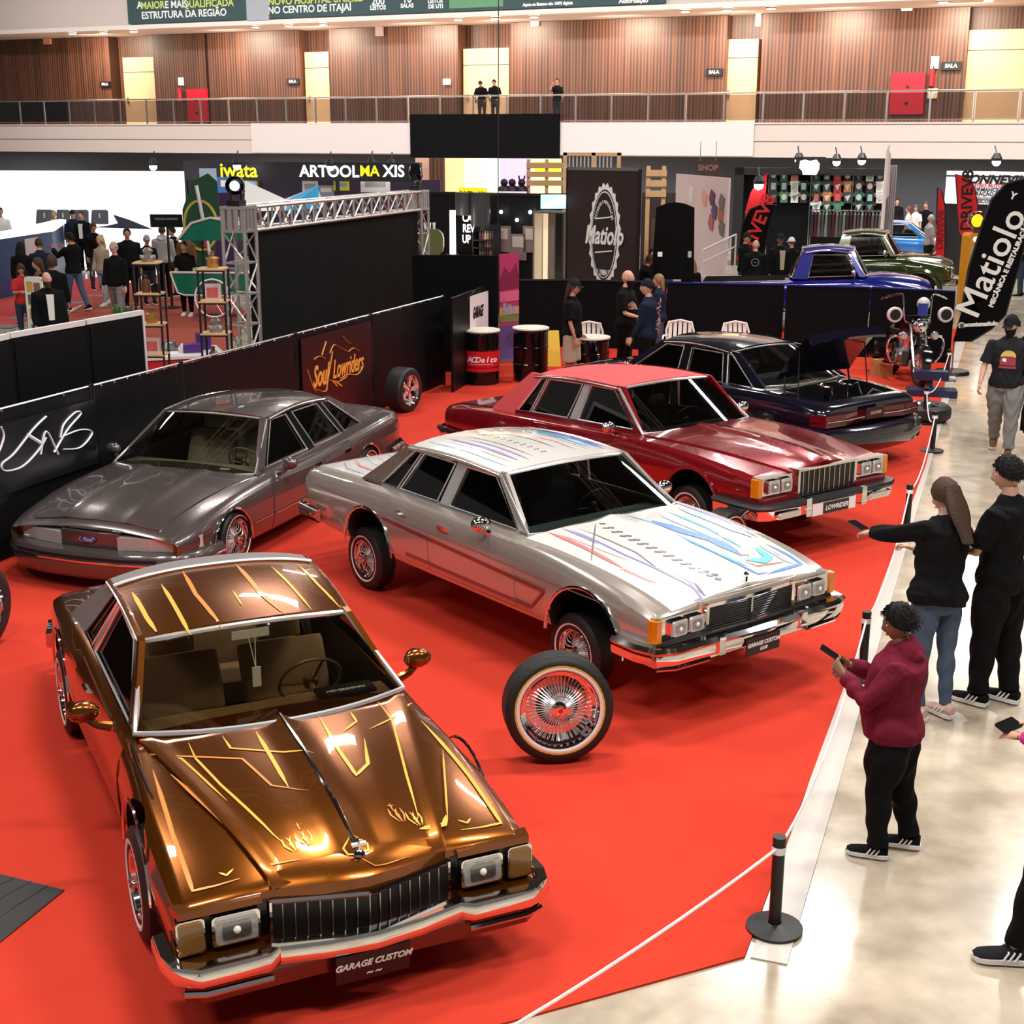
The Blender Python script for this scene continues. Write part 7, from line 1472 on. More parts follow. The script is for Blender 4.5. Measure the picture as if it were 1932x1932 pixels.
# potted plants: tufts of blades
GRNL = mat('leaf_green', (.05, .13, .02), .6)
for (u, v, lb) in ((228, 590, 'green grassy plant in a pot behind the middle black panel'), (36, 640, 'green grassy plant in a pot at the far left behind the panels')):
    p = at(u, v, 1.0) if u > 100 else at(u, v, 1.2); zz = 1.0 if u > 100 else 1.2; t = thing('potted_plant', lb, 'plant', (p.x, p.y, 0)); m = MB(BLACK); m.lathe([(0, 0), (.16, 0), (.2, zz - .2), (.18, zz - .2), (0, zz - .25)], None, 16); m.build('pot', t); m = MB(GRNL)
    for k in range(90):
        a = random.uniform(0, 6.28); r0 = random.uniform(.05, .4); h = random.uniform(.15, .35); b = V((.05 * cos(a), .05 * sin(a), zz - .25)); q1 = b + V((r0 * .5 * cos(a), r0 * .4 * sin(a), h)); q2 = b + V((r0 * cos(a), r0 * .7 * sin(a), h * random.uniform(.7, 1.1))); w = V((-sin(a), cos(a), 0)) * .012
        m.raw([tuple(b - w), tuple(b + w), tuple(q1 + w), tuple(q1 - w), tuple(q2)], [(0, 1, 2, 3), (3, 2, 4)])
    m.build('leaves', t)
# ================================================================ centre stands
BW_ = mat('stand_dark', (.006, .006, .007), .7, spec=.2)
T, L, zt = frontal(795, 1062, 362, 0, 33.5, 32); m = MB(BW_); m.box(0, L, 0, .1, 0, zt); m.box(0, L, -.03, 0, zt - .06, zt, BLACK)
for x in (L * .2, L * .45, L * .62, L * .8): m.box(x - .01, x + .01, -.01, 0, 0, zt, BLACK)
o = tag(put(m.build('stand_wall'), T), 'black wall of the product stand under the wooden crates', 'wall panel')
x, z = ux(T, 890, 373, -.3); t = thing('shield_sign', 'yellow shield shaped sign reading WD-40 above the bottles', 'sign'); t.matrix_world = T; m = MB(LITY); m.prism([(x - .36, z + .22), (x + .36, z + .22), (x + .36, z - .02), (x + .2, z - .22), (x, z - .28), (x - .2, z - .22), (x - .36, z - .02)][::-1], -.34, -.3, 'y'); m.build('plate', t); m = MB(BLACK); ptext(m, 'WD-40', x, z + .05, .2, BLACK, .012, -.345); m.build('lettering', t)
for (a, b, lb) in ((866, 898, 'dark grey hanging drum left of the yellow shield sign'), (897, 930, 'dark grey hanging drum right of the yellow shield sign')):
    x0, z0 = ux(T, a, 425 if a > 880 else 405, -.3); x1, z1 = ux(T, b, 363, -.3); r = (x1 - x0) / 2; m = MB(mat('drum_grey', (.05, .05, .055), .35)); m.lathe([(0, z0), (r, z0), (r, z1), (0, z1)], None, 20, TR((x0 + x1) / 2, -r - .3 if a < 880 else -r - .35, 0)); tag(put(m.build('hanging_drum'), T), lb, 'drum')
m = MB(LITT)
for s, u, v in (('CAR', 883, 412), ('REV', 882, 432), ('UP', 878, 452)): x, z = ux(T, u, v, -.1); ptext(m, s, x, z, .26, LITT, .008, -.12, 0, .7)
tag(put(m.build('sign_letters'), T), 'white stacked letters on the black stand wall', 'sign')
bt = [mat('bottle_%d' % i, c_, .3) for i, c_ in enumerate(((.6, .55, .5), (.5, .35, .08), (.10, .14, .3), (.5, .08, .05)))]
t = thing('bottle_shelf', 'black shelf unit for the bottle display', 'shelf'); t.matrix_world = T; x0, zA = ux(T, 900, 437, -.5); x1, zB_ = ux(T, 931, 481, -.5)
zs = [lerp(zB_, zA, k / 3) for k in range(3)]
m = MB(BLACK); m.box(x0 - .05, x1 + .05, -.3, -.28, 0, zA + .2); [m.box(x0 - .05, x1 + .05, -.7, -.3, z - .03, z) for z in zs]; m.box(x0 - .06, x0 - .04, -.7, -.3, 0, zA); m.box(x1 + .04, x1 + .06, -.7, -.3, 0, zA); m.build('unit', t)
MT = [None]
for r_, z in enumerate(zs):
    for k in range(6):
        m = MB(bt[(k + r_) % 4]); m.lathe([(0, 0), (.028, 0), (.028, .12), (.012, .16), (.012, .19), (0, .19)], None, 10); o = m.build('bottle'); o.matrix_world = T @ M4.Translation((lerp(x0 + .04, x1 - .04, k / 5), -.5, z)); tag(o, 'small coloured bottle on the %s row of the bottle shelf' % ('lowest', 'middle', 'top')[r_], 'bottle', 'bottles on the %s row' % ('lowest', 'middle', 'top')[r_])
for i, (u, v) in enumerate(((943, 400), (973, 415), (998, 400))):
    x, z = ux(T, u, v, -.1); t = thing('wall_lamp', 'small bright wall lamp over a framed picture on the black stand', 'lamp', group='wall lamps on the black stand'); t.matrix_world = T @ M4.Translation((x, -.12, z)); m = MB(SPOTG); m.ball((0, 0, 0), .045, None, 8); m.build('bulb', t)
    m = MB(mat('frame_pic', (.25, .19, .17), .5)); m.cbox((0, .08, -.62), (.42, .03, .6)); m.cbox((0, .06, -.5), (.28, .02, .25), mat('pic_pale', (.6, .5, .45), .5)); o = m.build('framed_picture'); o.matrix_world = T @ M4.Translation((x, -.12, z)); tag(o, 'framed dark picture %s on the black stand wall' % ('left of the three', 'middle of the three', 'right of the three')[i], 'picture')
p = atd(847, 480, 32); t = thing('light_column', 'glowing pinkish white light column on the black counter', 'lamp', (p.x, 32, p.z)); m = MB(mat('column_glow', (1, .8, .75), .5, emit=7., ecol=(1, .78, .72))); m.tube([(.06, 0, 0), (.06, 0, .98)], .07, n=10); m.build('tube', t); m = MB(BLACK); m.box(-.1, .2, -.1, .1, -.02, 0); m.build('base', t)
p = atd(812, 482, 31.5); t = thing('olive_tank', 'olive green rounded tank with white cups on top beside the truss', 'tank', (p.x, 31.5, p.z)); m = MB(CLOTHB); m.box(-.3, .3, -.25, .25, -p.z, -.02); m.build('plinth', t); m = MB(mat('olive_paint', (.10, .11, .035), .35)); m.rbox((0, 0, .28), (.55, .4, .6), .2); m.build('shell', t)
m = MB(WHITE); [m.lathe([(0, .58), (.025, .58), (.035, .72), (0, .72)], None, 8, TR(-.14 + .1 * k)) for k in range(3)]; m.build('cups', t)
# lit interior behind the stand: coloured light put into glowing panel colours
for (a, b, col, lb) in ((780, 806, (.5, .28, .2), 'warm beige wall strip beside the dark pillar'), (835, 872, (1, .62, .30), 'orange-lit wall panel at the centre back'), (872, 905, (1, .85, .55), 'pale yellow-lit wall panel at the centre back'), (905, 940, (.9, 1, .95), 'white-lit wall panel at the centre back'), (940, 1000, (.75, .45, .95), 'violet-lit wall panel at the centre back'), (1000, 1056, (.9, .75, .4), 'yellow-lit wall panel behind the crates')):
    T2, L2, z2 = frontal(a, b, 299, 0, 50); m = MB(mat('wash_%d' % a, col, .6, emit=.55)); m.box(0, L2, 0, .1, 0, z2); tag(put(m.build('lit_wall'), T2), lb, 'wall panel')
T2, L2, z2 = frontal(806, 835, 299, 0, 49.5); m = MB(SLAT); m.box(0, L2, 0, .3, 0, z2); tag(put(m.build('wood_pillar'), T2), 'brown wooden pillar left of the lit wall panels', 'pillar')
T2, L2, z2 = frontal(1005, 1055, 305, 0, 48); m = MB(LITY); m.box(0, L2, 0, .05, z2 - .45, z2); tag(put(m.build('yellow_sign'), T2), 'bright yellow sign behind the wooden crates', 'sign')
for i, (u, lb) in enumerate(((948, 'dark helmet-like figure on the stand top, left'), (963, 'dark curly-topped figure on the stand top, middle'), (981, 'dark eared figure on the stand top, right'))):
    p = atd(u, 361, 33); m = MB(mat('figure_dark', (.02, .012, .012), .5)); m.lathe([(0, 0), (.16, 0), (.13, .1), (.06, .14), (0, .14)], None, 12); m.ball((0, 0, .2), .09, None, 10); [m.tube([(s * .05, 0, .26), (s * .07, 0, .36)], .02) for s in (-1, 1)] if i == 2 else None; o = m.build('figurine'); o.location = (p.x, 33, p.z); tag(o, lb, 'figurine')
def crate(u, v, y, label, cols=3, rows_=3, w=.95, h=.6):
    p = atd(u, v, y); t = thing('wooden_crate', label, 'crate', (p.x, y, p.z))
    for k in range(rows_): m = MB(WOOD); m.box(-w / 2, w / 2, -.02, .02, k * h / rows_ + .02, (k + .62) * h / rows_ + .02); m.build('slat', t)
    for k in range(cols): x = -w / 2 + .05 + k * (w - .1) / (cols - 1); m = MB(WOOD); m.box(x - .04, x + .04, .02, .10, -.25 if cols == 3 else -p.z, h + .02); m.build('upright', t)
crate(1028, 352, 33, 'pale wooden pallet standing on the black stand left of the badge banner'); crate(1234, 372, 29, 'pale wooden crate frame right of the badge banner', 2, 3, .42, .62)
p = atd(1114, 320, 30); t = thing('pallet_rack', 'wooden frame with white slats rising above the badge banner', 'frame', (p.x, 30, 0)); zt = atd(1114, 287, 30).z; m = MB(WOOD); m.box(-.62, .62, -.04, .04, zt - .06, zt); [m.box(x - .04, x + .04, -.04, .04, 0, zt) for x in (-.58, 0.02, .56)]; m.build('frame', t); m = MB(mat('lattice_grey', (.45, .43, .42), .5)); [m.box(-.5 + k * .08, -.47 + k * .08, -.01, .01, 2.9, zt - .08) for k in range(12) if k != 6]; m.build('lattice', t)
# window-like lit cabinet and screen
T2, L2, z2 = frontal(1005, 1064, 398, 0, 29.4, 29); t = thing('glass_cabinet', 'tall framed cabinet with a lit cream panel left of the badge banner', 'cabinet'); t.matrix_world = T2
m = MB(STEEL); [m.box(x - .02, x + .02, -.02, .5, 0, z2) for x in (0, L2)]; m.box(0, L2, -.02, .5, z2 - .03, z2); m.box(0, L2, -.02, .5, .9, .94); m.build('frame', t); m = MB(mat('cabinet_light', (1, .78, .5), .5, emit=.6)); m.box(.04, L2 * .42, .3, .34, 1.0, z2 - .06); m.build('lit_panel', t); m = MB(glass('cabinet_glass', (.35, .35, .35), .1)); m.box(L2 * .45, L2 - .03, 0, .01, .94, z2 - .03); m.build('pane', t)
p = atd(1043, 380, 28.4); t = thing('monitor', 'bright cyan and white television at the corner of the black stand', 'monitor', (p.x, 28.4, p.z), radians(6)); m = MB(BLACKG); m.cbox((0, .03, 0), (.60, .05, .32)); m.build('bezel', t); m = MB(mat('tv_cyan', (.3, .7, .9), .3, emit=1.6)); m.cbox((0, 0, 0), (.56, .02, .28)); m.prism([(-.25, -.1), (.1, .1), (.27, .12), (.27, -.02), (-.1, -.13)], -.014, -.01, 'y', mat('tv_white', (1, 1, 1), .3, emit=1.8)); m.build('screen', t)
# open car bonnet with engine bay (dark car behind the fence)
p = atd(1285, 470, 25.5); t = thing('car', 'dark car with bonnet standing upright and a red and chrome engine', 'car', (p.x + .05, 27.2, 0), radians(-90)); hgt = atd(1285, 372, 25.5).z
m = MB(BLACKG); m.prism([(.9, .3), (.9, .95), (-.2, 1.05), (-.8, 1.1), (-1.2, 1.12), (-1.3, .9), (-1.3, .3)], -.66, .66, 'y'); m.build('body', t)
m = MB(mat('bonnet_black', (.003, .003, .003), .8, spec=.1)); P = [[(-.15 + .1 * q, y * (1 - .12 * q) , lerp(1.25, hgt - .25 + .1 * (1 - (y / .42) ** 2), q)) for y in (-.42, -.2, 0, .2, .42)] for q in (0, .3, .7, 1)]; m.shell(P, (-.04, 0, 0)); m.cbox((.0, -.28, 1.75), (.02, .09, .09), WHITE); m.cbox((.0, .30, 1.75), (.02, .07, .12), mat('sticker_grey', (.4, .4, .35), .5)); m.build('bonnet', t)
m = MB(RED); m.ball((.35, -.3, 1.05), .2, None, 12, None, (1, 1, .6)); m.ball((.4, .15, 1.05), .16, None, 12); m.cyl((.5, -.1, 1.0), (.5, .4, 1.05), .06, m=PLW); m.cbox((.2, .35, 1.05), (.3, .3, .12), CHROME); m.build('engine', t)
# picture wall, white rack
T2, L2, z2 = frontal(1272, 1371, 342, 0, 37, 33); m = MB(mat('wall_pinkwhite', (.72, .55, .55), .5)); zz = ux(T2, 1371, 338)[1]; m.box(0, L2, 0, .06, 0, 3.05)
for (u, v, col) in ((1340, 372, (.12, .01, .05)), (1344, 396, (.08, .03, .12)), (1338, 418, (.4, .1, .12)), (1356, 404, (.35, .12, .04)), (1358, 380, (.14, .12, .10)), (1358, 428, (.25, .2, .2)), (1300, 365, (.75, .7, .65)), (1325, 372, (.75, .35, .25))):
    x, z = ux(T2, u, v, -.02); s = .2; m.prism([(x - s, z), (x - s * .4, z + s), (x + s, z + s * .5), (x + s * .7, z - s), (x - s * .4, z - s * .8)][::-1], -.03, 0, 'y', mat('pw_%d' % u, col, .5))
tag(put(m.build('picture_wall'), T2), 'pinkish white stand wall scattered with small dark pictures', 'wall panel')
T2, L2, z2 = frontal(1208, 1272, 362, 0, 31); m = MB(mat('poster_dark', (.035, .028, .03), .5)); m.box(0, L2, 0, .05, 0, z2); m.box(L2 * .3, L2 * .6, -.01, 0, z2 * .5, z2 * .8, mat('poster_brown', (.12, .05, .03), .5)); tag(put(m.build('dark_poster'), T2), 'dark smoky poster wall between the badge banner and the raised bonnet', 'poster')
t = thing('ladder_rack', 'white railing-like rack leaning behind the black-jacketed crew', 'rack'); a, b = atd(1323, 470, 31.6), atd(1386, 440, 33)
for dz in (0, -.28): m = MB(PLW); m.tube([a + V((0, 0, dz)), b + V((0, 0, dz))], .022, n=6); m.build('rail', t)
for k in range(7): q = a.lerp(b, k / 6); m = MB(PLW); m.tube([q, q - V((0, 0, .28))], .016, n=6); m.build('rung', t)
for q in (a, b): m = MB(PLW); m.tube([q, (q.x, q.y, 0)], .022, n=6); m.build('leg', t)
p = atd(1332, 318, 36); t = thing('shop_sign', 'oval brown sign with pinkish lettering hung above the picture wall', 'sign', (p.x, 36, p.z)); m = MB(mat('sign_brown', (.06, .035, .03), .5)); m.prism([(.38 * cos(radians(a)) * (1 if abs(sin(radians(a))) < .8 else .9), .22 * sin(radians(a)) + (.04 if sin(radians(a)) > .5 else 0)) for a in range(0, 360, 15)][::-1], 0, .04, 'y'); m.build('plate', t); m = MB(mat('sign_pink', (.45, .20, .18), .5)); m.text('SHOP', .2, None, TR(0, -.01, .04, 90), .003, .006); m.build('lettering', t); m = MB(STEEL); [m.tube([(x, .02, .2), (x, .02, .7)], .008) for x in (-.2, .2)]; m.build('hanger', t)
# counter between the stands (grey-white) in front of engine car
p = at(1375, 505, 1.1); box_thing('counter', 'grey and white counter beneath the white rack', 'counter', (p.x, p.y + .3, .45), (1.3, .6, .9), mat('counter_grey', (.38, .34, .33), .5))
# ================================================================ t-shirt stand
T, L, zt = frontal(1383, 1667, 314, 0, 45, 44); t = thing('shirt_stand', 'black shop stand wall for the displayed t-shirts', 'stand'); t.matrix_world = T
m = MB(mat('stand_cloth', (.006, .007, .009), .9, spec=.1)); m.box(0, L, .3, .4, 0, zt); m.build('back_wall', t); m = MB(BLACK); m.box(0, L, 0, .3, zt - .22, zt); m.box(0, .3, 0, .3, 0, zt); m.build('header_frame', t)
x0, z0 = ux(T, 1485, 325); x1 = ux(T, 1562, 325)[0]; z1 = ux(T, 1522, 293)[1]; m = MB(BLACK); m.prism([(x0, z0), (x1, z0), (x1 - .15, z1), (x0 + .25, z1)], -.1, .25, 'y'); m.build('sign_block', t)
m = MB(LITT); cx, cz = (x0 + x1) / 2, ux(T, 1520, 313)[1]; m.prism([(cx - .3, cz + .2), (cx - .15, cz + .24), (cx, cz + .2), (cx + .2, cz + .24), (cx + .3, cz + .12), (cx + .3, cz - .05), (cx + .22, cz - .22), (cx - .2, cz - .22), (cx - .22, cz - .1), (cx - .32, cz - .02)][::-1], -.13, -.1, 'y'); m.build('lit_emblem', t)
for u in (1446, 1525, 1604): x = ux(T, u, 380, .25)[0]; m = MB(STEEL); m.tube([(x, .2, 0), (x, .2, zt - .22)], .02); m.build('pole', t)
SCOL = [(.015, .02, .03), (.02, .02, .02), (.7, .68, .66), (.04, .04, .045), (.35, .03, .04), (.03, .09, .06), (.65, .55, .5), (.03, .03, .04), (.05, .22, .12), (.02, .02, .03), (.45, .17, .05), (.04, .05, .06), (.01, .01, .015)]
GCOL = [(.4, .5, .48), (.25, .45, .4), (.1, .25, .2), (.6, .5, .42), (.5, .1, .08), (.5, .55, .55)]
def shirt(u, v, k, i):
    x, z = ux(T, u, v, .2); s = .32; m = MB(mat('shirt_%d' % (k % 13), SCOL[k % 13], .8), mat('shirt_print_%d' % (k % 6), GCOL[k % 6], .7))
    m.prism([(x - s * .36, z - s * .55), (x + s * .36, z - s * .55), (x + s * .36, z + .1 * s), (x + s * .55, z + .05 * s), (x + s * .62, z + .3 * s), (x + s * .3, z + s * .55), (x + s * .1, z + s * .48), (x - s * .1, z + s * .48), (x - s * .3, z + s * .55), (x - s * .62, z + .3 * s), (x - s * .55, z + .05 * s), (x - s * .36, z + .1 * s)], .16, .20, 'y', 0)
    if k % 3 == 0: m.prism([(x + s * .26 * cos(radians(a)), z + s * (.02 + .30 * sin(radians(a)))) for a in range(0, 360, 30)], .15, .16, 'y', 1)
    elif k % 3 == 1: m.box(x - s * .22, x + s * .22, .15, .16, z - s * .35, z + s * .3, 1)
    else: m.prism([(x - s * .28, z + s * .1), (x + s * .28, z + s * .25), (x, z - s * .4)], .15, .16, 'y', 1)
    tag(put(m.build('display_t_shirt'), T), 'folded printed t-shirt displayed in the %s row of the shirt stand' % ('top', 'second', 'third')[i], 't-shirt', 't-shirts in the %s row' % ('top', 'second', 'third')[i])
for i, v in enumerate((328, 348, 369)):
    for j, u in enumerate((1456, 1476, 1496, 1513, 1537, 1557, 1577, 1596, 1617, 1638, 1657)):
        if i == 0 and j in (3,): continue
        shirt(u, v, (j * 5 + i * 7 + j * i) % 26, i)
for j, u in enumerate((1537, 1557, 1577, 1617, 1638)): shirt(u, 386, j * 3 + 2, 2)
# hanging clothes on the rack
RT, RL, rz = frontal(1528, 1662, 393, 0, 43.6, 43); t = thing('clothes_rack', 'chrome clothes rail in front of the t-shirt stand', 'rack'); t.matrix_world = RT; m = MB(CHROME); m.tube([(0, 0, rz), (RL, 0, rz)], .02); m.build('rail', t)
for x in (0, RL / 2, RL): m = MB(CHROME); m.tube([(x, 0, 0), (x, 0, rz)], .018); m.build('leg', t)
gm = [cloth('hung_%d' % i, c_) for i, c_ in enumerate(((.03, .03, .035), (.10, .09, .09), (.16, .15, .14), (.06, .015, .02), (.05, .06, .05)))]
for k in range(20):
    x = RL * (k + .5) / 20; m = MB(gm[k * 3 % 5]); m.raw([(x - .03, -.24, rz - .12), (x + .03, -.24, rz - .12), (x + .03, .24, rz - .12), (x - .03, .24, rz - .12), (x, 0, rz - .0), (x - .05, -.22, rz - .8), (x + .05, -.22, rz - .8), (x + .05, .22, rz - .8), (x - .05, .22, rz - .8)], [(0, 1, 4), (1, 2, 4), (2, 3, 4), (3, 0, 4), (0, 5, 6, 1), (1, 6, 7, 2), (2, 7, 8, 3), (3, 8, 5, 0), (5, 8, 7, 6)])
    tag(put(m.build('hanging_jacket'), RT), 'dark garment hanging on the clothes rail below the t-shirts', 'jacket', 'garments on the clothes rail')
# striped curtain, slim white flag
T2, L2, z2 = frontal(1668, 1690, 308, 0, 44.5); m = MB(mat('curtain_grey', (.30, .26, .27), .7)); m.grid([[(L2 * k / 24, .06 * sin(k * 1.6), z) for k in range(25)] for z in (.05, z2)]); m.grid([[(L2 * k / 24, .02 + .06 * sin(k * 1.6), z) for k in range(25)] for z in (.05, z2)]); tag(put(m.build('curtain'), T2), 'grey striped curtain at the right end of the t-shirt stand', 'curtain')
p = atd(1672, 268, 40); t = thing('feather_flag', 'slim whitish flag pole rising above the striped curtain', 'flag', (p.x, 40, 0)); m = MB(PLW); m.tube([(0, 0, 0), (0, 0, p.z - .2), (.04, 0, p.z)], [.05, .05, .02]); m.build('pole', t); m = MB(mat('flag_pale', (.6, .5, .5), .6)); m.prism([(0, 2.2), (.12, 2.4), (.1, p.z - .3), (0, p.z - .05)], -.01, .01, 'y'); m.build('cloth', t)
# feather flags
def feather(label, base, tops, mt, txt=None, tm=None, size=.3, y=30, border=BLACK, cx=None, rot=90, bold=.01, extra=None, shear=0, sx=1.):
    """outline given as pixels at depth y"""
    P = [atd(u, v, y) for u, v in tops]; t = thing('feather_flag', label, 'flag'); ox = P[0].x
    t.location = (ox, y, 0); q = [(p.x - ox, p.z) for p in P]; m = MB(mt); m.prism(q, 0, .02, 'y'); m.build('cloth', t)
    m = MB(border); m.tube([(a, .01, b) for a, b in q[1:]], .02, n=5); m.build('edge_binding', t)
    b = atd(*base, y); m = MB(STEEL); m.tube([(b.x - ox, .03, 0), (b.x - ox, .03, q[-1][1])], .014, n=6); m.lathe([(0, 0), (.3, 0), (.28, .05), (0, .06)], BLACK, 20, TR(b.x - ox, .03)); m.build('pole', t)
    if txt:
        m = MB(tm or BLACK)
        for (s, u, v, sz, ang) in txt: c_ = atd(u, v, y); m.text(s, sz, None, M4.Translation((c_.x - ox, -.008, c_.z)) @ RX @ M4.Rotation(radians(ang), 4, 'Z'), .003, bold, shear, sx=sx)
        m.build('lettering', t)
    return t
FR = mat('flag_bright_red', (.72, .01, .015), .5)
feather('bright red feather flag left of the t-shirt stand', (1400, 450), [(1396, 450), (1404, 400), (1414, 362), (1430, 335), (1443, 325), (1440, 370), (1428, 420), (1415, 460)], FR, y=38, border=FR)
feather('black feather flag with red DRIVEV8 lettering', (1398, 470), [(1392, 470), (1398, 420), (1412, 393), (1435, 383), (1462, 384), (1450, 420), (1440, 470), (1430, 490)], mat('flag_black', (.004, .003, .003), .8, spec=.1), [('DRIVEV8', 1424, 430, .46, 70)], FR, y=34.5)
feather('narrow red feather flag between the blue coupe and the gas pump', (1775, 505), [(1762, 505), (1764, 420), (1766, 350), (1774, 358), (1780, 385), (1780, 505)], FR, [('DRIVEV8', 1772, 430, .26, 90)], mat('flag_darkred', (.25, .0, .01), .5), y=36)
feather('wide red feather flag with black DRIVEV8 lettering beside the white sign', (1815, 440), [(1808, 432), (1804, 380), (1800, 324), (1822, 330), (1836, 352), (1842, 385), (1838, 432), (1812, 440)], FR, [('DRIVEV8', 1822, 374, .42, 93)], BLACK, y=38)
b = at(1795, 700); yy = b.y
feather('tall black feather flag with large white Matiolo lettering at the right', (1795, 700), [(1797, 640), (1812, 585), (1826, 500), (1850, 420), (1868, 372), (1895, 342), (1930, 332), (1960, 345), (1925, 480), (1895, 590), (1870, 615), (1830, 640)], mat('flag_jet', (.003, .003, .0035), .8, spec=.08), [('Matiolo', 1868, 492, .62, 69), ('MECÂNICA E RESTAURAÇÃO', 1901, 495, .115, 71), ('@acontamatiolo', 1843, 607, .10, 3), ('Y', 1908, 365, .16, -20)], CW, y=yy, bold=.006, sx=1.0)
# right white sign wall
T, L, zt = frontal(1783, 2010, 318, 0, 42, 40); m = MB(mat('sign_wall_white', (.82, .82, .88), .5, emit=.25)); zb = ux(T, 1850, 381)[1]; m.box(0, L, 0, .1, zb, zt); m.box(0, L, -.01, 0, zt - .16, zt - .12, BLACK); m.box(0, L, .12, .2, 0, zt, BLACK)
x, z = ux(T, 1880, 335, -.01); ptext(m, 'BONNEVILLE', x, z, .34, BLACK, .015, -.01, .3, 1.1)
for k, (s, v, c_) in enumerate((('CENTRO AUTOMOTIVO', 346, RED), ('PERFORMANCE E CUSTOM', 354, BLACK), ('PREPARAÇÃO DE MOTORES', 362, BLACK), ('restauração completa', 370, GREYL), ('CLÁSSICOS E HOT RODS', 376, BLACK))): x, z = ux(T, 1872, v, -.01); ptext(m, s, x, z, .15, c_, .004, -.01)
tag(put(m.build('sign_wall'), T), 'white lit sign wall with black BONNEVILLE lettering at the right', 'sign')
# gas pump
p = at(1828, 585); t = thing('gas_pump', 'vintage orange gas pump with a yellow and dark red globe', 'gas pump', (p.x, p.y + .3, 0), radians(10)); OG = mat('pump_orange', (.62, .25, .01), .35, coat=.4); zt = at(1828, 585) and atd(1828, 436, p.y).z
m = MB(OG); m.rbox((0, 0, zt / 2), (.34, .36, zt), .08); m.build('housing', t); m = MB(mat('pump_face', (.45, .35, .36), .3)); m.cbox((0, -.185, zt - .55), (.20, .02, .5)); m.ball((0, -.17, zt - .14), .085, LITT, 12, None, (1, .4, .8)); m.build('dial', t); m = MB(mat('globe_red', (.12, .005, .02), .15, coat=1)); m.lathe([(0, -.10), (.2, -.10), (.22, 0), (.2, .10), (0, .10)], None, 20, TR(.08, 0, zt + .28), axis='y'); m.tube([(.05, 0, zt), (.08, 0, zt + .1)], .08); m.build('globe', t); m = MB(mat('globe_yellow', (.9, .55, .01), .3, emit=.9)); m.lathe([(0, -.125), (.12, -.12), (.15, -.105)], None, 20, TR(.03, 0, zt + .28), axis='y'); m.build('globe_face', t); m = MB(BLACK); m.tube(spline([(.18, -.1, zt - .4), (.32, -.15, zt - .8), (.25, -.1, .6), (.18, 0, .9)], 5), .02); m.build('hose', t)
# ---------------------------------------------------------------- people in front
G1 = None
t, hn, R, SC, HT = person('tall person in black t-shirt and black joggers seen from behind at the rope', (at(1868, 1318)).xy, 135, 1.82, arms=((20, 8, 70, 25), (22, 8, 75, 25)), legs=((4, 2), (-5, 2)), headrot=(25, 12), top=('tee', BLK), bottom=('baggy', BLK), hair=('short', HBLK), skin=0, det=True, shoe=BLK, build=1.12)
t, hn, R, SC, HT = person('long-haired person in black jacket and grey-blue leggings leaning to take a picture', (at(1752, 1345)).xy, 118, 1.70, arms=((78, 20, 8, 0), (40, 10, 60, 20)), legs=((2, 4), (-3, 2)), lean=8, tilt=9, headrot=(10, 18), top=('jacket', BLK), bottom=('leggings', DEN), hair=('long', HBRN), skin=0, det=True, shoe=mat('pink_shoe', (.62, .38, .34), .6), build=1.14, fem=True)
phone(t, hn[0] + V((.05, 0, .04)), 90, 80, 'phone held out by the person in the black jacket')
m = MB(BLK); m.rbox((0, 0, 0), (.26, .10, .20), .04); m.tube([(-.1, 0, .09), (-.06, 0, .35), (.06, 0, .35), (.1, 0, .09)], .008, n=5)
t, hn, R, SC, HT = person('boy in a dark red hoodie and black trousers standing at the rope in profile', (at(1672, 1600)).xy, 160, 1.48, arms=((38, 12, 78, 40), (38, 12, 78, 40)), legs=((8, 10), (-8, 4)), headrot=(12, 12), top=('hoodie', MARN), bottom=('baggy', BLK), hair=('tousled', HBLK), skin=2, det=True, shoe=BLK, build=1.3)
phone(t, hn[1] + V((.03, 0, .03)), 90, 60, 'phone held by the boy in the dark red hoodie')
t, hn, R, SC, HT = person('bearded person in dark printed t-shirt and grey trousers walking towards the camera', (at(1885, 850)).xy, -112, 1.80, arms=((-4, 16, 12, 0), (10, 16, 22, 0)), legs=((10, 6), (-14, 18)), headrot=(-25, 14), top=('tee', BLK2), bottom=('baggy', GRYC), hair=('cap', HBLK), skin=0, det=True, shoe=BRN, build=1.16, beard=HBLK)
m = MB(mat('print_yellow', (.75, .55, .15), .7), mat('print_red', (.30, .04, .06), .7), WHITE)
T = SC @ R @ TR(.150, 0, .24, 0, 90, 0)
def chest(mb, pts, dx, mt): mb.raw([tuple(SC @ R @ V((dx - abs(y) * .18, y, z))) for y, z in pts] + [tuple(SC @ R @ V((dx - .03 - abs(y) * .18, y, z))) for y, z in pts], [tuple(range(len(pts))), tuple(range(2 * len(pts) - 1, len(pts) - 1, -1))] + [(i, i + len(pts), (i + 1) % len(pts) + len(pts), (i + 1) % len(pts)) for i in range(len(pts))], mt)
chest(m, [(.09 * cos(radians(a)), .30 + .08 * sin(radians(a))) for a in range(0, 181, 15)], .176, 0); chest(m, [(-.09, .20), (.09, .20), (.095, .27), (.06, .31), (-.07, .31), (-.10, .27)], .180, 1); chest(m, [(-.07, .25), (-.02, .24), (-.02, .28), (-.06, .29)], .183, 2); chest(m, [(-.10, .16), (.10, .16), (.10, .19), (-.10, .19)], .182, 1)
m.build('shirt_print', t)
j = MB(BLK)
for k in range(5): j.tube([hn[0] + V((.03 * sin(k), .02 * k - .04, .02)), hn[0] + V((.05, .03 * k - .06, -.2)), hn[0] + V((.03, .04 * k - .08, -.45 - .03 * (k % 2)))], [.03, .05, .03], n=7)
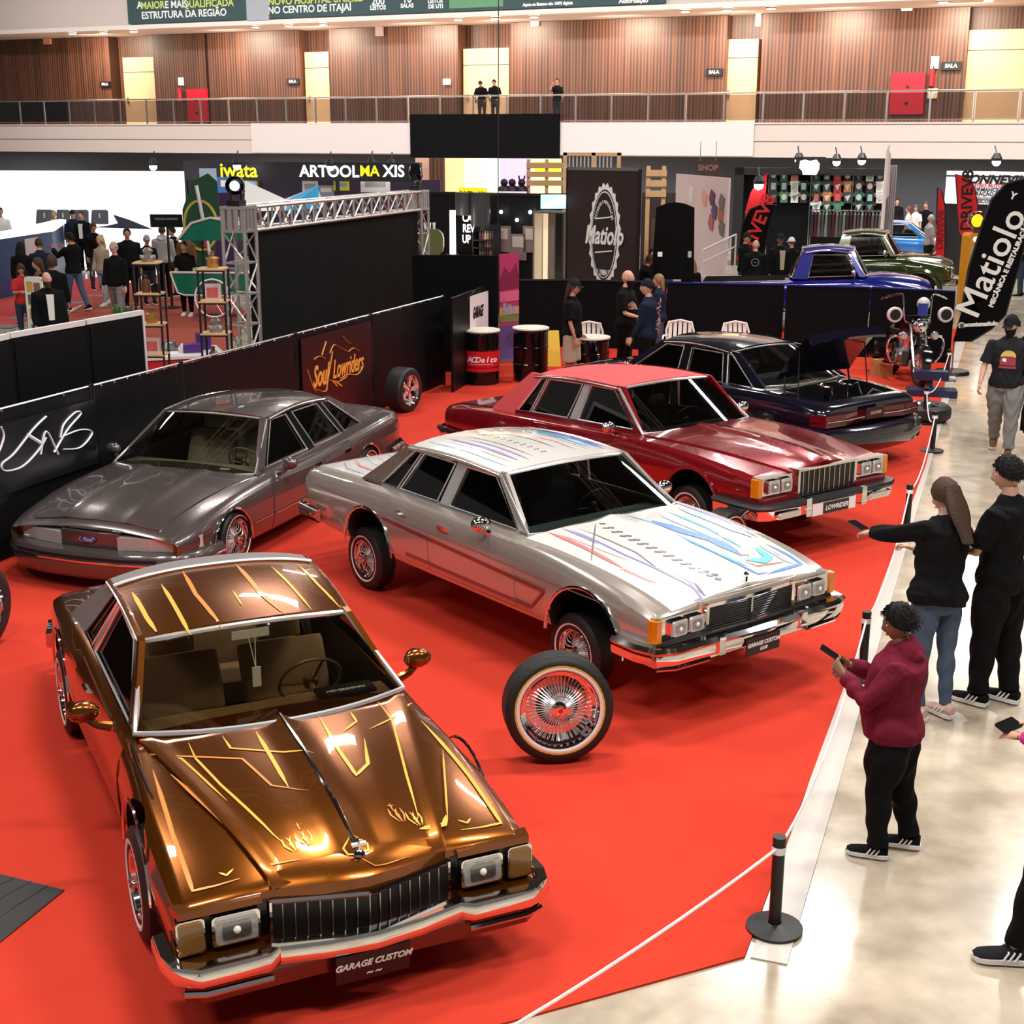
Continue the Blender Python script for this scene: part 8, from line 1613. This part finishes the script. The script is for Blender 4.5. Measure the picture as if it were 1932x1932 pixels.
o = j.build('folded_jacket'); o.location = t.location; o.rotation_euler = t.rotation_euler; tag(o, 'black jacket hanging from the hand of the bearded walker', 'jacket')
person('person with dark hair and black top walking just behind the bearded one', (at(1925, 838)).xy, -100, 1.76, top=('jacket', BLK), bottom=('pants', BLK), hair=('short', HBLK), skin=1, det=True, legs=((12, 4), (-12, 16)), headrot=(-20, 8), shoe=BLK)
# the arm with a phone and the shoe at the right edge belong to people mostly out of the frame
p = at(1935, 1470, .98)
t, hn, R, SC, HT = person('person in magenta sleeve at the right edge holding up a phone', (p.x + .52, p.y - .28), 128, 1.5, arms=((34, 4, 52, 10), (34, 4, 56, 18)), lean=6, headrot=(0, 15), top=('long', PNK), bottom=('pants', BLK), hair=('long', HBLK), skin=1, det=True, fem=True, curl=12)
w_ = M4.Translation(t.location) @ M4.Rotation(t.rotation_euler.z, 4, 'Z') @ hn[0]; t.location += V((at(1904, 1380, w_.z) - w_).xy.to_3d())
phone(t, hn[0] + V((.03, -.05, .025)), 90, 70, 'black smartphone held up at the right edge of the photo', sz=(.16, .01, .08))
q = at(1900, 1805)
person('person at the lower right edge showing one black trouser leg and canvas shoe', (q.x + .24, q.y + .06), 172, 1.74, legs=((16, 6), (-12, 8)), top=('long', BLK), bottom=('pants', BLK), hair=('short', HBLK), skin=1, det=True, shoe=BLK2, arms=((-20, 5, 10, 0), (-20, 5, 10, 0)))
# ---------------------------------------------------------------- crew behind the black car
GC = 'crew talking by the back fence'
def folk(u, v, h, face, label, z0=0., **k):
    p = spot(u, v, h, z0); return person(label, p, face, h, z0=z0, **k)
_, hn, R, SC, _ = folk(1078, 528, 1.80, -15, 'long-haired person in black cap, black t-shirt and tan shorts beside the barrel table', group=GC, top=('tee', BLK), bottom=('shorts', BEI), hair=('caplong', HBRN), build=1.12, skin=1, headrot=(0, 5))
folk(1180, 511, 1.85, -25, 'bald person with a full dark beard, black t-shirt and pale lanyard', group=GC, top=('tee', BLK), bottom=('pants', BLK), hair=('bald', HBLK), beard=HBLK, build=1.2, skin=0, arms=((8, 8, 20, 0), (15, 5, 60, 30)))
def back_print(r, mt, kind):
    t, _, R, SC, _ = r; m = MB(mt); T = SC @ R @ M4.Translation((-.165, 0, .30)) @ M4.Rotation(radians(-90), 4, 'Z') @ M4.Rotation(radians(90), 4, 'X')
    if kind == 'ring': m.lathe([(.075, -.02), (.075, .02), (.095, .02), (.095, -.02)], None, 24, T); m.cbox((0, 0, 0), (.08, .02, .04), None, T)
    else: [m.tube([T @ V((.10 * sin(k * 1.9), -.30 + .062 * k, 0)), T @ V((.03 * cos(k), -.27 + .062 * k, .02)), T @ V((-.09 * cos(k * 1.3), -.22 + .062 * k, 0))], .012, n=4) for k in range(8)]
    m.build('back_print', t)
back_print(folk(1222, 528, 1.82, 155, 'person in navy printed top with backwards cap, seen from behind', group=GC, top=('long', NVY), bottom=('pants', BLK), hair=('capback', HBLK), build=1.08, skin=0, headrot=(30, 0), arms=((10, 8, 20, 0), (20, 10, 115, 30))), mat('print_rose', (.35, .16, .17), .6), 'script')
folk(1243, 518, 1.62, 170, 'person with long straight light brown hair in dark top and pale shoulders', group=GC, top=('jacket', NVY), bottom=('pants', DEN), hair=('long', mat('hair_lightbrown', (.22, .12, .05), .45)), fem=True, skin=0)
# ---------------------------------------------------------------- visitors at left
GL = 'visitors among the stands at left'
for a in [
    (98, 403, 1.78, -80, 'person in a bright yellow jacket over black t-shirt', dict(top=('jacket', YEL), hems=BLK, bottom=('pants', DEN), hair=('short', HGRY), skin=0, arms=((6, 10, 14, 0), (10, 15, 125, 0)))),
    (133, 402, 1.80, -70, 'person in black jacket and dark cap beside the yellow jacket', dict(top=('jacket', NVY), hair=('cap', HBLK), bottom=('pants', DEN), skin=0)),
    (150, 404, 1.80, -95, 'person in open black jacket over a white t-shirt', dict(top=('jacket', BLK), hems=WHT, hair=('short', HBRN), bottom=('pants', BLK), skin=0)),
    (130, 444, 1.82, 150, 'person in black jacket and jeans filming with both arms raised', dict(top=('jacket', BLK), hair=('short', HBLK), bottom=('pants', DEN), skin=1, arms=((60, 10, 70, 10), (60, 10, 70, 10)), legs=((12, 4), (-14, 10)), headrot=(10, 0))),
    (172, 426, 1.76, -60, 'brown-haired person in black looking down behind the blond one', dict(top=('jacket', BLK), hair=('short', HBRN), headrot=(0, 20))),
    (186, 449, 1.68, -110, 'blond person in cream top and light blue jeans', dict(top=('long', BEI), hair=('long', HBLO), bottom=('leggings', mat('cloth_light_denim', (.30, .36, .45), .8)), skin=0, fem=True, shoe=WHT, legs=((12, 4), (-12, 10)))),
    (212, 461, 1.82, -100, 'person in cream cap and black sweater walking with grey trousers', dict(top=('long', BLK), hair=('cap', HGRY), hold=('cap', BEI), bottom=('pants', GRYC), skin=0, legs=((14, 4), (-12, 12)), build=1.12)),
    (236, 436, 1.86, -75, 'tall broad person in dark jacket behind the cream cap', dict(top=('jacket', BLK), hair=('short', HBLK), bottom=('pants', BLK), build=1.2, skin=1)),
    (273, 449, 1.66, -60, 'person in a light grey beanie-like cap between the shelves', dict(top=('tee', BLK), hair=('cap', HGRY), hold=('cap', LGR))),
    (302, 431, 1.80, 95, 'person in white shirt with grey hood down the back', dict(top=('hoodie', LGR), hair=('short', HBRN), bottom=('pants', BLK), build=1.12)),
    (322, 432, 1.76, -150, 'dark-haired person facing the white-shirted one', dict(top=('jacket', BLK), hair=('short', HBLK), hems=WHT)),
    (346, 438, 1.74, -90, 'auburn-haired person in brown jacket by the green truck', dict(top=('jacket', BRN), hair=('long', HRED), fem=True, skin=0)),
    (344, 460, 1.68, -95, 'red-haired person in black polo and white sneakers by the wood shelf', dict(top=('tee', BLK), hair=('short', HRED), bottom=('pants', BLK), skin=0, shoe=WHT)),
    (35, 463, 1.70, 100, 'person with very long black hair at the blue counter', dict(top=('jacket', BLK), hair=('long', HBLK), fem=True)),
    (70, 456, 1.76, 120, 'short-haired person in navy top at the blue counter, seen from behind', dict(top=('tee', NVY), hair=('short', HBRN), skin=0)),
    (36, 504, 1.55, -70, 'young person in a red top leafing a pink leaflet', dict(top=('tee', RDC), hair=('long', HBRN), fem=True, arms=((25, 6, 75, 30), (25, 6, 75, 30)), headrot=(0, 22))),
    (70, 493, 1.68, -160, 'brown-haired person turned to the curly-haired one', dict(top=('jacket', BRN), hair=('long', HBRN), fem=True, skin=0)),
    (94, 490, 1.76, 100, 'person with thick curly brown hair and black coat', dict(top=('jacket', BLK), hair=('curly', HBRN), bottom=('pants', BLK))),
    (84, 520, 1.76, -60, 'laughing bearded person with receding hair behind the leaflet stand', dict(top=('jacket', BLK), hair=('bald', HBLK), beard=HBRN, skin=0, hems=WHT, build=1.15, bottom=('pants', BLK))),
    (-4, 398, 1.90, -60, 'person at the left edge by the white screen, only a hand in view', dict(top=('tee', WHT), hair=('short', HBLK), arms=((6, 10, 14, 0), (80, 20, 60, 0)))),
]: folk(a[0], a[1], a[2], a[3], a[4], group=GL, **a[5])
# ---------------------------------------------------------------- visitors at right and centre
GR = 'visitors among the stands at right'
for a in [
    (1208, 478, 1.64, 10, 'dark-haired person in black leaning over the stand table', dict(top=('jacket', BLK), hair=('short', HBRN), lean=15, arms=((40, 8, 40, 0), (40, 8, 40, 0)))),
    (1226, 470, 1.58, -60, 'person in black with short hair behind the one leaning', dict(top=('tee', BLK), hair=('short', HBLK), skin=0)),
    (1303, 487, 1.56, 100, 'person with long fair hair seen from behind at the counter', dict(top=('tee', BLK), hair=('long', mat('hair_lightbrown')), fem=True)),
    (1405, 438, 1.80, -40, 'person in black cap and black jacket beside the bald one', dict(top=('jacket', BLK), hair=('cap', HBLK))),
    (1424, 452, 1.72, 80, 'bald person in black jacket with a round grey logo on the back', dict(top=('jacket', BLK), hair=('bald', HBLK), build=1.2, skin=0)),
    (1470, 440, 1.82, -80, 'person in black cap with a pale bib and lanyard', dict(top=('jacket', BLK), hair=('cap', HBLK), hems=BEI, build=1.2, skin=2)),
    (1492, 447, 1.66, 120, 'person in a cream cap beside the blue pickup', dict(top=('tee', BLK), hair=('cap', HBRN), hold=('cap', WHT))),
    (1472, 378, 1.80, 85, 'fair-haired person in a white t-shirt with a print on the back', dict(top=('tee', WHT), hair=('short', HBLO), skin=0, bottom=('shorts', BLK))),
    (1500, 396, 1.68, 100, 'long brown-haired person by the clothes rack', dict(top=('tee', NVY), hair=('long', HBRN), bottom=('pants', LGR), fem=True)),
    (1450, 372, 1.72, 60, 'person in black behind the red feather flag', dict(top=('jacket', BLK), hair=('short', HBRN))),
    (1518, 388, 1.70, -90, 'person in brown coat in front of the hanging shirts', dict(top=('jacket', BRN), hair=('long', HRED), fem=True)),
    (1648, 384, 1.76, 160, 'broad person in black jacket at the end of the clothes rack', dict(top=('jacket', BLK2), hair=('short', HBLK), build=1.2)),
    (1664, 376, 1.76, -160, 'person in a cream top beside the striped curtain', dict(top=('long', BEI), hair=('short', HBRN), skin=0)),
    (1690, 372, 1.74, -100, 'brown-haired person in black in front of the grey wall', dict(top=('jacket', BLK), hair=('short', HBRN), skin=0)),
    (1713, 386, 1.66, 160, 'red-haired person in a white blouse by the blue coupe', dict(top=('long', WHT), hair=('long', HRED), fem=True, skin=0)),
    (1726, 384, 1.68, -110, 'auburn-haired person facing the white blouse', dict(top=('tee', WHT), hair=('long', HRED), fem=True, skin=0)),
    (1745, 378, 1.78, -120, 'short-haired person in black behind the grey-haired one', dict(top=('tee', BLK), hair=('short', HBRN), skin=0)),
    (1753, 402, 1.78, 5, 'grey-haired person in a grey patterned shirt by the blue coupe', dict(top=('tee', GRYC), hair=('short', HGRY), skin=1, bottom=('pants', BLK), build=1.1)),
    (1794, 373, 1.78, -90, 'person in black t-shirt between the two red flags', dict(top=('tee', BLK), hair=('short', HBLK), skin=0)),
    (1932, 425, 1.78, 170, 'person in black with a tan bag at the right edge behind the tall flag', dict(top=('tee', BLK), hair=('short', HBRN), bottom=('pants', DEND), skin=1, arms=((10, 8, 60, 10), (30, 8, 60, 10)))),
    (884, 446, 1.72, 100, 'person in black cap inside the black product stand', dict(top=('jacket', BLK), hair=('cap', HBLK))),
]:
    r_ = folk(a[0], a[1], a[2], a[3], a[4], group=GR, **a[5])
    if 'logo' in a[4]: back_print(r_, mat('print_grey', (.16, .15, .15), .6), 'ring')
    if 'print on the back' in a[4]: back_print(r_, NVY, 'ring')
for u, v, lb, kw in ((905, 158, 'person in black leaning on the balcony rail with head bowed, left of the pair', dict(lean=28, headrot=(0, 15), arms=((25, 20, 50, 20), (25, 20, 50, 20)))), (930, 153, 'person in black leaning on the balcony rail, right of the pair', dict(lean=20, arms=((25, 15, 50, 20), (25, 15, 50, 20)))), (1047, 147, 'person in black on the balcony photographing, alone right of the pair', dict(arms=((10, 10, 30, 0), (60, 25, 100, 20)), bottom=('pants', DEN)))):
    x, z = wl(u, v, .5); p = WT @ V((x, .5, 0)); kw.setdefault('bottom', ('pants', GRYC))
    person(lb, p.xy, -100, 1.78 if kw.get('lean') else 1.74, z0=Z1, group='onlookers on the balcony', hair=('short', HBLK), top=('tee', BLK), skin=1, **kw)
